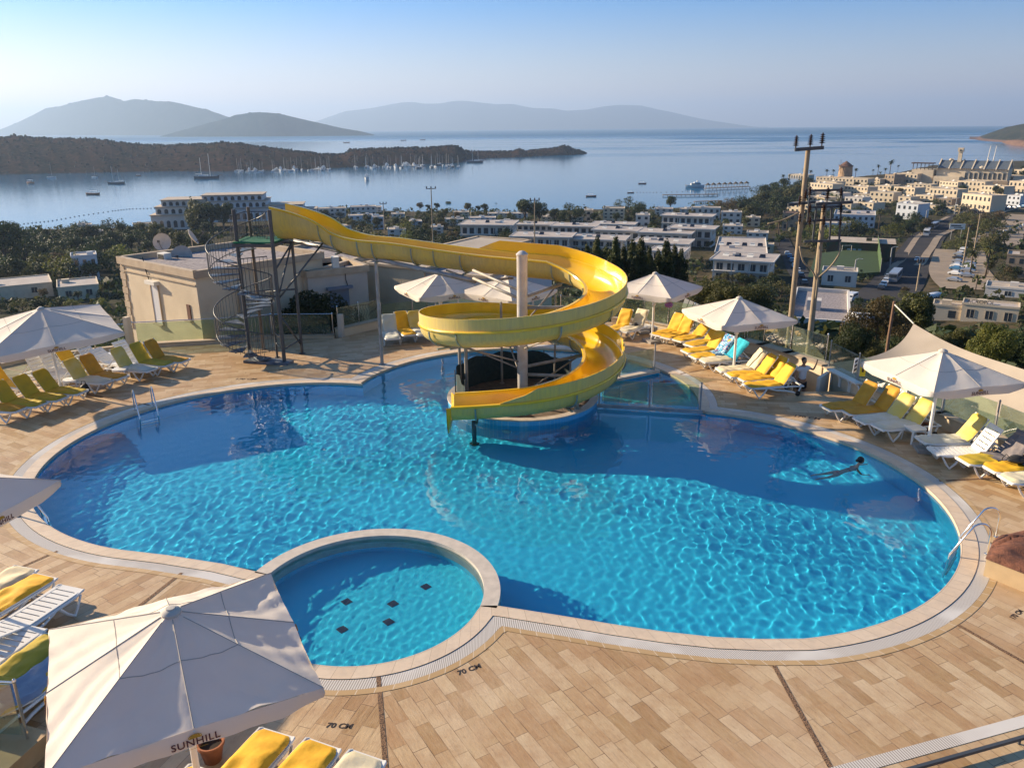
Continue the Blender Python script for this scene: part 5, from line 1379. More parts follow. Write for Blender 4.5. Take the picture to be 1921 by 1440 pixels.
far_ridge = [(520, 246.2), (560, 238), (600, 226), (650, 209), (700, 203), (730, 197), (760, 192), (780, 192), (800, 195), (830, 194), (850, 190), (870, 189), (890, 191), (930, 196), (960, 195), (1000, 203), (1040, 204), (1060, 208), (1100, 206), (1130, 200), (1160, 197), (1200, 198), (1230, 205), (1260, 211), (1290, 218), (1330, 226), (1400, 236), (1440, 241)]
ridge_land('mountains_far', far_ridge, [(520, 247.3), (960, 243.5), (1440, 239.3)], farm, 2500, 9, 0.2, 8, 120, 'very pale mountain range on the horizon beyond the sea')
head_m = hill_mat('dark_headland', (0.035, 0.042, 0.028), (0.025, 0.03, 0.022), (0.06, 0.055, 0.04), 0.006, ((0.15, 0.095, 0.07), 6))
ridge_land('hill_headland', [(1818, 262), (1832, 259), (1848, 252), (1866, 245), (1880, 240), (1900, 235), (1921, 231), (2100, 215), (2300, 205)], [(1818, 263), (1840, 264.5), (1880, 267), (1921, 269), (2300, 275)], head_m, 500, 11, 0.5, 12, 90, 'dark wooded headland with a rocky foot at the right edge')
ridge_land('hill_rocks', [(1880, 266), (1890, 263), (1905, 262), (1921, 263), (2100, 258)], [(1880, 268), (1895, 272), (1921, 275), (2100, 280)], hill_mat('brown_rock_shore', (0.15, 0.09, 0.06), (0.09, 0.055, 0.04), (0.20, 0.12, 0.08), 0.03), 90, 13, 0.9, 8, 40, 'brown rocks at the foot of the headland')
# scrub bushes that roughen the peninsula
rg = random.Random(5); mb = MB()
for k in range(2600):
    j = rg.randint(0, 8); i = rg.randint(2, pen_w - 4)
    if rg.random() < 0.45: j = rg.choice((6, 7, 7, 8))
    p = Vector(penv[j * pen_w + i]).lerp(Vector(penv[(j + 1) * pen_w + i + 1]), rg.random())
    s = rg.uniform(0.8, 2.4); 
    pts = [p + Vector((math.cos(a) * s * rg.uniform(.7, 1.2), math.sin(a) * s * rg.uniform(.7, 1.2), -0.8)) for a in (0, 1.25, 2.5, 3.75, 5.0)]
    pts2 = [q.lerp(p, 0.35) + Vector((0, 0, s * rg.uniform(0.8, 1.3) + .6)) for q in pts]
    mb.add(pts + pts2, [(a, (a + 1) % 5, 5 + (a + 1) % 5, 5 + a) for a in range(5)] + [(5, 6, 7, 8, 9)])
stuff(mb.build('scrub', mat('scrub_leaves', (0.012, 0.013, 0.008), 0.95, noise=0.4, nscale=0.2)), 'dark scrub bushes covering the brown peninsula', 'scrub')
# ---- haze: one even box of pale air round everything
hz = bpy.data.materials.new('haze_air'); hz.use_nodes = True; nt = hz.node_tree
nt.nodes.remove(nt.nodes['Principled BSDF']); out = [n for n in nt.nodes if n.type == 'OUTPUT_MATERIAL'][0]
pv = nt.nodes.new('ShaderNodeVolumePrincipled'); pv.inputs['Color'].default_value = (0.50, 0.69, 0.98, 1); pv.inputs['Density'].default_value = 8.5e-5; pv.inputs['Anisotropy'].default_value = 0.3
nt.links.new(pv.outputs[0], out.inputs['Volume'])
mb = MB(); mb.box((0, 16000, 450), (82000, 52000, 1300)); hb_ = mb.build('haze', hz)
zlo = SEA0 + curve_z(28000, 30000) - 130
mb = MB(); mb.box((0, 20200, (960 + zlo) / 2), (82000, 41600, 960 - zlo)); me_ = hb_.data; hb_.data = bpy.data.meshes.new('haze'); hb_.data.from_pydata(mb.v, [], mb.f); hb_.data.materials.append(hz)
hb_['kind'] = 'stuff'; hb_['label'] = 'pale morning haze over the bay'
# ================================================================ WALLS, FENCES, HOUSE NEXT TO THE TERRACE
stucco = mat('beige_stucco', (0.66, 0.55, 0.39), 0.9, col2=(0.55, 0.45, 0.31), nscale=0.9, bump=0.5, bscale=14, detail=8)
stucco2 = mat('pale_stucco', (0.55, 0.49, 0.41), 0.9, col2=(0.46, 0.40, 0.33), nscale=0.9, bump=0.5, bscale=14, detail=8)
walltop = mat('wall_coping', (0.50, 0.40, 0.28), 0.85, col2=(0.38, 0.29, 0.20), nscale=2, detail=8)
gravel, gvb = base('roof_gravel', 0.95)
geo = N(gravel, 'ShaderNodeNewGeometry').outputs['Position']; vo = N(gravel, 'ShaderNodeTexVoronoi', i_Scale=9.0); L(gravel, geo, vo.inputs['Vector'])
L(gravel, ramp(gravel, vo.outputs['Color'], [(0, (0.14, 0.12, 0.13)), (0.5, (0.25, 0.22, 0.22)), (1, (0.36, 0.32, 0.30))]), gvb.inputs['Base Color'])
def wall_run(name, label, pts, w, z0, z1, cap=0.05, m=None, m2=None):
    e_ = empty(name); tag(e_, label, 'wall')
    mb = MB(); mc = MB()
    for a, b in zip(pts[:-1], pts[1:]):
        a = Vector((*a[:2], 0)); b = Vector((*b[:2], 0)); d = (b - a).normalized() * (w * 0.4)
        mb.bar(a + Vector((0, 0, (z0 + z1) / 2)) - d * 0.5, b + Vector((0, 0, (z0 + z1) / 2)) + d * 0.5, w, z1 - z0)
        mc.bar(a + Vector((0, 0, z1 + cap / 2)) - d * 0.6, b + Vector((0, 0, z1 + cap / 2)) + d * 0.6, w + 0.08, cap)
    mb.build('body', m or stucco, e_); mc.build('coping', m2 or walltop, e_)
    return e_
def glass_fence(label, pts, zb, hgt, gap=1.5, rail=True, tip=False, group='glass fences round the terrace', pm=None, glass_h=None):
    e_ = empty('glass_fence'); tag(e_, label, 'fence', group); pm = pm or M_['steel']
    pts = [Vector((*p[:2], zb)) for p in pts]
    for a, b in zip(pts[:-1], pts[1:]):
        n = max(1, round((b - a).length / gap)); gh = glass_h or hgt - 0.12
        for k in range(n + 1):
            q = a.lerp(b, k / n); 
            if k == 0 and a is not pts[0]: continue
            mb = MB(); mb.cyl(q, q + Vector((0, 0, hgt)), 0.022, 8)
            mb.lathe([(0.026, hgt - 0.02), (0.03, hgt), (0.02, hgt + 0.03), (0.001, hgt + 0.045)], (q.x, q.y, q.z), 8); mb.build('post', pm, e_)
        for k in range(n):
            q0 = a.lerp(b, (k + 0.04) / n); q1 = a.lerp(b, (k + 0.96) / n); mb = MB(); mb.bar(q0 + Vector((0, 0, 0.06 + gh / 2)), q1 + Vector((0, 0, 0.06 + gh / 2)), 0.012, gh); mb.build('glass_panel', M_['glass'], e_)
        if rail: mb = MB(); mb.cyl(a + Vector((0, 0, hgt - 0.02)), b + Vector((0, 0, hgt - 0.02)), 0.018, 8); mb.build('top_rail', pm, e_)
    return e_
pA = [P(-300, 742), P(0, 688), P(60, 674), P(180, 659), P(244, 652)]
wall_run('low_wall', 'low rendered kerb wall under the glass fence behind the left loungers', pA, 0.16, -0.2, 0.10, 0.04)
glass_fence('glass fence behind the left row of loungers', pA, 0.14, 0.90, 2.2)
pB = [P(254, 651), P(412, 642), P(512, 634), P(626, 633)]
wall_run('low_wall', 'low kerb wall under the glass fence in front of the beige house', pB, 0.16, -0.2, 0.10, 0.04)
glass_fence('glass fence with a steel top rail between the beige house and the spiral stair', pB, 0.14, 0.92, 3.6)
q = P(246, 652); mb = MB(); mb.box((q.x, q.y, 0.65), (0.22, 0.22, 1.3), rz=R(-20)); o = mb.build('gate_post', stucco); tag(o, 'square stone post at the left end of the house fence', 'post')
q = P(641, 632); mb = MB(); mb.box((q.x, q.y, 0.5), (0.2, 0.2, 1.0), rz=R(-20)); o = mb.build('gate_post', stucco2); tag(o, 'square pale post beside the balcony left of the slide support post', 'post')
pC = [P(636, 631), P(712, 613)]
wall_run('planter_wall', 'thick low wall by the slide support post behind the pool', pC, 0.34, -0.2, 0.34, 0.03)
glass_fence('glass fence on the thick low wall left of the pale lounger', [pC[0], pC[1]], 0.37, 0.95, 1.3, rail=False)
pD = [P(716, 611), P(775, 604), P(860, 598), P(1000, 594), P(1156, 598)]
glass_fence('glass fence at the back of the terrace behind the slide', pD, 0.0, 1.05, 1.2, rail=False)
pE = [P(1150, 604), P(1207, 610), P(1300, 628), P(1395, 655)]
wall_run('low_wall', 'low beige wall behind the far right row of yellow loungers', pE, 0.22, -0.2, 0.20, 0.04)
glass_fence('tall clear glass fence behind the farthest right umbrella', pE, 0.22, 1.15, 1.45, rail=False)
pF = [P(1400, 658), P(1430, 666), P(1480, 682), P(1545, 704)]
wall_run('low_wall', 'thick sunlit low wall behind the standing person', pF, 0.5, -1.6, 0.42, 0.05)
glass_fence('glass fence on the thick wall behind the standing person', pF, 0.47, 1.05, 1.25, rail=False)
pG = [P(1552, 708), P(1604, 736), P(1700, 775), P(1762, 797), P(1860, 838), P(1955, 883), P(2200, 990)]
wall_run('low_wall', 'shaded low wall behind the right loungers, in front of the shade sail', pG, 0.3, -1.6, 0.36, 0.05)
glass_fence('glass fence in front of the big shade sail', pG, 0.40, 0.95, 1.5, rail=False, pm=M_['galv'])
glass_fence('short glass fence on the raised platform in the near left corner', [P(-160, 1372, 0.30), P(52, 1384, 0.30)], 0.30, 0.98, 1.5, rail=True)
# stairwell
s0, s1 = P(1488, 734), P(1586, 734); dd_ = Vector((0.15, 1, 0)).normalized()
mb = MB(); mb.add([tuple(s0 + Vector((-.3, 0, -1.5))), tuple(s1 + Vector((.3, 0, -1.5))), tuple(s1 + dd_ * 3 + Vector((0, 0, -1.5))), tuple(s0 + dd_ * 3 + Vector((0, 0, -1.5)))], [(0, 1, 2, 3)])
struct(mb.build('floor_stairwell', conc))
whitew = mat('white_wall_paint', (0.72, 0.68, 0.60), 0.9, noise=0.08)
st_ = empty('stairs', (0, 0, 0)); tag(st_, 'white walled stairs going down from the deck beside the standing person', 'stairs')
for k in range(5):
    mb = MB(); a = s0.lerp(s1, 0.02) + dd_ * (0.0); b = s0.lerp(s1, 0.34); c = Vector((0, 0, -0.30 - 0.17 * k)); mb.bar((s0.lerp(s1, 0.04) + dd_ * (0.2 + 0.28 * k)) + c, (s0.lerp(s1, 0.40) + dd_ * (0.2 + 0.28 * k)) + c, 0.28, 0.17); mb.build('step', conc, st_)
mb = MB(); mb.bar(s0.lerp(s1, 0.52) + dd_ * 0.4 + Vector((0, 0, -0.5)), s0.lerp(s1, 0.80) + dd_ * 1.15 + Vector((0, 0, -0.5)), 0.12, 1.7); mb.build('side_wall', whitew, st_)
# white arched bench row along the low wall
bn = empty('plastic_bench'); tag(bn, 'white plastic bench with arched legs along the low wall, left of the first yellow lounger', 'bench')
a, b = P(1553, 712) + Vector((-.02, -.25, 0)), P(1606, 740) + Vector((-.02, -.25, 0))
for k in range(3):
    q0, q1 = a.lerp(b, k / 3 + 0.02), a.lerp(b, (k + 1) / 3 - 0.02); mb = MB(); d = (q1 - q0); 
    pts = [q0 + Vector((0, 0, 0.0))] + [q0 + d * (0.5 - 0.5 * math.cos(t * PI / 8)) + Vector((0, 0, 0.26 + 0.12 * math.sin(t * PI / 8))) for t in range(9)] + [q1]
    mb.tube(pts, 0.03, 6); mb.build('leg', M_['white_plastic'], bn)
mb = MB(); mb.bar(a + Vector((0, 0.1, 0.43)), b + Vector((0, 0.1, 0.43)), 0.26, 0.05); mb.build('seat', M_['white_plastic'], bn)
# ---- beige house
def win(parent, a, b, t, z, w, h, m, sill=True, fr=None, depth=0.04, name='window'):
    # window centred at fraction t of the wall a-b; the outward side is to the right of a->b
    a = Vector((*a[:2], 0)); b = Vector((*b[:2], 0)); d = (b - a).normalized(); n_ = Vector((d.y, -d.x, 0)); c = a.lerp(b, t) + n_ * (depth / 2) + Vector((0, 0, z))
    mb = MB(); mb.bar(c - d * w / 2, c + d * w / 2, depth, h); o = mb.build(name, m, parent)
    if fr:
        mb = MB()
        for s in (-1, 1): mb.box(tuple(c + d * s * (w / 2 + 0.02) + n_ * 0.01), (0.05, depth + 0.03, h + 0.1), rz=math.atan2(d.y, d.x)); mb.box(tuple(c + Vector((0, 0, s * (h / 2 + 0.02))) + n_ * 0.01), (w, depth + 0.03, 0.05), rz=math.atan2(d.y, d.x))
        mb.build('frame', fr, o)
    if sill: mb = MB(); mb.box(tuple(c + n_ * 0.06 - Vector((0, 0, h / 2 + 0.05))), (w + 0.16, 0.16, 0.05), rz=math.atan2(d.y, d.x)); mb.build('sill', walltop, o)
    return o
darkglass = mat('dark_window_glass', (0.03, 0.04, 0.05), 0.08, noise=0.1)
shutter = mat('white_shutter', (0.62, 0.62, 0.62), 0.5, noise=0.06)
blueshut = mat('blue_grey_shutter', (0.16, 0.20, 0.26), 0.5, noise=0.1)
def block(parent, poly, z0, z1, m, rm, par=0.28, pw=0.22, parm=None, name='wall'):
    mb = MB(); mb.prism(poly, z0, z1 - 0.02); mb.build(name, m, parent)
    mb = MB(); n = len(poly); cx = sum(p[0] for p in poly) / n; cy = sum(p[1] for p in poly) / n
    mb.prism([(cx + (x - cx) * 0.97, cy + (y - cy) * 0.97) for x, y in poly], z1 - 0.02, z1 + 0.01); mb.build('roof', rm, parent)
    mb = MB()
    for i in range(n):
        a = Vector((*poly[i], z1 + par / 2 - 0.06)); b = Vector((*poly[(i + 1) % n], z1 + par / 2 - 0.06)); d = (b - a).normalized() * 0.06
        mb.bar(a - d, b + d, pw, par)
    mb.build('parapet', parm or walltop, parent)
hs = empty('house'); tag(hs, 'beige stucco house with satellite dishes on its flat roof, left behind the fence', 'house')
hA, hB_ = P(223, 483, 2.95), P(364, 503, 3.12); hB_.z = 2.95; hu = (hB_ - hA).normalized(); hn = Vector((-hu.y, hu.x, 0))
hC = hB_ + hn * 2.2; hCb = hB_ + hn * 6.5; hD = hA + hn * 6.5
block(hs, [hA[:2], hB_[:2], hCb[:2], hD[:2]], -8.2, 2.75, stucco, gravel, par=0.32)
mb = MB(); mb.bar(hA + Vector((0, 0, -0.55)) - hn * 0.03, hB_ + Vector((0, 0, -0.55)) - hn * 0.03, 0.05, 0.05); mb.build('band', walltop, hs)
mb = MB(); mb.bar(hA + hu * 0.3 + Vector((0, 0, -3.2)) - hn * 0.03, hA + hu * 0.3 + Vector((0, 0, -0.6)) - hn * 0.03, 0.55, 0.06, upv=(0.3, 1, 0)); 
w = win(hs, hA, hB_, 0.46, 1.15, 0.62, 1.75, shutter, fr=walltop)
mb = MB(); c = hA.lerp(hB_, 0.46); mb.box((c.x - hn.x * 0.12, c.y - hn.y * 0.12, 2.14), (0.85, 0.26, 0.16), rz=math.atan2(hu.y, hu.x)); mb.build('shutter_box', whitew, w)
win(hs, hA, hB_, 0.87, 1.15, 0.26, 0.66, mat('brown_recess', (0.13, 0.05, 0.03), 0.8, noise=0.2))
mb = MB(); q0 = hA.lerp(hB_, 0.36) - hn * 0.04; mb.tube([q0 + Vector((0, 0, 0.25)), q0 + hu * 0.1 + Vector((0, 0, -0.3)), q0 + hu * 0.28 + Vector((0, 0, -0.75)), q0 + hu * 0.3 + Vector((0, 0, -0.95))], 0.02, 5); mb.build('cable', M_['black'], hs)
mb = MB(); q0 = hB_ + hn * 1.9 + hu * 0.09; mb.cyl((q0.x, q0.y, -4), (q0.x, q0.y, 2.2), 0.06, 10); mb.build('drain_pipe', mat('grey_pipe', (0.25, 0.24, 0.23), 0.6, noise=0.2), hs)
for k in range(9):
    mb = MB(); z = -0.2 + k * 0.33; c = hA + hu * 0.22 - hn * 0.02; mb.box((c.x, c.y, z), (0.5 if k % 2 else 0.36, 0.05, 0.29), rz=math.atan2(hu.y, hu.x)); mb.build('quoin', walltop, hs)
def dish(px, py, y, face, label, r_=0.5, z0=None):
    c = PY(px, py, y); e_ = empty('satellite_dish', (c.x, c.y, c.z)); tag(e_, label, 'satellite dish', 'satellite dishes on the beige house')
    f = Vector(face).normalized(); Mx = f.to_track_quat('Z', 'Y').to_matrix().to_4x4()
    st = MB(); st.lathe([(0.001, -0.12)] + [(r_ * k / 8, -0.12 + 0.13 * (k / 8) ** 2) for k in range(1, 9)] + [(r_, 0.0)] + [(r_ * k / 8, -0.10 + 0.13 * (k / 8) ** 2) for k in range(8, 0, -1)] + [(0.001, -0.10)], (0, 0, 0), 24); st.xf(Mx); st.build('reflector', mat('dish_grey', (0.42, 0.40, 0.37), 0.5, noise=0.15) if 'dish_grey' not in bpy.data.materials else bpy.data.materials['dish_grey'], e_, smooth=True, angle=R(40))
    mb = MB(); mb.tube([Vector((0, 0, -r_ * 0.8)), Vector((0, 0, -r_ * 0.8)) + f * 0.2, f * 0.55 + Vector((0, 0, -0.1))], 0.018, 6); mb.box(tuple(f * 0.58 + Vector((0, 0, -0.08))), (0.1, 0.1, 0.12)); mb.build('arm', M_['darksteel'], e_)
    mb = MB(); mb.cyl(-f * 0.1 + Vector((0, 0, -1.0)), -f * 0.1, 0.03, 8); mb.build('mast', M_['galv'], e_)
dish(304, 454, 41.5, (0.1, -1, 0.35), 'round grey satellite dish standing on the far parapet of the beige house', 0.46)
dish(341, 481, 38.0, (0.0, -1, 0.3), 'larger grey satellite dish beside the air conditioner on the roof', 0.52)
dish(362, 444, 41, (0.9, 0.2, 0.5), 'satellite dish seen edge on at the back of the beige house roof', 0.42)
c = PY(309, 484, 37.6); acu = empty('air_conditioner', (c.x, c.y, c.z), math.atan2(hu.y, hu.x)); tag(acu, 'white air conditioner unit on the beige house roof', 'air conditioner')
mb = MB(); mb.box((0, 0, 0), (0.62, 0.36, 0.5)); mb.build('casing', whitew, acu)
mb = MB(); mb.box((0, -0.185, 0), (0.5, 0.02, 0.38)); mb.build('grille', M_['black'], acu)
# second, lower house behind the stair and the block with the shuttered window
hs2 = empty('house'); tag(hs2, 'beige house with a gravel roof and blue grey shutters behind the spiral stair', 'house')
k0, k1 = P(395, 499, 2.2), P(577, 511, 2.2); ku = (k1 - k0).normalized(); kn = Vector((-ku.y, ku.x, 0))
block(hs2, [k0[:2], k1[:2], (k1 + kn * 8.6)[:2], (k0 + kn * 8.6)[:2]], -8.2, 2.05, stucco, gravel, par=0.26)
w = win(hs2, k0, k1, 0.22, 0.75, 0.8, 1.35, blueshut, fr=walltop)
l0, l1 = P(576, 512, 2.2), P(688, 500, 2.2); lu = (l1 - l0).normalized(); ln_ = Vector((-lu.y, lu.x, 0))
block(hs2, [l0[:2], l1[:2], (l1 + ln_ * 3.2)[:2], (l0 + ln_ * 3.2)[:2]], -8.2, 2.05, stucco2, gravel, par=0.3, name='annex_wall')
w = win(hs2, l0, l1, 0.50, 0.5, 0.95, 1.6, blueshut)
mb = MB(); c = l0.lerp(l1, 0.5) - ln_ * 0.1; mb.box((c.x, c.y, 1.35), (1.25, 0.3, 0.12), rz=math.atan2(lu.y, lu.x)); mb.build('shutter_box', blueshut, w)
c = PY(629, 492, 37.6); mb = MB(); mb.box((c.x, c.y, c.z), (0.3, 0.45, 0.55), rz=R(20)); mb.build('roof_unit', whitew, hs2)
q0 = l0.lerp(l1, 0.62) - ln_ * 0.04; mb = MB(); mb.tube([q0 + Vector((0, 0, 0.2)), q0 + Vector((0, 0, -0.5)), q0 + lu * 0.12 + Vector((0, 0, -0.95))], 0.018, 5); mb.build('cable', M_['black'], hs2)
# balcony rail with wavy bars
bal = empty('balcony_railing'); tag(bal, 'small black iron balcony railing with wavy bars right of the juniper bush', 'railing')
a, b = PY(655, 612, 35.4), PY(694, 606, 35.6)
for q0, q1 in ((a, b), (b, b + Vector((0.15, 1.0, 0)))):
    n = 8
    mb = MB(); mb.bar(q0 + Vector((0, 0, 0.9)), q1 + Vector((0, 0, 0.9)), 0.03, 0.03); mb.bar(q0, q1, 0.03, 0.03); mb.build('frame', M_['black'], bal)
    for k in range(n + 1):
        q = q0.lerp(q1, k / n); mb = MB(); mb.tube([q + Vector((0.045 * math.sin(t * PI / 2.5), 0, 0.9 * t / 10)) for t in range(11)], 0.010, 4); mb.build('bar', M_['black'], bal)
# long wall building behind
hs3 = empty('building'); tag(hs3, 'long beige wall building under the yellow chute with a white right end', 'building')
m0, m1 = P(684, 488, 2.2), P(795, 498, 2.2); mu = (m1 - m0).normalized(); mn = Vector((-mu.y, mu.x, 0))
block(hs3, [m0[:2], m1[:2], (m1 + mn * 11)[:2], (m0 + mn * 11)[:2]], -8.2, 2.05, stucco, mat('pale_roof_screed', (0.42, 0.36, 0.29), 0.9, noise=0.2, nscale=0.6), par=0.12)
m2_ = m1 + (m1 - m0) * 0.95
block(hs3, [(m1 + mn * 0.1)[:2], (m2_ + mn * 0.1)[:2], (m2_ + mn * 7)[:2], (m1 + mn * 7)[:2]], -8.2, 1.9, mat('grey_white_stucco', (0.50, 0.50, 0.50), 0.9, noise=0.1), gravel, par=0.12, name='white_wall')
gf = PY(592, 455, 60); goal = empty('goal_frame', (gf.x, gf.y, gf.z)); tag(goal, 'small white goal frame on the roof behind the yellow chute', 'goal')
mb = MB(); mb.tube([(-0.4, 0, -0.3), (-0.4, 0, 0.25), (0.4, 0, 0.2), (0.4, 0, -0.35)], 0.03, 6); mb.build('frame', whitew, goal)
# ---- lamp/utility poles
concp = mat('concrete_pole', (0.38, 0.29, 0.18), 0.85, col2=(0.28, 0.21, 0.14), nscale=3, detail=8)
brownins = mat('brown_insulator', (0.035, 0.018, 0.012), 0.25, noise=0.2)
def insulator(mb, c, s=1.0):
    for k in range(5): mb.lathe([(0.03 * s, 0.0), (0.13 * s * (1 - 0.07 * k), 0.02 * s), (0.03 * s, 0.06 * s)], (c.x, c.y, c.z + 0.07 * k * s), 10)
    mb.cyl(c - Vector((0, 0, 0.12 * s)), c + Vector((0, 0, 0.38 * s)), 0.025 * s, 6)
def big_pole(x, y, zt, r0, r1, label, zb=-8):
    e_ = empty('utility_pole', (x, y, 0)); tag(e_, label, 'utility pole', 'concrete utility poles on the right'); mb = MB(); mb.tube([(0, 0, zb), (0, 0, zt)], [r0, r1], 20); mb.build('pole', concp, e_, smooth=True, angle=R(50)); return e_
t1 = PY(1516, 281, 34.0); b1 = PY(1491, 640, 34.0); up1 = big_pole(t1.x, 34.0, t1.z, 0.145, 0.095, 'left one of two tall concrete utility poles, three insulators on its top arm')
t2_ = PY(1547, 383, 33.2); up2 = big_pole(t2_.x, 33.2, t2_.z, 0.155, 0.10, 'right and shorter of the two concrete utility poles, switchgear frame between them')
def parm(parent, a, b, w, h, m=M_['darksteel'], name='crossarm'):
    mb = MB(); o = Vector(parent.location); mb.bar(a - o, b - o, w, h); return mb.build(name, m, parent)
y1 = 33.85
parm(up1, PY(1491, 281, y1), PY(1545, 277, y1), 0.10, 0.14)
for px, py in ((1493, 274), (1520, 272), (1542, 269)):
    mb = MB(); insulator(mb, PY(px, py, y1) - Vector(up1.location), 1.1); mb.build('insulator', brownins, up1)
parm(up1, PY(1478, 384, y1), PY(1530, 379, y1), 0.09, 0.11)
for px, py in ((1511, 372),): mb = MB(); insulator(mb, PY(px, py, y1 - .2) - Vector(up1.location), 1.0); mb.build('insulator', brownins, up1)
y2 = 33.0
parm(up2, PY(1530, 383, y2), PY(1600, 379, y2), 0.09, 0.12)
for px, py in ((1552, 372),): mb = MB(); insulator(mb, PY(px, py, y2) - Vector(up2.location), 1.15); mb.build('insulator', brownins, up2)
fz = [(357, 1517, 1580), (388, 1514, 1578), (413, 1513, 1575), (452, 1508, 1578)]
for py, xa, xb in fz: parm(up2, PY(xa, py + 1, 33.0), PY(xb, py - 1, 33.0), 0.07, 0.09)
for xa, ya, xb, yb in ((1519, 357, 1515, 414), (1532, 385, 1524, 455), (1580, 357, 1573, 470), (1560, 388, 1556, 452)): parm(up2, PY(xa, ya, 32.95), PY(xb, yb, 32.95), 0.06, 0.06, name='bracket')
for px, py in ((1519, 360), (1519, 392), (1519, 415), (1545, 392), (1545, 415), (1577, 361), (1577, 392), (1576, 416), (1500, 376), (1500, 410)):
    mb = MB(); insulator(mb, PY(px, py + 6, 32.8) - Vector(up2.location), 0.9); mb.build('insulator', brownins, up2)
def cable(parent, pts, y, r_=0.025, m=None):
    o = Vector(parent.location); mb = MB(); mb.tube([q - o for q in cat_rom([PY(a, b, y) for a, b in pts], 8)], r_, 6); mb.build('cable', m or concp, parent, smooth=True)
cable(up2, [(1500, 462), (1507, 490), (1524, 508), (1531, 524)], 32.8, 0.035)
cable(up2, [(1576, 455), (1574, 476), (1558, 500), (1536, 520)], 32.8, 0.035)
cable(up2, [(1538, 455), (1536, 500), (1530, 560)], 32.75, 0.03)
cable(up1, [(1440, 420), (1470, 412), (1500, 398)], 33.7, 0.03)
# ---- shade sail
sail = mat('sail_cloth', (0.46, 0.39, 0.31), 0.95, col2=(0.40, 0.34, 0.27), nscale=1.2, bump=0.3, bscale=60)
make_translucent(sail, 0.15, (0.55, 0.45, 0.35))
ss = empty('shade_sail'); tag(ss, 'large greyish shade sail hung beyond the fence at the right edge', 'shade sail')
TL, TR, BR, BL = PY(1714, 607, 29.0), PY(2080, 757, 21.0), PY(1990, 960, 18.8), PY(1550, 682, 27.4)
BLx = PY(1690, 776, 24.2) + Vector((0, 0, -0.5))
vs = []; nn = 36
for i in range(nn + 1):
    for j in range(nn + 1):
        u, v = i / nn, j / nn
        top = TL.lerp(TR, u) + Vector((0, 0, -0.10 * math.sin(PI * u) - 0.10 * math.sin(2 * PI * u))); bot = BL.lerp(BR, u); mid = BL.lerp(BLx, min(1, u * 3)) if u < 1 / 3 else BLx.lerp(BR, (u - 1 / 3) * 1.5); bot = bot.lerp(mid, 0.8)
        p = top.lerp(bot, v); p.z -= 0.35 * math.sin(PI * v) * (0.4 + 0.6 * math.sin(PI * min(1, u + .2))); 
        l_ = math.sin(PI * v) * 0.55 * (1 - u) ** 6; p.x += l_; p.y -= l_ * 0.3
        vs.append(p)
m_ = nn + 1; mb = MB(); mb.add(vs, [(i * m_ + j, (i + 1) * m_ + j, (i + 1) * m_ + j + 1, i * m_ + j + 1) for i in range(nn) for j in range(nn)]); mb.build('cloth', sail, ss, smooth=True)
pt = PY(1677, 570, 30.2); mb = MB(); mb.tube([TL, pt], 0.025, 6); mb.build('rope', whitew, ss)
mb = MB(); mb.tube([PY(1660, 690, 30.2) + Vector((0, 0, -5)), PY(1666, 640, 30.2), pt + Vector((0, 0, 0.1))], [0.065, 0.06, 0.05], 10); mb.build('mast', mat('rusty_pole', (0.25, 0.14, 0.08), 0.8, noise=0.3), ss)
# signs hung on the umbrella corner
sg = empty('paper_sign', (0, 0, 0)); tag(sg, 'white notice sheet with black print hanging at the left corner of the right umbrella', 'sign')
c = PY(1605, 685, 21.35); mb = MB(); mb.box((c.x, c.y, c.z), (0.34, 0.012, 0.42), rz=R(50), ry=R(10)); mb.build('sheet', mat('paper_white', (0.7, 0.69, 0.66), 0.8, noise=0.05), sg)
for k in range(3):
    mb = MB(); mb.box((c.x - 0.006 + 0.01, c.y - 0.012, c.z + 0.12 - 0.12 * k), (0.2, 0.014, 0.05), rz=R(50)); mb.build('printed_line', M_['blackpaint'], sg)
c = PY(1619, 692, 21.30); sg = empty('paper_sign', (c.x, c.y, c.z)); tag(sg, 'yellow notice strip hanging at the left corner of the right umbrella', 'sign')
mb = MB(); mb.box((0, 0, -0.02), (0.15, 0.012, 0.38), rz=R(-20)); mb.build('sheet', mat('paper_yellow', (0.8, 0.6, 0.02), 0.7, noise=0.05), sg)
mb = MB(); mb.box((0.0, -0.008, 0.02), (0.05, 0.012, 0.22), rz=R(-20)); mb.build('printed_line', M_['blackpaint'], sg)
# washing line with pale cloths behind the far right umbrella
wl = empty('washing_line'); tag(wl, 'line of pale towels drying behind the fence between the two right umbrellas', 'washing line')
a, b = PY(1282, 557, 34.5), PY(1318, 573, 34.0); mb = MB(); mb.tube([a, b], 0.01, 4); mb.build('line', M_['black'], wl)
for k in range(4):
    q = a.lerp(b, (k + 0.5) / 4); mb = MB(); mb.bar(q - (b - a).normalized() * 0.1 - Vector((0, 0, 0.25)), q + (b - a).normalized() * 0.1 - Vector((0, 0, 0.25)), 0.02, 0.45); mb.build('towel', whitew, wl)
c = PY(1255, 572, 31.4); o = blob('swim_ring', c, (0.16, 0.1, 0.12), mat('purple_plastic', (0.28, 0.12, 0.38), 0.5, noise=0.2), 'small purple inflatable hung on the fence post under the far umbrella', 'swim toy', 2, 3)
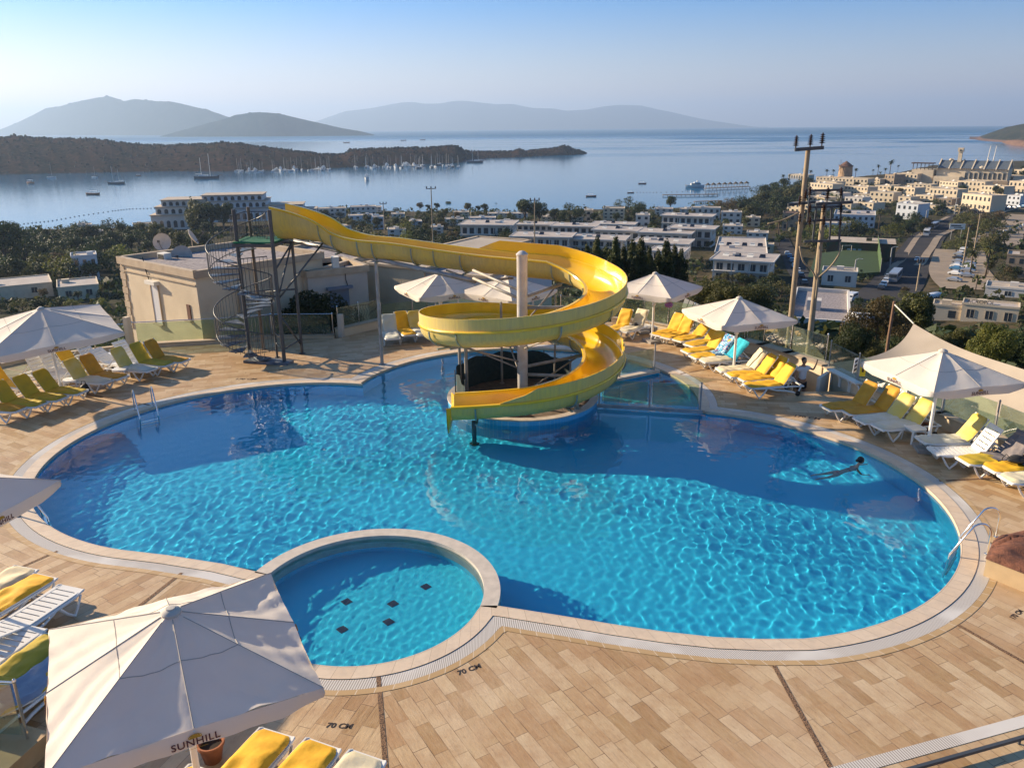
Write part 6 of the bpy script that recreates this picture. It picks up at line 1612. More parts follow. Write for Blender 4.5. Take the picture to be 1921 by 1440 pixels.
# ================================================================ PEOPLE
def skin_body(name, joints, edges, m, parent, root=0, sub=2):
    me = bpy.data.meshes.new(name); me.from_pydata([j[:3] for j in joints], edges, []); me.materials.append(m)
    o = bpy.data.objects.new(name, me); C.objects.link(o); o.parent = parent
    mo = o.modifiers.new('skin', 'SKIN'); mo.use_smooth_shade = True
    for i, j in enumerate(joints):
        r_ = j[3]; me.skin_vertices[0].data[i].radius = (r_, j[4] if len(j) > 4 else r_); me.skin_vertices[0].data[i].use_root = (i == root)
    s = o.modifiers.new('sub', 'SUBSURF'); s.levels = sub; s.render_levels = sub
    return o
def ell(mb, c, r_, n=12, Mx=None):
    prof_ = [(math.sin(PI * k / n), -math.cos(PI * k / n)) for k in range(n + 1)]; st = len(mb.v); mb.lathe([(max(a, 1e-5), b) for a, b in prof_], (0, 0, 0), 16, caps=False)
    M2 = Matrix.Translation(c) @ (Mx or Matrix()) @ Matrix.Diagonal((*r_, 1)); mb.xf(M2, st)
bp_ = s0.lerp(s1, 0.21) + dd_ * 0.50
boy = empty('person', (bp_.x, bp_.y, -0.60), R(12), 1.0); tag(boy, 'young person in a white v-neck shirt and dark shorts raising one hand on the steps', 'person')
J = [(0, 0, 0.86, 0.115, 0.085), (0, 0, 1.02, 0.11, 0.085), (0, -0.01, 1.18, 0.125, 0.09), (0, 0, 1.30, 0.10, 0.08), (0, -0.005, 1.385, 0.048), (0, -0.02, 1.46, 0.055),
     (-0.17, 0, 1.29, 0.05), (-0.27, -0.02, 1.06, 0.036), (-0.35, -0.10, 0.86, 0.025), (-0.37, -0.13, 0.80, 0.022, 0.012),
     (0.17, 0, 1.29, 0.05), (0.36, -0.05, 1.20, 0.036), (0.42, -0.10, 1.43, 0.025), (0.43, -0.11, 1.50, 0.026, 0.013),
     (-0.09, 0, 0.80, 0.085), (-0.10, 0.0, 0.45, 0.055), (-0.10, 0.03, 0.08, 0.035), (-0.10, -0.10, 0.03, 0.03),
     (0.09, 0, 0.80, 0.085), (0.10, -0.02, 0.45, 0.055), (0.10, 0.03, 0.08, 0.035), (0.11, -0.10, 0.03, 0.03)]
E_ = [(0, 1), (1, 2), (2, 3), (3, 4), (4, 5), (3, 6), (6, 7), (7, 8), (8, 9), (3, 10), (10, 11), (11, 12), (12, 13), (0, 14), (14, 15), (15, 16), (16, 17), (0, 18), (18, 19), (19, 20), (20, 21)]
for base_i, dirs in ((13, [(-0.030, 0, 0.07), (-0.012, 0, 0.085), (0.008, 0, 0.082), (0.026, 0, 0.065), (-0.05, -0.01, 0.03)]), (9, [(-0.03, -0.02, -0.06), (-0.01, -0.03, -0.075), (0.008, -0.03, -0.07), (0.022, -0.02, -0.055), (0.03, -0.03, -0.02)])):
    for dx, dy, dz in dirs:
        b0 = J[base_i]; J.append((b0[0] + dx * 0.55, b0[1] + dy * 0.55 - 0.004, b0[2] + dz * 0.5, 0.0085)); J.append((b0[0] + dx, b0[1] + dy - 0.012, b0[2] + dz, 0.007)); E_ += [(base_i, len(J) - 2), (len(J) - 2, len(J) - 1)]
skin_body('body', J, E_, M_['skin'], boy)
mb = MB(); ell(mb, (0, -0.02, 1.535), (0.075, 0.092, 0.112)); ell(mb, (0, -0.11, 1.525), (0.013, 0.018, 0.022), 8); ell(mb, (-0.077, -0.015, 1.53), (0.012, 0.02, 0.03), 8); ell(mb, (0.077, -0.015, 1.53), (0.012, 0.02, 0.03), 8); mb.build('head', M_['skin'], boy, smooth=True)
for s in (-1, 1): mb = MB(); ell(mb, (0.028 * s, -0.102, 1.545), (0.012, 0.008, 0.007), 8); mb.build('eye', M_['blackpaint'], boy)
mb = MB(); ell(mb, (0, -0.105, 1.483), (0.022, 0.01, 0.006), 8); mb.build('mouth', mat('lips', (0.2, 0.06, 0.05), 0.5), boy)
mb = MB(); ell(mb, (0, 0.005, 1.575), (0.085, 0.098, 0.088)); mb.build('hair', M_['hair'], boy, smooth=True)
shirt = mat('white_tshirt', (0.66, 0.66, 0.68), 0.9, noise=0.08, nscale=8, bump=0.4, bscale=20)
T_ = [(0, 0, 0.84, 0.155, 0.115), (0, 0, 1.0, 0.14, 0.11), (0, -0.01, 1.18, 0.15, 0.11), (0, 0, 1.30, 0.115, 0.095), (0, 0, 1.352, 0.065), (-0.17, 0, 1.29, 0.075), (-0.225, -0.01, 1.17, 0.068), (0.17, 0, 1.29, 0.075), (0.27, -0.03, 1.245, 0.066)]
skin_body('shirt', T_, [(0, 1), (1, 2), (2, 3), (3, 4), (3, 5), (5, 6), (3, 7), (7, 8)], shirt, boy)
skin_body('shorts', [(0, 0, 0.86, 0.14, 0.11), (-0.09, 0, 0.76, 0.10), (-0.10, 0, 0.52, 0.095), (0.09, 0, 0.76, 0.10), (0.10, -0.01, 0.52, 0.095)], [(0, 1), (1, 2), (0, 3), (3, 4)], mat('dark_shorts', (0.03, 0.02, 0.02), 0.9, noise=0.3), boy)
# swimmer, lying prone in the water, head out, one arm stretched to the rim
hd = P(1614, 870, 0.0); ft = P(1546, 887, -0.1); sdv = (ft - hd); sdv.z = 0; sdv.normalize(); sa_ = math.atan2(sdv.y, sdv.x)
sw = empty('person', (hd.x, hd.y, -0.06), sa_, 0.88); tag(sw, 'person with tied dark hair and red swimwear swimming at the right of the pool', 'person')
# local x runs from head to feet, y to the swimmer's right, z up
J = [(0.78, 0, -0.16, 0.12, 0.085), (0.55, 0, -0.10, 0.10, 0.08), (0.32, 0, -0.05, 0.12, 0.08), (0.17, 0, -0.01, 0.075, 0.06), (0.08, 0, 0.06, 0.045), (0.02, 0, 0.12, 0.05),
     (0.20, -0.16, -0.03, 0.048), (-0.05, -0.20, -0.07, 0.035), (-0.30, -0.17, -0.05, 0.025), (-0.37, -0.165, -0.05, 0.022, 0.012),
     (0.20, 0.16, -0.04, 0.048), (0.22, 0.33, -0.16, 0.035), (0.05, 0.36, -0.22, 0.025), (-0.01, 0.36, -0.23, 0.022, 0.012),
     (0.86, -0.09, -0.19, 0.085), (1.18, -0.13, -0.26, 0.055), (1.52, -0.12, -0.20, 0.035), (1.66, -0.12, -0.24, 0.025),
     (0.86, 0.09, -0.19, 0.085), (1.18, 0.08, -0.32, 0.055), (1.50, 0.06, -0.32, 0.035), (1.64, 0.06, -0.36, 0.025)]
E_ = [(0, 1), (1, 2), (2, 3), (3, 4), (4, 5), (3, 6), (6, 7), (7, 8), (8, 9), (3, 10), (10, 11), (11, 12), (12, 13), (0, 14), (14, 15), (15, 16), (16, 17), (0, 18), (18, 19), (19, 20), (20, 21)]
for base_i in (9, 13):
    for k, dy in enumerate((-0.03, -0.012, 0.006, 0.024, 0.045)):
        b0 = J[base_i]; ln2 = (0.055, 0.065, 0.062, 0.05, 0.02)[k]; J.append((b0[0] - ln2 * 0.5, b0[1] + dy * 0.7, b0[2], 0.0085)); J.append((b0[0] - ln2, b0[1] + dy, b0[2] - 0.01, 0.007)); E_ += [(base_i, len(J) - 2), (len(J) - 2, len(J) - 1)]
J = [(j[0], j[1], j[2] - 0.09) + tuple(j[3:]) if i_j not in (4, 5) else j for i_j, j in enumerate(J)]
skin_body('body', J, E_, mat('swimmer_skin', (0.50, 0.29, 0.19), 0.5, noise=0.08), sw)
mb = MB(); ell(mb, (-0.02, 0, 0.185), (0.095, 0.075, 0.11)); ell(mb, (-0.115, 0, 0.17), (0.018, 0.013, 0.02), 8); ell(mb, (-0.01, 0.077, 0.18), (0.02, 0.01, 0.03), 8); ell(mb, (-0.01, -0.077, 0.18), (0.02, 0.01, 0.03), 8); mb.build('head', M_['skin'], sw, smooth=True)
mb = MB(); ell(mb, (0.015, 0, 0.215), (0.105, 0.09, 0.10)); ell(mb, (0.13, 0, 0.20), (0.055, 0.05, 0.05)); mb.build('hair', M_['hair'], sw, smooth=True)
skin_body('swimsuit', [(0.36, 0, -0.14, 0.14, 0.10), (0.46, 0, -0.16, 0.13, 0.10)], [(0, 1)], mat('red_swimsuit', (0.45, 0.05, 0.04), 0.7, noise=0.1), sw)
skin_body('swimsuit', [(0.74, 0, -0.24, 0.135, 0.10), (0.86, 0, -0.265, 0.15, 0.10)], [(0, 1)], bpy.data.materials['red_swimsuit'], sw)
# ================================================================ TREES
def ordw(n):
    ones = ['zeroth', 'first', 'second', 'third', 'fourth', 'fifth', 'sixth', 'seventh', 'eighth', 'ninth', 'tenth', 'eleventh', 'twelfth', 'thirteenth', 'fourteenth', 'fifteenth', 'sixteenth', 'seventeenth', 'eighteenth', 'nineteenth']
    if n < 20: return ones[n]
    t = n // 10; r_ = n % 10; T1 = ['', '', 'twenty', 'thirty', 'forty', 'fifty', 'sixty', 'seventy', 'eighty', 'ninety']; T2 = ['', '', 'twentieth', 'thirtieth', 'fortieth', 'fiftieth', 'sixtieth', 'seventieth', 'eightieth', 'ninetieth']
    return T2[t] if r_ == 0 else T1[t] + '-' + ones[r_]
def leaf_mat(name, a, b_, c, tr=0.15):
    m, lb = base(name, 0.65); tcn = N(m, 'ShaderNodeTexCoord').outputs['Object']; oi = N(m, 'ShaderNodeObjectInfo')
    c1 = mix(m, a, b_, noise(m, tcn, 1.1, 5, 0.7, 0.38, 0.62)); c1 = mix(m, c1, c, noise(m, tcn, 7, 3, 0.6, 0.45, 0.75))
    hs_ = N(m, 'ShaderNodeHueSaturation'); mr = N(m, 'ShaderNodeMapRange'); mr.inputs[3].default_value = 0.6; mr.inputs[4].default_value = 1.35; L(m, oi.outputs['Random'], mr.inputs[0]); L(m, mr.outputs[0], hs_.inputs['Value']); L(m, c1, hs_.inputs['Color']); mh_ = N(m, 'ShaderNodeMapRange'); mh_.inputs[3].default_value = 0.475; mh_.inputs[4].default_value = 0.52; rn_ = N(m, 'ShaderNodeMath', operation='FRACT'); rm_ = N(m, 'ShaderNodeMath', operation='MULTIPLY', i_1=7.31); L(m, oi.outputs['Random'], rm_.inputs[0]); L(m, rm_.outputs[0], rn_.inputs[0]); L(m, rn_.outputs[0], mh_.inputs[0]); L(m, mh_.outputs[0], hs_.inputs['Hue'])
    L(m, hs_.outputs[0], lb.inputs['Base Color']); lb.inputs['Specular IOR Level'].default_value = 0.25
    make_translucent(m, tr, tuple(min(1, x * 2.2) for x in b_)); return m
LM = {'dark': leaf_mat('dark_foliage', (0.012, 0.024, 0.008), (0.028, 0.042, 0.011), (0.052, 0.062, 0.015)),
      'olive': leaf_mat('olive_foliage', (0.030, 0.038, 0.011), (0.075, 0.076, 0.018), (0.12, 0.105, 0.028)),
      'bright': leaf_mat('bright_foliage', (0.05, 0.075, 0.012), (0.12, 0.13, 0.02), (0.20, 0.18, 0.03)),
      'cone': leaf_mat('conifer_foliage', (0.018, 0.032, 0.012), (0.05, 0.06, 0.016), (0.10, 0.10, 0.025)),
      'brown': leaf_mat('brown_green_foliage', (0.045, 0.038, 0.014), (0.10, 0.07, 0.025), (0.13, 0.10, 0.035))}
bark = mat('bark', (0.10, 0.07, 0.045), 0.95, noise=0.4, nscale=4)
def leaves(cen, rad, n, size, rg, shell=0.35, up=0.3):
    # many small leaf faces filling a set of clumps
    cen = np.array(cen); rad = np.array(rad); k = rg.integers(0, len(cen), n) if len(cen) > 1 else np.zeros(n, int)
    w = (rad[:, 0] * rad[:, 1] + rad[:, 2] * rad[:, 0]); k = rg.choice(len(cen), n, p=w / w.sum())
    d = rg.normal(size=(n, 3)); d /= np.linalg.norm(d, axis=1, keepdims=True); r_ = 1 - shell * rg.random(n) ** 1.5
    p = cen[k] + d * rad[k] * r_[:, None]
    nr = d + rg.normal(size=(n, 3)) * 0.6; nr[:, 2] += up; nr /= np.linalg.norm(nr, axis=1, keepdims=True)
    t = np.cross(nr, rg.normal(size=(n, 3))); t /= np.linalg.norm(t, axis=1, keepdims=True); b = np.cross(nr, t)
    s = size * (0.6 + 0.8 * rg.random(n))[:, None]
    v = np.stack([p - t * s * 0.5, p - b * s * 0.28, p + t * s * 0.5, p + b * s * 0.28], 1).reshape(-1, 3)
    return v
def mesh_quads(name, v, m):
    me = bpy.data.meshes.new(name); n = len(v) // 4
    me.vertices.add(len(v)); me.vertices.foreach_set('co', v.astype(np.float32).ravel()); me.loops.add(4 * n); me.loops.foreach_set('vertex_index', np.arange(4 * n, dtype=np.int32))
    me.polygons.add(n); me.polygons.foreach_set('loop_start', np.arange(0, 4 * n, 4, dtype=np.int32)); me.update(); me.validate(); me.materials.append(m); return me
def make_tree(kind, seed, n, leaf, lm):
    rg = np.random.default_rng(seed); tb_ = MB()     # unit tree: total height 1
    cen = []; rad = []
    if kind == 'broad':
        for i in range(12):
            a = rg.uniform(0, 6.28); r_ = rg.uniform(0.05, 0.27); z = rg.uniform(0.40, 0.82); s = rg.uniform(0.13, 0.21) * (1.1 - 0.3 * z); cen.append((r_ * math.cos(a), r_ * math.sin(a), z)); rad.append((s, s, s * 0.8))
        th = 0.5
    elif kind == 'wide':
        for i in range(20):
            a = rg.uniform(0, 6.28); r_ = math.sqrt(rg.uniform(0, 1)) * 0.62; z = rg.uniform(0.28, 0.80) * (1 - 0.45 * (r_ / 0.62) ** 2) + 0.04; s = rg.uniform(0.14, 0.22); cen.append((r_ * math.cos(a), r_ * math.sin(a), z)); rad.append((s, s, s * 0.8))
        th = 0.35
    elif kind == 'cone':
        for i in range(14):
            z = 0.08 + 0.86 * i / 13; a = rg.uniform(0, 6.28); r_ = 0.07 * (1 - z); s = 0.165 * (1 - z) ** 0.7 + 0.025; cen.append((r_ * math.cos(a), r_ * math.sin(a), z)); rad.append((s, s, 0.12))
        for i in range(8):
            a = rg.uniform(0, 6.28); z = rg.uniform(0.2, 0.6); cen.append((0.14 * math.cos(a), 0.14 * math.sin(a), z + .08)); rad.append((0.05, 0.05, 0.16))
        th = 0.9
    elif kind == 'bush':
        for i in range(10):
            a = rg.uniform(0, 6.28); r_ = rg.uniform(0, 0.5); z = rg.uniform(0.2, 0.72); s = rg.uniform(0.2, 0.32); cen.append((r_ * math.cos(a), r_ * math.sin(a), z)); rad.append((s, s, s * 0.85))
        th = 0.4
    v = leaves(cen, rad, n, leaf, rg)
    tb_.tube([(0, 0, -0.06), (0.01, 0, th * 0.5), (0, 0.01, th)], [0.035, 0.026, 0.014], 7)
    for c in cen[:7]: tb_.tube([(0, 0, th * 0.55), (c[0] * 0.5, c[1] * 0.5, (th * 0.6 + c[2]) / 2), c], [0.016, 0.011, 0.004], 5)
    return mesh_quads('crown', v, lm), tb_
def make_palm(seed, lm):
    rg = np.random.default_rng(seed); q = []
    for i in range(26):
        a = rg.uniform(0, 6.28); e = rg.uniform(-0.5, 1.2); L_ = rg.uniform(0.20, 0.30)
        prev = np.array([0, 0, 0.80]); d = np.array([math.cos(a) * math.cos(e), math.sin(a) * math.cos(e), math.sin(e)]); side = np.array([-math.sin(a), math.cos(a), 0])
        for s in range(6):
            nx = prev + d * L_ / 6; w0 = 0.035 * (1 - abs(s - 2) / 5); w1 = 0.035 * (1 - abs(s - 1) / 5) * (0.2 if s == 5 else 1)
            for sg_ in (-1, 1): q += [prev, prev + side * sg_ * w0 - np.array([0, 0, w0 * 0.6]), nx + side * sg_ * w1 - np.array([0, 0, w1 * 0.6]), nx]
            prev = nx; d = d + np.array([0, 0, -0.28]); d /= np.linalg.norm(d)
    mb = MB(); mb.tube([(0, 0, -0.05), (0.01, 0, 0.4), (0, 0, 0.8)], [0.028, 0.020, 0.024], 8)
    return mesh_quads('crown', np.array(q), lm), mb
TREES = {}
def tree_kind(key):
    if key in TREES: return TREES[key]
    kind, lmn, sd, n, leaf = key
    cr_, tb_ = make_palm(sd, LM[lmn]) if kind == 'palm' else make_tree(kind, sd, n, leaf, LM[lmn])
    TREES[key] = [cr_, tb_, None]; return TREES[key]
treerg = random.Random(11)
TREE_LIST = []
def tree(px, pb, ph, kind, lmn, label, group=None, n=1500, leaf=0.05, sd=None, wx=1.0, pos=None, name=None):
    # px, pb: pixel of the foot; ph: height in pixels
    g = pos if pos is not None else hit(px, pb); dist = math.hypot(g.x, g.y)
    h = ph / FPX * dist * 1.0
    tk = tree_kind((kind, lmn, sd if sd is not None else treerg.randint(1, 3), n, leaf))
    nm = name or {'broad': 'leafy_tree', 'wide': 'spreading_tree', 'cone': 'conifer_tree', 'bush': 'round_bush', 'palm': 'palm_tree'}[kind]
    e_ = empty(nm, (g.x, g.y, g.z - 0.02 * h), treerg.uniform(0, 6.28)); e_.scale = (h * wx * treerg.uniform(0.9, 1.1), h * wx * treerg.uniform(0.9, 1.1), h)
    c = bpy.data.objects.new('crown', tk[0]); C.objects.link(c); c.parent = e_
    if tk[2] is None: t = tk[1].build('trunk', bark, e_, smooth=True); tk[2] = t.data
    else: t = bpy.data.objects.new('trunk', tk[2]); C.objects.link(t); t.parent = e_
    tag(e_, label, 'palm' if kind == 'palm' else 'bush' if kind == 'bush' else 'tree', group); TREE_LIST.append(e_); return e_
# ---- big named trees near the terrace
tree(596, 640, 128, 'bush', 'cone', 'dark juniper bush in front of the shuttered window behind the stair tower', n=9000, leaf=0.05, sd=3, wx=0.95, pos=PY(598, 640, 35.2) + Vector((0, 0, -0.2)), name='juniper_bush')
tree(1362, 590, 96, 'wide', 'olive', 'wide round olive green tree behind the far right umbrellas', n=18000, leaf=0.034, sd=2, wx=1.2, pos=PY(1362, 600, 62), name='spreading_tree')
tree(1640, 720, 170, 'wide', 'brown', 'tall brown green tree right of the two concrete poles', n=16000, leaf=0.032, sd=1, wx=0.52, pos=PY(1632, 700, 48), name='leafy_tree')
tree(1720, 690, 105, 'broad', 'olive', 'loose olive tree behind the peak of the shade sail', n=9000, leaf=0.035, sd=2, wx=1.0, pos=PY(1712, 650, 50))
tree(1865, 690, 90, 'bush', 'bright', 'sunlit yellow green bush beyond the shade sail', n=14000, leaf=0.04, sd=1, wx=0.72, pos=PY(1862, 688, 44))
tree(1915, 690, 70, 'bush', 'dark', 'dark bush at the right edge beyond the shade sail', n=6000, leaf=0.05, sd=2, wx=0.8, pos=PY(1920, 690, 46))
tree(1790, 640, 50, 'bush', 'olive', 'small olive bush left of the sunlit yellow green one', n=6000, leaf=0.05, sd=3, wx=0.8, pos=PY(1790, 660, 47))
for k, (px, pb, ph, lm_, lb_) in enumerate([(1600, 680, 90, 'dark', 'dark bush right beside the right concrete pole'), (1560, 690, 70, 'dark', 'dark bush behind the standing person at the foot of the poles'), (1455, 660, 70, 'olive', 'olive bush behind the fence left of the concrete poles'), (1425, 650, 60, 'dark', 'dark bush below the gravel roof left of the poles'), (1625, 690, 60, 'olive', 'olive bush left of the rusty sail mast'), (1690, 700, 80, 'dark', 'dark bush behind the left edge of the shade sail')]):
    tree(px, pb, ph, 'bush', lm_, lb_, n=7000, leaf=0.045, wx=0.75, pos=PY(px, pb, 40 + 2 * (k % 3)), sd=1 + k % 3)
# conifer row behind the slide bend
CON = [(1100, 520, 62), (1118, 524, 78), (1135, 526, 66), (1152, 528, 84), (1168, 530, 70), (1184, 531, 80), (1199, 530, 84), (1215, 530, 66), (1232, 528, 60), (1246, 526, 76), (1262, 524, 64), (1275, 520, 52)]
for k, (px, pb, ph) in enumerate(CON):
    tree(px, pb + 14, ph + 14, 'cone', 'cone', f'{ordw(k + 1)} pointed conifer from the left in the dark row behind the slide bend', 'conifers behind the slide bend', n=4500, leaf=0.05, wx=1.0, pos=PY(px, pb + 14, 72 + 4 * (k % 3)))
# pines and shore trees
NAMED = [(985, 424, 58, 'broad', 'dark', 'tall dark tree left of the lamp post by the shore'), (1012, 424, 50, 'broad', 'dark', 'dark tree close behind the lamp post by the shore'), (1070, 421, 48, 'wide', 'dark', 'broad dark tree right of the lamp post by the shore'), (1040, 423, 36, 'broad', 'dark', 'low dark tree between two bigger ones at the shore'),
 (1178, 415, 54, 'wide', 'dark', 'large dark tree standing above the shore houses in the middle'), (1257, 396, 30, 'broad', 'dark', 'dark tree in front of the wooden jetty'), (1212, 392, 12, 'bush', 'olive', 'small round bush left of the jetty tree'), (1364, 398, 30, 'wide', 'brown', 'brown green tree at the foot of the wooded hill'),
 (788, 397, 20, 'broad', 'brown', 'small brownish shore tree left of the pale lamp post'), (803, 397, 14, 'broad', 'dark', 'small dark shore tree just left of the pale lamp post'), (820, 397, 18, 'broad', 'dark', 'small dark shore tree just right of the pale lamp post'), (842, 396, 20, 'broad', 'dark', 'round shore tree, second right of the pale lamp post'), (877, 401, 22, 'broad', 'olive', 'pointed olive shore tree in the middle of the row'), (897, 400, 16, 'broad', 'dark', 'dark shore tree paired with another near the waterline'), (908, 399, 20, 'broad', 'dark', 'right one of a pair of dark shore trees'), (930, 396, 18, 'wide', 'dark', 'broad low shore tree left of the tall dark trees'),
 (366, 440, 62, 'cone', 'dark', 'tall narrow tree in front of the terraced hotel'), (380, 440, 70, 'broad', 'olive', 'tall olive tree before the left wing of the hotel'), (400, 440, 66, 'broad', 'dark', 'tall dark tree before the middle of the hotel'), (422, 438, 60, 'broad', 'dark', 'tall dark tree just left of the stair tower top'),
 (15, 505, 90, 'broad', 'dark', 'tall dark tree at the left edge by the bay'), (40, 500, 60, 'wide', 'dark', 'dark tree right of the tallest one at the left edge'), (100, 470, 40, 'broad', 'dark', 'dark tree below the water at the far left'), (153, 425, 1, 'palm', 'dark', '')]
for (px, pb, ph, kd, lm_, lb_) in NAMED:
    if lb_: tree(px, pb, ph, kd, lm_, lb_, n=2600, leaf=0.05)
PALMS = [(1468, 345, 18), (1480, 343, 16), (1508, 338, 22), (1520, 337, 18), (1550, 336, 18), (1562, 334, 16), (1604, 336, 20), (1646, 330, 20), (1650, 336, 14), (1659, 332, 16), (1669, 328, 26), (1637, 330, 12), (1684, 322, 12)]
for k, (px, pb, ph) in enumerate(PALMS): tree(px, pb, ph, 'palm', 'dark', f'{ordw(k + 1)} palm from the left along the skyline of the right shore', 'palms on the right shore', sd=1 + k % 3)
for k, (px, pb, ph, lb_) in enumerate([(1818, 520, 50, 'palm with a thick crown right of the parked car rows'), (1848, 520, 56, 'second thick palm right of the parked car rows'), (1648, 432, 40, 'palm below the white houses left of the road'), (1459, 450, 44, 'slender palm left of the concrete poles'), (1475, 440, 34, 'slender palm close to the left concrete pole'), (1830, 545, 30, 'low palm beside the lettered building')]): tree(px, pb, ph, 'palm', 'olive', lb_, sd=1 + k % 3)
# scattered belts of trees
def belt(n, region, hr, kinds, desc, group, seed, nl=1100, leaf=0.07):
    rg = random.Random(seed); L_ = []
    (x0, y0, x1, y1, x2, y2, x3, y3) = region    # quad: TL TR BR BL
    for k in range(n):
        u, v = rg.random(), rg.random()
        px = (x0 * (1 - u) + x1 * u) * (1 - v) + (x3 * (1 - u) + x2 * u) * v; py = (y0 * (1 - u) + y1 * u) * (1 - v) + (y3 * (1 - u) + y2 * u) * v
        kd, lm_ = rg.choice(kinds); L_.append((px, py, rg.uniform(*hr) * (0.75 + 0.5 * v), kd, lm_))
    L_.sort()
    for k, (px, py, h, kd, lm_) in enumerate(L_):
        tree(px, py, h, kd, lm_, f'{ordw(k + 1)} from the left of the {desc}', group, n=nl, leaf=leaf)
DK = [('broad', 'dark'), ('wide', 'dark'), ('broad', 'olive'), ('bush', 'dark'), ('broad', 'dark')]
MX_ = DK + [('wide', 'olive'), ('bush', 'bright'), ('broad', 'brown')]
belt(46, (-10, 448, 285, 440, 285, 482, -10, 505), (26, 48), DK, 'dark trees below the left bay', 'trees below the bay at the left', 21)
belt(34, (-10, 490, 225, 480, 228, 530, -10, 545), (30, 52), MX_, 'trees behind the left terrace roofs', 'trees behind the left terrace', 22)
belt(16, (230, 450, 400, 430, 400, 475, 230, 485), (26, 46), DK, 'trees before the terraced hotel', 'trees before the terraced hotel', 23)
belt(34, (560, 398, 760, 400, 760, 440, 560, 432), (12, 24), DK, 'small trees above the yellow chute', 'trees above the yellow chute', 24)
belt(48, (720, 410, 1010, 412, 960, 472, 760, 466), (16, 34), MX_, 'trees between chute and villas', 'trees on the middle slope', 25)
belt(26, (1080, 410, 1400, 400, 1440, 440, 1080, 425), (12, 24), DK, 'small trees behind the rows of white villas', 'trees behind the white villas', 26)
belt(50, (1385, 376, 1520, 345, 1500, 402, 1385, 424), (20, 36), DK, 'trees on the wooded hill', 'trees on the wooded hill', 27)
belt(30, (1440, 420, 1540, 395, 1640, 440, 1480, 520), (18, 36), MX_, 'trees behind the concrete poles', 'trees behind the concrete poles', 28)
belt(46, (1520, 352, 1900, 345, 1880, 402, 1540, 405), (10, 20), MX_, 'trees among the cream houses', 'trees among the cream houses', 29)
belt(22, (1650, 405, 1780, 395, 1740, 440, 1660, 455), (14, 26), MX_, 'trees along the left side of the road', 'trees along the road', 30)
belt(24, (1795, 420, 1880, 400, 1862, 472, 1790, 476), (20, 36), [('bush', 'olive'), ('bush', 'brown'), ('wide', 'olive')], 'bushes by the gravel lot', 'bushes right of the road', 31)
belt(14, (1860, 470, 1930, 465, 1930, 540, 1850, 530), (16, 30), MX_, 'trees at the right edge', 'trees at the right edge', 32)
belt(12, (1300, 510, 1440, 520, 1470, 560, 1440, 575), (20, 34), MX_, 'bushes behind the right terrace', 'bushes behind the right terrace', 33)
belt(10, (1880, 320, 1930, 318, 1930, 345, 1885, 345), (10, 16), DK, 'dark trees by the great hotel', 'trees right of the great hotel', 34)
belt(9, (1600, 540, 1700, 560, 1700, 610, 1610, 600), (24, 40), MX_, 'trees by the car park', 'trees by the car park', 35)
belt(10, (0, 560, 220, 552, 240, 580, 0, 600), (18, 28), MX_, 'low bushes right behind the left fence', 'bushes behind the left fence', 36)
# ================================================================ BUILDINGS
cream = mat('cream_plaster', (0.60, 0.50, 0.36), 0.9, col2=(0.52, 0.43, 0.30), nscale=0.15)
whitep = mat('white_plaster', (0.62, 0.58, 0.52), 0.9, col2=(0.54, 0.50, 0.45), nscale=0.15)
bluew = mat('cool_white_plaster', (0.56, 0.58, 0.60), 0.9, col2=(0.48, 0.50, 0.53), nscale=0.15)
stonew = mat('stone_wall', (0.32, 0.25, 0.18), 0.95, col2=(0.22, 0.17, 0.12), nscale=0.6)
roofg = mat('flat_roof_screed', (0.44, 0.39, 0.34), 0.95, col2=(0.34, 0.29, 0.26), nscale=0.3)
roofc = mat('pale_flat_roof', (0.44, 0.37, 0.29), 0.95, col2=(0.34, 0.28, 0.22), nscale=0.3)
glassd = mat('town_window_glass', (0.035, 0.045, 0.055), 0.15)
solar = mat('solar_panel', (0.015, 0.02, 0.035), 0.15)
brg = random.Random(77)
WMESH = {}
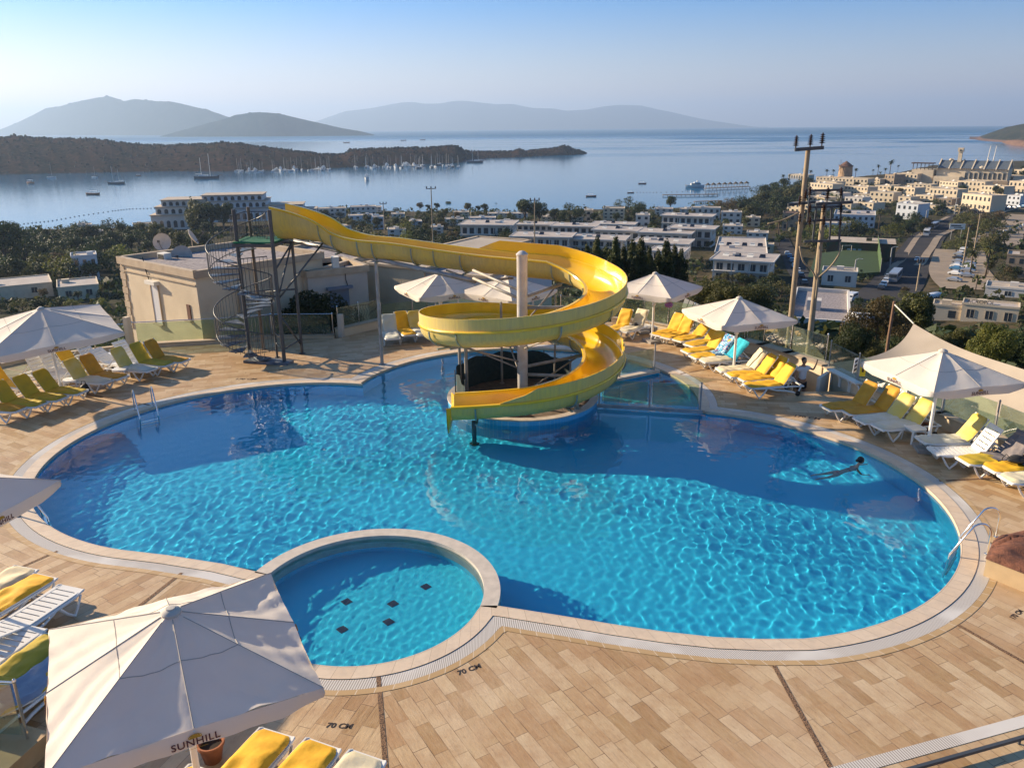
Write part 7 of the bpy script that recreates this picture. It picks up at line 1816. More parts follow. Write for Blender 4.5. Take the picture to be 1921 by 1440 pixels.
def building(x0, x1, yb, yt, depth, wm, rm, label, group='white flat roofed villas', rot=None, storeys=2, windows=None, overhang=0.0, sol=0, name='villa', par=0.5, arch=False, maxh=None):
    a = hit(x0, yb); b0 = ray(x1, yb); k = math.hypot(a.x, a.y)
    gz = a.z
    # right end at the same range from the camera unless rotated
    d = (b0 / math.hypot(b0.x, b0.y)) * k; b = Vector((d.x, d.y, gz))
    if rot:   # turn about the left corner: positive = right end farther
        w_ = (b - a).length; dirv = (b - a).normalized(); r_ = R(rot); dirv = Vector((dirv.x * math.cos(r_) - dirv.y * math.sin(r_), dirv.x * math.sin(r_) + dirv.y * math.cos(r_), 0)); b = a + dirv * (w_ / math.cos(r_))
    W = (b - a).length; ang = math.atan2(b.y - a.y, b.x - a.x)
    hgt = (yb - yt) / FPX * k * 1.03
    if maxh: hgt = min(hgt, maxh)
    e_ = empty(name, (a.x, a.y, gz), ang); tag(e_, label, 'building', group)
    mb = MB(); mb.box((W / 2, depth / 2, hgt / 2 - 2.0), (W, depth, hgt + 4.0 - 0.1)); mb.build('wall', wm, e_)
    mb = MB()
    if overhang: mb.box((W / 2, depth / 2 - overhang * 0.3, hgt - 0.05 + 0.15), (W + overhang * 2, depth + overhang * 1.4, 0.30))
    else:
        mb.box((W / 2, depth / 2, hgt - 0.03), (W - 0.1, depth - 0.1, 0.05))
    mb.build('roof', rm, e_)
    mb = MB(); t_ = 0.25; o2 = overhang
    for (cx, cy, sx_, sy_) in ((W / 2, -o2, W + 2 * o2 + t_, t_), (W / 2, depth + o2 * .4, W + 2 * o2 + t_, t_), (-o2, depth / 2 - o2 * .3, t_, depth + o2 * 1.4), (W + o2, depth / 2 - o2 * .3, t_, depth + o2 * 1.4)):
        mb.box((cx, cy, hgt + par / 2 - 0.1), (sx_, sy_, par))
    mb.build('parapet', wm, e_)
    nw = windows if windows is not None else max(1, int(W / 3.0)); sh = hgt / storeys
    for s in range(storeys):
        for k2 in range(nw):
            ww = min(1.9, W / nw * 0.5) * (1.25 if overhang else 0.85); wh = sh * (0.62 if overhang else 0.45)
            cxp = W * (k2 + 0.5) / nw; mb = MB(); mb.box((cxp, -0.02, s * sh + sh * (0.40 if overhang else 0.52)), (ww, 0.06, wh)); o = mb.build('window', glassd, e_)
            if W > 9 and k < 330:
                mb = MB(); 
                for q in (-1, 0, 1): mb.box((cxp + q * ww / 2, -0.06, s * sh + sh * (0.40 if overhang else 0.52)), (0.09, 0.06, wh))
                mb.build('frame', wm, o)
    if depth > 5 and k < 450:
        for s in range(storeys):
            for k2 in range(max(1, int(depth / 4))):
                for xx in (-0.02, W + 0.02):
                    mb = MB(); mb.box((xx, depth * (k2 + 0.5) / max(1, int(depth / 4)), s * sh + sh * 0.5), (0.06, 0.9, sh * 0.45)); mb.build('window', glassd, e_)
    if overhang and storeys > 1:
        mb = MB(); mb.box((W / 2, -overhang * 0.5, sh), (W + overhang, overhang, 0.22)); mb.build('balcony', wm, e_)
        for q in range(4):
            mb = MB(); mb.box((W * q / 3, -overhang * 0.9, hgt / 2), (0.28, 0.28, hgt)); mb.build('pillar', wm, e_)
    for k2 in range(sol):
        mb = MB(); cx = W * (k2 + 0.6) / (sol + 0.4); mb.box((cx, depth * 0.45, hgt + 0.55), (1.9, 1.3, 0.08), rx=R(25)); mb.cyl((cx - 0.8, depth * 0.45 + 0.75, hgt + 1.0), (cx + 0.8, depth * 0.45 + 0.75, hgt + 1.0), 0.26, 8); mb.build('water_heater', solar if k2 % 2 else whitew, e_)
    mb = MB(); mb.box((W * brg.uniform(.2, .8), depth * brg.uniform(.3, .7), hgt + 0.5), (min(2, W * .25), 1.6, 1.1)); mb.build('roof_hatch', wm, e_)
    return e_
V = building
vill = [  # x0 x1 yb yt depth overhang
 (866, 958, 457, 424, 18, 1, 'white villa with a stepped flat roof, leftmost of the villa rows'), (962, 1066, 478, 446, 14, 1, 'wide white villa with dark bays just left of the grey column top'),
 (970, 1036, 443, 424, 12, 1, 'pale villa behind the wide one near the lamp post'), (1036, 1114, 448, 426, 13, 1, 'white villa in the back row right of the lamp post'), (1072, 1166, 474, 450, 14, 1, 'white villa whose front hides behind the conifers, left one'),
 (1114, 1198, 460, 433, 13, 1, 'white villa second row above the conifers'), (1112, 1186, 434, 422, 11, 1, 'low white villa at the back, right of the back row lamp side'), (1188, 1284, 486, 457, 14, 1, 'white villa right behind the tips of the conifers'),
 (1198, 1290, 468, 438, 13, 1, 'white villa with overhanging roof in the middle of the right rows'), (1242, 1330, 431, 407, 13, 1, 'cream white villa farthest back in the right rows, above the others'), (1256, 1333, 461, 430, 12, 1, 'white villa at the right end of the middle row'),
 (1222, 1276, 502, 473, 10, 1, 'narrow white villa front below the conifers at the right')]
for (x0, x1, yb, yt, dp, oh, lb_) in vill: V(x0, x1, yb, yt, dp, whitep, roofg, lb_, overhang=1.2, sol=3, rot=-10)
V(1339, 1438, 496, 476, 42, whitep, roofg, 'long white terrace of houses stepping back towards the sea', sol=6, storeys=1, windows=6)
V(1338, 1440, 526, 489, 15, whitep, roofg, 'big white villa with side windows behind the wide olive tree', overhang=1.3, sol=4, rot=-8)
sm = [(598, 650, 408, 394, 'white'), (658, 706, 406, 391, 'white'), (655, 700, 422, 407, 'blue'), (700, 722, 432, 410, 'blue'), (735, 760, 412, 403, 'white'), (1096, 1112, 417, 397, 'cream'), (1192, 1218, 428, 407, 'white'), (1296, 1350, 413, 392, 'white'), (1352, 1390, 419, 400, 'white'), (1228, 1262, 404, 394, 'white'), (880, 930, 420, 410, 'blue'), (835, 870, 424, 413, 'white'), (915, 955, 410, 402, 'white'), (1398, 1425, 425, 410, 'cream'), (728, 762, 446, 432, 'white'), (800, 832, 440, 428, 'white'), (850, 880, 408, 400, 'cream'), (938, 962, 428, 417, 'white'), (1015, 1045, 418, 408, 'cream'), (1072, 1094, 420, 409, 'white'), (1355, 1392, 440, 426, 'white'), (1275, 1300, 402, 394, 'white'), (1400, 1440, 452, 438, 'white'), (1405, 1450, 480, 462, 'cream'), (690, 716, 398, 390, 'white'), (960, 990, 411, 403, 'white'), (760, 792, 428, 417, 'blue'), (620, 660, 440, 426, 'white')]
MT = {'white': whitep, 'blue': bluew, 'cream': cream, 'stone': stonew}
for k, (x0, x1, yb, yt, mm) in enumerate(sorted(sm)):
    V(x0, x1, yb, yt, 9, MT[mm], roofc, f'{ordw(k + 1)} from the left of the small flat houses strung along the near shore', 'small houses by the shore', sol=1, name='house', par=0.3)
V(1131, 1171, 418, 394, 10, cream, roofc, 'cream building with four slatted balcony floors beside the large dark shore tree', 'small houses by the shore', storeys=4, name='house', windows=4)
V(142, 190, 532, 490, 9, bluew, roofg, 'white house with tall blue windows among the trees at the left', 'houses at the left', storeys=2, windows=3, name='house')
V(152, 178, 458, 430, 8, whitep, roofc, 'white stepped house between dark trees at the left', 'houses at the left', name='house', storeys=3)
V(178, 198, 462, 441, 7, whitep, roofc, 'small white box house right of the stepped one at the left', 'houses at the left', name='house', windows=1)
V(35, 46, 486, 470, 5, whitep, roofc, 'narrow white wall of a house in the trees at the far left', 'houses at the left', name='house', windows=1, storeys=1)
V(-40, 104, 566, 548, 16, stucco, roofg, 'low beige house with a long flat roof just behind the left umbrella', 'houses at the left', storeys=1, name='house', par=0.4, windows=2)
V(112, 190, 566, 545, 14, stucco, roofg, 'low beige house with a stepped parapet left of the beige house', 'houses at the left', storeys=1, name='house', par=0.5, windows=2)
V(252, 288, 440, 425, 8, cream, roofc, 'cream cottage hidden by trees below the terraced hotel', 'houses at the left', name='house', windows=1)
# terraced hotel at the left
ht = [(284, 372, 430, 404, 24, 2, 'lowest arched storey block of the terraced hotel'), (296, 384, 404, 388, 20, 1, 'middle terrace block of the hotel'), (306, 390, 388, 376, 16, 1, 'upper terrace block of the hotel')]
a0 = hit(286, 432); dist0 = math.hypot(a0.x, a0.y); mpp = dist0 / FPX
hotel = empty('hotel', (a0.x, a0.y, a0.z), R(10)); tag(hotel, 'white terraced hotel with arches stepping up above the trees at the left', 'hotel')
lv = [(0, 66, 0, 24, 26), (8, 76, 24, 37, 22), (18, 90, 37, 48, 20), (72, 200, 10, 32, 26), (72, 190, 32, 44, 22), (84, 184, 44, 54, 18), (188, 250, 20, 36, 18), (236, 272, 14, 28, 14)]
for (xa, xb, za, zb, dp) in lv:
    mb = MB(); W = (xb - xa) * mpp; mb.box(((xa + xb) / 2 * mpp, dp / 2 + za * 0.08, (za + zb) / 2 * mpp), (W, dp, (zb - za) * mpp)); mb.build('wall', bluew if xa > 60 else whitep, hotel)
    mb = MB(); mb.box(((xa + xb) / 2 * mpp, dp / 2 + za * 0.08 - 0.4, zb * mpp + 0.15), (W + 1.2, dp + 1.2, 0.35)); mb.build('roof', roofc, hotel)
    n = max(3, int(W / 3.4))
    for k in range(n):
        w_ = W / n * 0.55; h_ = (zb - za) * mpp * 0.6; cx = xa * mpp + W * (k + 0.5) / n; y_ = za * 0.08 - 0.05; mb = MB(); pts = [(-w_ / 2, 0), (w_ / 2, 0)] + [(w_ / 2 * math.cos(PI * t / 6), h_ * 0.6 + w_ / 2 * math.sin(PI * t / 6)) for t in range(7)]
        mb.add([(cx + x, y_, za * mpp + h_ * 0.25 + z) for x, z in pts] + [(cx + x, y_ + 0.1, za * mpp + h_ * 0.25 + z) for x, z in pts], [tuple(range(9))[::-1]]); mb.f = [tuple(range(9))]; mb.m = [0]; mb.build('window', glassd, hotel)
rr2 = [(1478, 1515, 341, 329, 'cream'), (1515, 1560, 361, 346, 'cream'), (1565, 1626, 350, 336, 'cream'), (1583, 1626, 364, 351, 'cream'), (1630, 1674, 379, 363, 'cream'), (1583, 1616, 387, 372, 'white'), (1658, 1676, 346, 331, 'stone'), (1676, 1719, 344, 329, 'cream'), (1675, 1714, 369, 354, 'cream'), (1683, 1706, 387, 373, 'cream'), (1679, 1719, 409, 386, 'blue'), (1716, 1749, 382, 369, 'cream'), (1741, 1793, 377, 358, 'cream'), (1749, 1784, 389, 376, 'stone'), (1793, 1845, 359, 343, 'cream'), (1838, 1881, 366, 352, 'cream'), (1801, 1856, 393, 369, 'cream'), (1848, 1899, 347, 332, 'cream'), (1890, 1930, 363, 345, 'cream'), (1900, 1930, 334, 322, 'cream'), (1474, 1516, 398, 383, 'cream'), (1700, 1745, 356, 347, 'cream'), (1640, 1670, 362, 350, 'cream'), (1880, 1912, 384, 370, 'blue'), (1530, 1575, 345, 334, 'cream'), (1760, 1800, 346, 338, 'cream'), (1720, 1755, 398, 386, 'cream'), (1625, 1650, 345, 337, 'cream'), (1770, 1800, 400, 390, 'cream'), (1540, 1580, 376, 364, 'white'), (1500, 1530, 372, 362, 'cream'), (1600, 1640, 372, 366, 'cream')]
hrg = random.Random(31)
for ry_, rh in ((346, 10), (354, 11), (364, 12), (374, 13), (385, 14), (396, 15)):
    xx = 1500 + hrg.uniform(0, 20)
    while xx < 1885:
        w_ = hrg.uniform(20, 40)
        if not any(a0_ - 8 < xx + w_ / 2 < b0_ + 8 and abs(c0_ - ry_) < 7 for a0_, b0_, c0_, _, _ in rr2) and not (ry_ > 372 and xx > 1730) and hrg.random() < 0.72: rr2.append((xx, xx + w_, ry_, ry_ - rh * hrg.uniform(.8, 1.2), hrg.choice(['cream', 'cream', 'white', 'cream', 'blue'])))
        xx += w_ + hrg.uniform(6, 22)
for k, (x0, x1, yb, yt, mm) in enumerate(sorted(rr2)):
    V(x0, x1, yb, yt, 13, MT[mm], roofc, f'{ordw(k + 1)} from the left of the cream box houses on the right headland', 'cream houses on the right headland', sol=1, name='house', par=0.35, rot=brg.uniform(-44, -22))
V(1466, 1502, 433, 404, 10, stonew, mat('brown_roof', (0.16, 0.08, 0.05), 0.9, noise=0.3, nscale=0.5), 'stone house with a brown roof left of the concrete poles', 'houses left of the road', name='house')
V(1540, 1593, 446, 423, 11, bluew, roofc, 'white block house between the two concrete poles and the palm', 'houses left of the road', name='house')
V(1562, 1640, 426, 406, 26, bluew, roofg, 'long white building with cluttered roof left of the palm', 'houses left of the road', name='house', sol=4)
V(1540, 1606, 534, 511, 8, whitep, roofc, 'small white flat roofed hut beside the sports pitch', 'houses left of the road', name='house', storeys=1, windows=2)
V(1746, 1822, 602, 576, 6, cream, roofc, 'cream low building, left part of the lettered house at the right', 'buildings by the car park', name='house', storeys=1, windows=1, maxh=3.8)
lb2 = V(1800, 1908, 604, 572, 6, cream, roofg, 'cream building with rooftop letters at the right of the car park', 'buildings by the car park', name='house', storeys=1, windows=3, maxh=4.2)
text_mesh('ACROPOL', 1.2, mat('sign_letters', (0.10, 0.09, 0.08), 0.7), lb2, 'sign_lettering', Matrix.Translation((3.6, 0.3, 4.9)) @ Matrix.Rotation(PI / 2, 4, 'X'), bold=0.02)
V(1846, 1935, 556, 541, 9, whitep, roofc, 'white walled house above the lettered building at the right edge', 'buildings by the car park', name='house', storeys=1, windows=1)
V(1882, 1940, 520, 486, 10, stonew, roofg, 'unfinished concrete building at the right edge', 'buildings by the car park', name='house', windows=3)
V(1478, 1592, 618, 602, 16, whitep, gravel, 'flat gravel roofed building with a white parapet below the concrete poles', 'buildings by the car park', name='building', storeys=1, windows=3, maxh=5)
V(1640, 1700, 356, 349, 8, cream, roofc, 'row of cream bungalows under the palms', 'cream houses on the right headland', name='house')
# sports hall
sh_ = V(1548, 1678, 486, 456, 16, mat('green_brown_wall', (0.03, 0.07, 0.03), 0.9, col2=(0.12, 0.04, 0.025), nscale=0.25), roofc, 'sports hall with a pale slanting roof and green wall behind the pitch', 'sports ground', name='sports_hall', storeys=1, windows=0, par=0.1)
a = hit(1595, 484)
for k in range(3):
    mb = MB(); mb.box((8.0 + k * 1.9, -0.1, 2.4), (1.2, 0.1, 4.2)); mb.build('banner', mat('banner_blue', (0.35, 0.42, 0.5), 0.8, noise=0.3) if k == 0 else bpy.data.materials['banner_blue'], sh_)
# great cream hotel on the headland, with gabled ribs, clock tower and flag poles
c0 = hit(1750, 352); dd3 = math.hypot(c0.x, c0.y); mp3 = dd3 / FPX
gh = empty('hotel', (c0.x, c0.y, c0.z), R(-40), 0.78); tag(gh, 'great cream hotel with ribbed grey roof and a slim clock tower on the right headland', 'hotel')
def gbox(nm, xa, xb, za, zb, y0, dp, m): mb = MB(); mb.box(((xa + xb) / 2 * mp3, y0 + dp / 2, (za + zb) / 2 * mp3), ((xb - xa) * mp3, dp, (zb - za) * mp3)); return mb.build(nm, m, gh)
gbox('wall', -2, 128, 8, 38, 10, 24, cream); gbox('wall', -2, 46, -6, 22, 0, 12, cream); gbox('wall', -48, -6, 0, 34, 6, 22, cream); gbox('wall', 46, 132, -6, 16, 3, 10, stonew)
mb = MB(); greyroof = mat('grey_metal_roof', (0.10, 0.12, 0.14), 0.5, noise=0.2, nscale=0.3)
x0_, x1_ = 0, 128 * mp3; z0_, z1_ = 38 * mp3, 53 * mp3; mb.add([(x0_, 8, z0_), (x1_, 8, z0_), (x1_, 22, z1_), (x0_, 22, z1_), (x0_, 36, z0_), (x1_, 36, z0_)], [(0, 1, 2, 3), (3, 2, 5, 4), (0, 3, 4), (1, 5, 2)]); mb.build('roof', greyroof, gh)
for k in range(7):
    mb = MB(); x_ = (k * 128 / 6) * mp3; mb.bar((x_, 7, z0_ - 1), (x_, 22, z1_ + 0.8), 1.1, 1.6); mb.bar((x_, 22, z1_ + 0.8), (x_, 37, z0_ - 1), 1.1, 1.6); mb.build('roof_rib', cream, gh)
for k in range(7): gbox('window', 2 + k * 6.4, 5 + k * 6.4, 0, 12, -0.3, 0.3, glassd)
for k in range(9): gbox('window', 52 + k * 8.5, 56 + k * 8.5, 18, 30, 9.6, 0.4, glassd)
for k in range(6): gbox('pergola_post', -47 + k * 7.5, -45.8 + k * 7.5, 34, 46, 6, 0.6, mat('dark_wood', (0.06, 0.035, 0.02), 0.8) if k == 0 else bpy.data.materials['dark_wood'])
gbox('pergola_roof', -50, -8, 46, 48, 4, 12, bpy.data.materials['dark_wood'])
tw_ = gbox('clock_tower', 31, 38, 50, 76, 18, 3, cream); gbox('tower_top', 29.5, 39.5, 70, 78, 17, 5, cream)
mb = MB(); mb.cyl((34.5 * mp3, 16.9, 73 * mp3), (34.5 * mp3, 16.6, 73 * mp3), 1.0, 12); mb.build('clock', glassd, gh)
mb = MB(); mb.lathe([(3.4 * mp3, 0), (3 * mp3, 2.5 * mp3), (0.001, 4.5 * mp3)], (18 * mp3, 20, 53 * mp3), 12); mb.build('dome', cream, gh)
mb = MB(); mb.lathe([(6 * mp3, 0), (5 * mp3, 3.5 * mp3), (0.001, 6 * mp3)], (80 * mp3, 12, 38 * mp3), 12); mb.build('dome', cream, gh)
for xx, lb_ in ((1852, 'left one of two white flag poles above the great hotel'), (1863, 'right one of two white flag poles above the great hotel')):
    c = PY(xx, 300, c0.y + 25); mb = MB(); mb.tube([(0, 0, -6), (1.2, 0, 12)], [0.5, 0.25], 6); o = mb.build('flag_pole', whitew, loc=c); tag(o, lb_, 'flag pole', 'flag poles above the great hotel')
# windmill
c = hit(1584, 340); hm = math.hypot(c.x, c.y) / FPX
wm_ = empty('windmill', (c.x, c.y, c.z)); tag(wm_, 'old stone windmill tower with a conical brown roof on the skyline', 'windmill')
mb = MB(); mb.lathe([(12 * hm, 0), (10.5 * hm, 24 * hm)], (0, 0, 0), 18); mb.build('tower', mat('windmill_stone', (0.36, 0.24, 0.14), 0.9, noise=0.3, nscale=0.5), wm_)
mb = MB(); mb.lathe([(12.5 * hm, 24 * hm), (0.001, 33 * hm)], (0, 0, 0), 18); mb.build('roof', bpy.data.materials['brown_roof'], wm_)
for k in range(6):
    a = k * PI / 3 + 0.3; mb = MB(); mb.bar((-11 * hm, -3, 24 * hm), (-11 * hm + 0.01, -3 + 11 * hm * math.cos(a), 24 * hm + 11 * hm * math.sin(a)), 0.2, 0.35); mb.build('sail_arm', bpy.data.materials['dark_wood'], wm_)
# ================================================================ ROADS, PITCH
asph = mat('asphalt', (0.040, 0.040, 0.044), 1.0, spec=0.1, col2=(0.055, 0.052, 0.052), nscale=0.15, detail=8)
def strip(name, pxs, w, m, dz=0.25, w2=None):
    pts = cat_rom([hit(*p) for p in pxs], 10); vs = []; w2 = w2 or w
    for i, p in enumerate(pts):
        t = (pts[min(i + 1, len(pts) - 1)] - pts[max(i - 1, 0)]); t.z = 0; t.normalize(); s = Vector((-t.y, t.x, 0)); ww = w + (w2 - w) * i / len(pts)
        for q in (-1, -0.33, 0.33, 1):
            v_ = p + s * q * ww / 2; vs.append((v_.x, v_.y, max(tz(v_.x, v_.y), tz(p.x, p.y)) + dz))
    mb = MB(); mb.add(vs, [(i * 4 + j, i * 4 + j + 1, i * 4 + 5 + j, i * 4 + 4 + j)[::-1] for i in range(len(pts) - 1) for j in range(3)]); o = mb.build(name, m, smooth=True); struct(o); return o, pts
road, rpts = strip('road', [(1600, 620), (1650, 570), (1685, 530), (1710, 492), (1732, 458), (1762, 428), (1812, 405), (1865, 392), (1925, 380), (1990, 370)], 15, asph)
strip('road_side_street', [(1560, 600), (1528, 560), (1500, 515), (1478, 475), (1462, 445)], 7, asph, 0.22)
strip('road_car_park', [(1570, 585), (1640, 590), (1700, 590)], 22, asph, 0.20)
paveg = mat('gravel_lot', (0.30, 0.23, 0.16), 0.95, col2=(0.22, 0.17, 0.12), nscale=0.2, detail=8)
strip('path_gravel_lot', [(1830, 545), (1800, 510), (1800, 470)], 18, paveg, 0.18); strip('path_gravel_lot_upper', [(1860, 460), (1890, 430), (1930, 405)], 20, paveg, 0.18)
strip('pavement', [(1722, 500), (1748, 465), (1775, 438), (1825, 413), (1880, 400), (1940, 390)], 3, paveg, 0.4)
strip('pavement', [(1665, 520), (1695, 485), (1716, 452), (1748, 424), (1800, 402)], 2.4, paveg, 0.4)
pc = [hit(1515, 522), hit(1650, 518), hit(1642, 487), hit(1530, 488)]; zt_ = max(p.z for p in pc) + 0.1
mb = MB(); mb.prism([tuple(p[:2]) for p in pc], zt_ - 3, zt_ + 0.2); struct(mb.build('field_sports_pitch', mat('pitch_green', (0.022, 0.055, 0.010), 0.95, noise=0.2, nscale=0.3)))
gn = MB(); e_ = empty('pitch_fence'); tag(e_, 'tall green net fence along the right side of the sports pitch', 'fence')
mb = MB(); mb.bar(Vector((pc[1].x, pc[1].y, zt_ + 2.2)), Vector((pc[2].x, pc[2].y, zt_ + 2.2)), 0.1, 4.2); mb.build('net', mat('green_net', (0.05, 0.10, 0.02), 0.9, noise=0.2), e_)
for k in range(6): q = pc[1].lerp(pc[2], k / 5); mb = MB(); mb.cyl((q.x, q.y, zt_), (q.x, q.y, zt_ + 4.6), 0.08, 6); mb.build('post', M_['galv'], e_)
q = pc[3].lerp(pc[2], 0.45) + Vector((0, -2, 0)); e_ = empty('football_goal', (q.x, q.y, zt_ + 0.2), 0.05); tag(e_, 'white football goal at the far side of the green pitch', 'goal'); mb = MB(); mb.tube([(-1.8, 0, 0), (-1.8, 0, 2.1), (1.8, 0, 2.1), (1.8, 0, 0)], 0.08, 6); mb.build('frame', whitew, e_)
# ================================================================ VEHICLES
def car_mesh(kind):
    b = MB(); w = 0.88; Lh = 2.1
    if kind == 'car': pr = [(-2.1, 0.35), (-2.1, 0.75), (-1.9, 0.95), (-1.2, 1.0), (-0.75, 1.42), (0.75, 1.45), (1.35, 1.02), (2.0, 0.85), (2.12, 0.6), (2.1, 0.35)]; wx_ = (-1.3, 1.3); wr = 0.31
    elif kind == 'van': pr = [(-2.5, 0.4), (-2.55, 1.9), (-2.4, 2.15), (1.5, 2.2), (2.0, 1.3), (2.6, 1.05), (2.65, 0.4)]; wx_ = (-1.6, 1.7); wr = 0.36; w = 0.98
    else: pr = [(-5.8, 0.45), (-5.9, 2.9), (-5.7, 3.2), (5.6, 3.2), (5.9, 2.4), (5.95, 0.45)]; wx_ = (-3.6, 3.9); wr = 0.5; w = 1.27
    n = len(pr); cab = {'car': 4, 'van': 3, 'bus': 3}[kind]
    def inset(z): return 0.80 if (kind == 'car' and z > 1.1) else 1.0
    b.add([(x, -w * inset(z), z) for x, z in pr] + [(x, w * inset(z), z) for x, z in pr], [tuple(range(n)), tuple(range(2 * n - 1, n - 1, -1))] + [(i, i + n, (i + 1) % n + n, (i + 1) % n) for i in range(n)])
    g = MB()
    if kind == 'car':
        for s in (-1, 1): g.add([(x, s * (w * 0.93 if z < 1.2 else w * 0.815), z) for x, z in ((-1.05, 1.03), (1.15, 1.03), (0.72, 1.38), (-0.7, 1.36))], [(0, 1, 2, 3)])
        g.add([(0.80, -0.68, 1.43), (0.80, 0.68, 1.43), (1.36, 0.76, 1.04), (1.36, -0.76, 1.04)], [(0, 1, 2, 3)]); g.add([(-0.80, -0.68, 1.41), (-0.80, 0.68, 1.41), (-1.22, 0.76, 1.03), (-1.22, -0.76, 1.03)], [(0, 1, 2, 3)])
    elif kind == 'van':
        for s in (-1, 1): g.box((-0.3, s * 0.985, 1.62), (3.8, 0.02, 0.6))
        g.add([(1.53, -0.85, 2.1), (1.53, 0.85, 2.1), (2.02, 0.9, 1.32), (2.02, -0.9, 1.32)], [(0, 1, 2, 3)])
    else:
        for s in (-1, 1): g.box((-0.1, s * 1.275, 2.1), (10.8, 0.02, 1.0))
        g.box((5.82, 0, 2.3), (0.12, 2.3, 1.3)); g.box((-5.9, 0, 2.3), (0.08, 2.2, 0.9))
    wh = MB()
    return b, g, wx_, wr, w
paints = {'white': mat('white_paint', (0.62, 0.62, 0.62), 0.3, coat=0.5), 'silver': mat('silver_paint', (0.35, 0.37, 0.40), 0.3, metal=0.5), 'dark': mat('dark_paint', (0.025, 0.03, 0.04), 0.25, coat=0.5), 'blue': mat('blue_paint', (0.05, 0.16, 0.30), 0.3, coat=0.5), 'red': mat('red_paint', (0.35, 0.03, 0.02), 0.3, coat=0.5)}
VM = {}
def vehicle(kind, col, p, ang, label, group, dz=0.3):
    e_ = empty('parked_' + kind if kind != 'bus' else 'bus', (p.x, p.y, p.z + dz), ang); tag(e_, label, kind, group)
    if kind not in VM:
        b, g, wx_, wr, w = car_mesh(kind); bo = b.build('body', paints[col], e_); go_ = g.build('windows', glassd, e_); ws = []
        for x in wx_:
            for s in (-1, 1): mb = MB(); mb.cyl((x, s * w * 0.8, wr), (x, s * w * 1.01, wr), wr, 10); ws.append(mb.build('wheel', M_['black'], e_))
        VM[kind] = (bo.data, go_.data, [q.data for q in ws])
    else:
        bd, gd_, ws = VM[kind]; k_ = ('body', kind, col)
        if k_ not in VM: m2 = bd.copy(); m2.materials.clear(); m2.materials.append(paints[col]); VM[k_] = m2
        for nm, dt in [('body', VM[k_]), ('windows', gd_)] + [('wheel', q) for q in ws]:
            o = bpy.data.objects.new(nm, dt); C.objects.link(o); o.parent = e_
    return e_
CN = {'white': 'white', 'silver': 'silver', 'dark': 'dark', 'blue': 'blue', 'red': 'red'}
crg = random.Random(9)
def row(n, a, b, off, desc, group, skip=0.0):
    A = hit(*a); B = hit(*b); d = (B - A); ang = math.atan2(d.y, d.x) + off
    for k in range(n):
        p = A.lerp(B, (k + 0.5) / n); p.z = tz(p.x, p.y); col = crg.choice(['white', 'white', 'white', 'silver', 'silver', 'dark', 'blue'] )
        vehicle('car', col, p, ang + crg.uniform(-.05, .05), f'{col} car, {ordw(k + 1)} {desc}', group)
row(8, (1788, 536), (1800, 478), R(75), 'from the front in the left car row beside the palms', 'cars parked beside the palms')
row(5, (1812, 528), (1818, 496), R(80), 'from the front in the right car row beside the palms', 'cars parked beside the palms')
row(7, (1512, 545), (1474, 478), R(0), 'from the front along the shaded side street', 'cars along the side street')
row(6, (1600, 600), (1680, 600), R(90), 'from the left in the near row of the car park', 'cars in the car park')
row(4, (1650, 548), (1668, 520), R(0), 'from the front beside the parked bus', 'cars beside the parked bus')
row(5, (1722, 568), (1760, 560), R(0), 'from the left before the lettered building', 'cars before the lettered building')
row(8, (1852, 400), (1925, 388), R(70), 'from the left up the road at the right edge', 'cars up the road')
row(5, (1880, 440), (1925, 425), R(20), 'from the left on the upper gravel lot', 'cars on the gravel lot')
def vp(kind, col, px, py, to, label, group='vehicles on the main road'):
    p = hit(px, py); q = hit(*to); vehicle(kind, col, p, math.atan2(q.y - p.y, q.x - p.x), label, group)
vp('bus', 'white', 1738, 442, (1752, 428), 'white coach standing at the left side of the main road'); vp('bus', 'silver', 1752, 430, (1768, 420), 'second coach right behind the white coach on the road')
vp('bus', 'silver', 1678, 528, (1694, 508), 'grey coach parked beside the sports pitch'); vp('car', 'white', 1720, 491, (1712, 500), 'white car driving down the main road')
vp('van', 'white', 1718, 582, (1740, 584), 'white minibus with dark windows in front of the lettered building', 'vans in the car park'); vp('van', 'white', 1596, 566, (1580, 575), 'cream van left of the brown green tree', 'vans in the car park'); vp('van', 'white', 1806, 476, (1795, 480), 'white van at the top of the car rows beside the palms', 'vans in the car park')
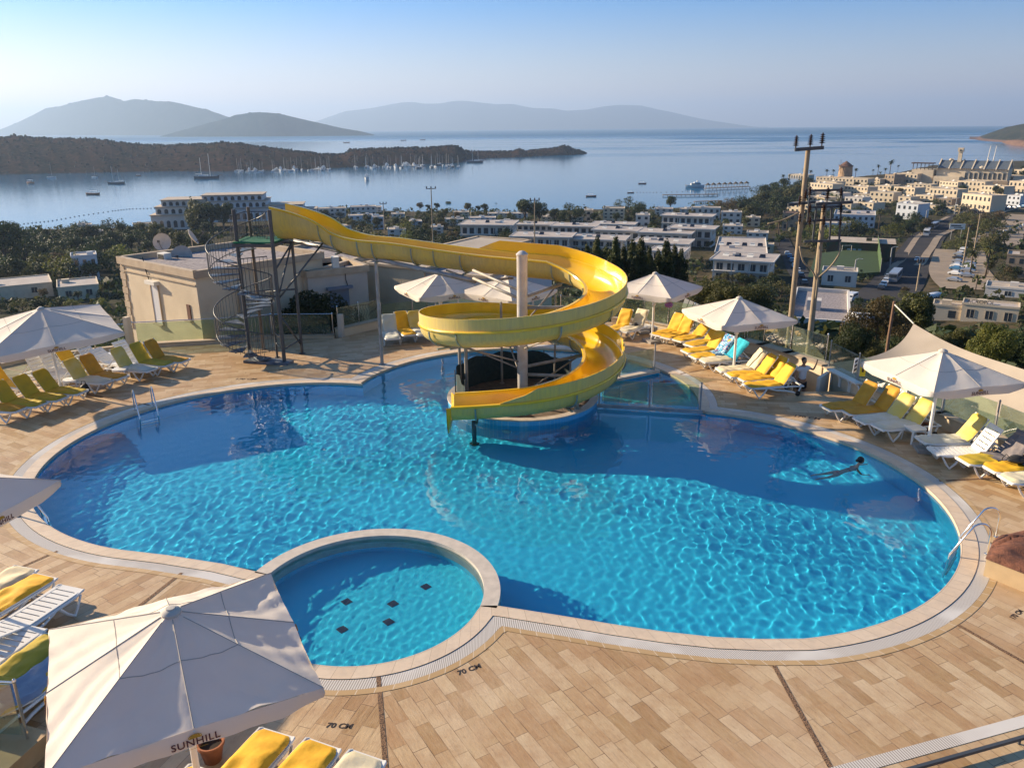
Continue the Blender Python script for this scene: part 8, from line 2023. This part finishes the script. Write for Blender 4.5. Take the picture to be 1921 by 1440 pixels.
# billboard and street lamps
c = hit(1792, 450); e_ = empty('billboard', (c.x, c.y, c.z), R(-20)); tag(e_, 'white billboard on two legs at the right side of the road', 'billboard')
mb = MB(); mb.box((0, 0, 6.0), (6.5, 0.25, 2.6)); mb.build('panel', whitew, e_)
for s in (-2, 2): mb = MB(); mb.cyl((s, 0.2, -0.5), (s, 0.2, 5.0), 0.12, 6); mb.build('leg', M_['galv'], e_)
c_b = bpy.data.materials['blackpaint'] if 'blackpaint' in bpy.data.materials else M_['blackpaint']
mb = MB(); mb.box((-0.6, -0.16, 6.3), (4.2, 0.04, 0.45)); mb.build('print_band', c_b, e_); mb = MB(); mb.box((0.4, -0.16, 5.5), (3.6, 0.04, 0.35)); mb.build('print_band', c_b, e_)
def small_pole(px, pb, pt_, label, arm=1.0, kind='pole', y=None):
    g = hit(px, pb) if y is None else PY(px, pb, y); dist = math.hypot(g.x, g.y); h = (pb - pt_) / FPX * dist * 1.02
    e_ = empty('utility_pole' if kind == 'pole' else 'street_lamp', (g.x, g.y, g.z)); tag(e_, label, 'utility pole' if kind == 'pole' else 'street lamp', 'utility poles among the houses' if kind == 'pole' else 'street lamps by the road')
    mb = MB(); mb.tube([(0, 0, -1), (0, 0, h)], [0.30, 0.19], 8); mb.build('pole', concp if kind == 'pole' else M_['galv'], e_)
    if kind == 'pole':
        mb = MB(); mb.box((0, 0, h - 0.1), (3.4 * arm, 0.22, 0.30)); mb.build('crossarm', M_['darksteel'], e_)
        for x in (-1.55 * arm, 0, 1.55 * arm): mb = MB(); mb.lathe([(0.08, 0), (0.28, 0.15), (0.20, 0.8), (0.001, 0.9)], (x, 0, h), 8); mb.build('insulator', brownins, e_)
    else: mb = MB(); mb.tube([(0, 0, h), (0.8, 0, h + 0.35), (1.6, 0, h + 0.3)], 0.07, 6); mb.box((1.7, 0, h + 0.27), (0.6, 0.2, 0.1)); mb.build('lamp_head', whitew, e_)
for a_ in [(813, 470, 360, 'slim pole with a three pronged top, standing above the chute middle', 1.15), (1003, 480, 380, 'slim pole with dark crossarm between the chute and the tall shore trees', 1.1), (722, 440, 386, 'short pole with crossarm above the left part of the chute', 1.0), (1826, 478, 412, 'wooden pole beside the parked cars at the right', 0.7), (1838, 424, 396, 'wooden pole at the curve of the road', 0.7), (1717, 560, 500, 'thin pole in front of the main road', 0.5), (1806, 500, 436, 'pole standing by the bushes right of the road', 0.5)]: small_pole(*a_[:4], arm=a_[4])
for a_ in [(1734, 428, 400, 'street lamp behind the white coach'), (1668, 505, 470, 'street lamp at the corner of the pitch fence'), (1600, 535, 492, 'street lamp in front of the sports pitch'), (1790, 404, 378, 'street lamp left of the curve of the road')]: small_pole(*a_, kind='lamp')
# ================================================================ BOATS, JETTY
hullw = mat('white_hull', (0.62, 0.62, 0.60), 0.35); hulld = mat('dark_hull', (0.04, 0.05, 0.07), 0.4, noise=0.2); hullb = mat('wooden_hull', (0.28, 0.11, 0.04), 0.5, noise=0.3)
BM = {}
def hull(mb, L_, B_, Hh, n=9):
    vs = []; 
    for i in range(n):
        t = i / (n - 1); w = B_ / 2 * math.sin(PI * min(1, (t * 0.86 + 0.10))) ** 0.7 * (1 if t < 0.98 else 0.1); x = -L_ / 2 + L_ * t; sheer = Hh * (1 + 0.35 * (2 * t - 0.9) ** 2)
        vs += [(x * 0.93, 0, -0.4), (x * 0.96, -w * 0.75, 0.1), (x, -w, sheer), (x, w, sheer), (x * 0.96, w * 0.75, 0.1)]
    fs = []
    for i in range(n - 1):
        for k in range(5): a = i * 5 + k; b = i * 5 + (k + 1) % 5; fs.append((a, b, b + 5, a + 5))
    fs += [(0, 4, 3, 2, 1), tuple((n - 1) * 5 + k for k in range(5))]; mb.add(vs, fs)
def boat(kind, px, py, label, group, s=1.0, ang=None, pos=None):
    p = pos or SP(px, py); e_ = empty({'sail': 'sailing_boat', 'yacht': 'motor_yacht', 'gulet': 'gulet', 'row': 'small_boat'}[kind], p, brg.uniform(-0.5, 0.5) if ang is None else ang, s); tag(e_, label, 'boat', group)
    if kind not in BM:
        parts = []
        def part(nm, m, f, **k): mb = MB(); f(mb); o = mb.build(nm, m, e_, **k); parts.append((nm, o.data))
        if kind == 'sail':
            part('hull', hullw, lambda m: hull(m, 12, 3.4, 1.2)); part('cabin', hullw, lambda m: m.box((0, 0, 1.5), (4.5, 1.9, 0.7))); part('mast', M_['galv'], lambda m: m.tube([(0.8, 0, 1), (0.8, 0, 17)], [0.17, 0.12], 5)); part('boom', hulld, lambda m: m.bar((0.8, 0, 2.6), (-4.2, 0, 2.6), 0.35, 0.4))
        elif kind == 'yacht':
            part('hull', hullw, lambda m: hull(m, 16, 4.6, 1.9)); part('cabin', hullw, lambda m: (m.box((-0.8, 0, 2.9), (8, 3.2, 1.5)), m.box((-1.6, 0, 4.1), (4.5, 2.8, 1.0)), m.box((-2, 0, 5.2), (0.8, 1.8, 1.2)))); part('windows', glassd, lambda m: m.box((-0.7, 0, 3.0), (7.4, 3.26, 0.6)))
        elif kind == 'gulet':
            part('hull', hulld, lambda m: hull(m, 26, 6, 2.2)); part('cabin', hullw, lambda m: (m.box((-3, 0, 3.1), (9, 3.4, 1.3)), m.box((-8, 0, 4.6), (6, 4, 0.15)))); part('mast', hullw, lambda m: m.tube([(4, 0, 2), (4, 0, 25)], [0.28, 0.18], 5)); part('mast', hullw, lambda m: m.tube([(-5, 0, 2), (-5, 0, 21)], [0.26, 0.16], 5)); part('bowsprit', hullb, lambda m: m.tube([(12, 0, 2.6), (17, 0, 4)], 0.18, 5))
        else:
            part('hull', hullb, lambda m: hull(m, 9, 2.8, 0.9)); part('canopy', hullw, lambda m: (m.box((-0.5, 0, 2.3), (4.5, 2.2, 0.12)), m.cyl((1.5, 0.8, 0.8), (1.5, 0.8, 2.3), 0.06, 5), m.cyl((-2.5, -0.8, 0.8), (-2.5, -0.8, 2.3), 0.06, 5)))
        BM[kind] = parts
    else:
        for nm, dt in BM[kind]: o = bpy.data.objects.new(nm, dt); C.objects.link(o); o.parent = e_
    return e_
boat('gulet', 388, 335, 'large dark two masted gulet anchored left of the marina', 'boats at anchor', 1.2, 0.1)
boat('gulet', 218, 345, 'dark two masted boat at anchor in the left bay', 'boats at anchor', 0.78, PI)
boat('row', 174, 365, 'blue and white motor boat nearest in the left bay', 'boats at anchor', 1.5, PI)
boat('sail', 178, 333, 'white sailing boat with red deck behind the two masted boat', 'boats at anchor', 0.8); boat('row', 58, 344, 'pale little boat at the far left of the bay', 'boats at anchor', 1.6); boat('sail', 97, 334, 'sailing boat moored close to the far left shore', 'boats at anchor', 1.0, 0); boat('row', 260, 330, 'tiny white boat below the scrub hill', 'boats at anchor', 0.9)
boat('yacht', 688, 337, 'white and blue motor yacht moving in the middle of the bay', 'boats at anchor', 1.25, R(-85)); boat('gulet', 891, 305, 'brown two masted gulet right of the marina', 'boats at anchor', 1.1, PI); boat('row', 1205, 345, 'small boat with canopy out on the open water', 'boats at anchor', 0.95); boat('row', 1109, 369, 'open rowing boat above the shore trees', 'boats at anchor', 1.05, 0.05); boat('row', 1183, 362, 'dark raft like boat by the line of buoys', 'boats at anchor', 0.7)
boat('yacht', 1303, 352, 'white ferry boat moored at the thatched jetty', 'boats at anchor', 1.2, PI); boat('row', 650, 268, 'tiny far boat on the sea right of the island', 'boats at anchor', 3); boat('row', 757, 264, 'tiny far boat on the open sea, left of another', 'boats at anchor', 3); boat('row', 793, 263, 'tiny far boat on the open sea below the pale mountains', 'boats at anchor', 3)
mrg = random.Random(4)
xs_ = sorted([432 + 200 * mrg.random() for _ in range(44)]); 
for k, x in enumerate(xs_):
    kd = 'sail' if mrg.random() < 0.7 else 'yacht'; boat(kd, x, 322.5 - (x - 432) * 0.02 + mrg.uniform(-1.5, 1.2), f'{ordw(k + 1)} moored boat from the left in the left marina row', 'boats in the left marina row', mrg.uniform(0.75, 1.15), mrg.choice((PI / 2, -PI / 2)) + mrg.uniform(-.3, .3))
xs_ = sorted([650 + 212 * mrg.random() for _ in range(56)])
for k, x in enumerate(xs_):
    kd = 'sail' if mrg.random() < 0.68 else ('yacht' if mrg.random() < 0.75 else 'gulet'); boat(kd, x, 316.0 - max(0, x - 740) * 0.015 + mrg.uniform(-4.5, 1.2), f'{ordw(k + 1)} moored boat from the left in the right marina row', 'boats in the right marina row', mrg.uniform(0.75, 1.2) * (0.75 if kd == 'gulet' else 1), mrg.choice((PI / 2, -PI / 2)) + mrg.uniform(-.4, .4))
wood = mat('jetty_wood', (0.16, 0.11, 0.07), 0.9, noise=0.3, nscale=0.5); thatch = mat('thatch', (0.10, 0.075, 0.05), 0.95, noise=0.3)
def jetty(a, b, w, label, huts=0):
    A, B = SP(*a), SP(*b); e_ = empty('jetty', (0, 0, 0)); tag(e_, label, 'jetty', 'wooden jetties'); mb = MB(); mb.bar(A + Vector((0, 0, 1.2)), B + Vector((0, 0, 1.2)), w, 0.35); mb.build('platform', wood, e_)
    n = 12
    for k in range(n + 1):
        q = A.lerp(B, k / n); mb = MB(); mb.cyl(q + Vector((0, -w * .4, -1)), q + Vector((0, -w * .4, 1.1)), 0.22, 6); mb.build('pile', wood, e_)
    for k in range(huts):
        q = A.lerp(B, (k + 0.5) / huts) + Vector((0, 0, 1.3)); h_ = empty('thatched_hut', q); tag(h_, f'{ordw(k + 1)} thatched sunshade from the left on the far jetty', 'hut', 'thatched huts on the jetty'); mb = MB(); mb.lathe([(3.0, 3.0), (0.001, 5.2)], (0, 0, 0), 8); mb.build('roof', thatch, h_)
        for s in ((-1.5, -1.5), (1.5, -1.5), (1.5, 1.5), (-1.5, 1.5)): mb = MB(); mb.cyl((*s, 0), (*s, 3.1), 0.15, 5); mb.build('post', wood, h_)
jetty((1322, 356), (1405, 352), 5, 'far jetty carrying a row of thatched huts', 8); jetty((1243, 368), (1345, 367), 5, 'nearer plain wooden jetty behind the dark tree'); jetty((1302, 381), (1352, 379), 4, 'short low jetty closest to the right hill')
# swimming line buoys
brl = random.Random(2); 
def buoys(pts, n, desc, grp):
    me = None
    for k in range(n):
        t = k / (n - 1) * (len(pts) - 1); i = min(int(t), len(pts) - 2); f = t - i; p = SP(pts[i][0] + (pts[i + 1][0] - pts[i][0]) * f, pts[i][1] + (pts[i + 1][1] - pts[i][1]) * f)
        if me is None: mb = MB(); mb.lathe([(0.001, -0.45), (0.42, -0.25), (0.5, 0.05), (0.4, 0.4), (0.001, 0.55)], (0, 0, 0), 8); o = mb.build('buoy', hulld); me = o.data
        else: o = bpy.data.objects.new('buoy', me); C.objects.link(o)
        o.location = p; tag(o, f'{ordw(k + 1)} from the left of the dark float buoys {desc}', 'buoy', grp)
buoys([(45, 420), (95, 415), (150, 405), (210, 396), (245, 392), (290, 391)], 34, 'marking the left beach', 'buoys off the left beach')
buoys([(1195, 361), (1235, 361), (1300, 359)], 14, 'before the jetty', 'buoys before the jetty')

# ================================================================ LOW UNDERGROWTH filling the ground between houses and trees
ug = np.random.default_rng(8); nU = 15000
az = np.radians(ug.uniform(-36, 36, nU)); DD = np.exp(ug.uniform(math.log(52), math.log(760), nU)); UX, UY = DD * np.sin(az), DD * np.cos(az); UZ = terrain(UX, UY)
ok = shore_d(UX, UY) > 7
for o in [o for o in bpy.data.objects if o.parent is None and o.get('category') in ('building', 'hotel', 'windmill')]:
    w_ = [k for k in o.children if k.name.startswith('wall')]
    if not w_: continue
    for wl_ in w_[:8]:
        bb = [o.matrix_basis @ Vector(c) for c in wl_.bound_box]; x0_, x1_ = min(b.x for b in bb), max(b.x for b in bb); y0_, y1_ = min(b.y for b in bb), max(b.y for b in bb); ok &= ~((UX > x0_ - 1.5) & (UX < x1_ + 1.5) & (UY > y0_ - 2) & (UY < y1_ + 1.5))
for o in [o for o in bpy.data.objects if o.parent is None and o.name.startswith(('road', 'path_gravel', 'pavement'))]:
    c_ = np.array([v.co[:2] for v in o.data.vertices]); 
    for q in c_[::2]: ok &= (UX - q[0]) ** 2 + (UY - q[1]) ** 2 > (5.2 if not o.name.startswith('road') else 6.0) ** 2
ok &= ~pts_in_poly(UX, UY, [tuple(p[:2]) for p in pc])
rdp = rpts
gaps = bumps(UX, UY, 60, 9); ok &= gaps > -0.9
UX, UY, UZ, DD = UX[ok], UY[ok], UZ[ok], DD[ok]; s_ = ug.uniform(0.6, 1.7, len(UX)) * np.clip(DD / 160, 0.8, 1.7)
for nm, m_u, sel, lab in (('undergrowth', LM['dark'], 0, 'dark shrubs and ground cover between the houses on the slope'), ('undergrowth_dry', LM['olive'], 1, 'olive dry shrubs and ground cover between the houses')):
    i_ = np.where(ug.random(len(UX)) < 0.62, 0, 1) == sel; cx_ = np.stack([UX[i_], UY[i_], UZ[i_] + s_[i_] * 0.35], 1); rd_ = np.stack([s_[i_], s_[i_], s_[i_] * 0.75], 1); n = len(cx_) * 13
    k_ = np.repeat(np.arange(len(cx_)), 13); d = ug.normal(size=(n, 3)); d /= np.linalg.norm(d, axis=1, keepdims=True); p = cx_[k_] + d * rd_[k_]; nr = d + ug.normal(size=(n, 3)) * 0.5; nr /= np.linalg.norm(nr, axis=1, keepdims=True); t = np.cross(nr, ug.normal(size=(n, 3))); t /= np.linalg.norm(t, axis=1, keepdims=True); b = np.cross(nr, t); s = (s_[i_][k_] * 0.75 * (0.6 + 0.8 * ug.random(n)))[:, None]
    v = np.stack([p - t * s * 0.5, p - b * s * 0.35, p + t * s * 0.5, p + b * s * 0.35], 1).reshape(-1, 3)
    o = bpy.data.objects.new(nm, mesh_quads(nm, v, m_u)); C.objects.link(o); stuff(o, lab, 'undergrowth')
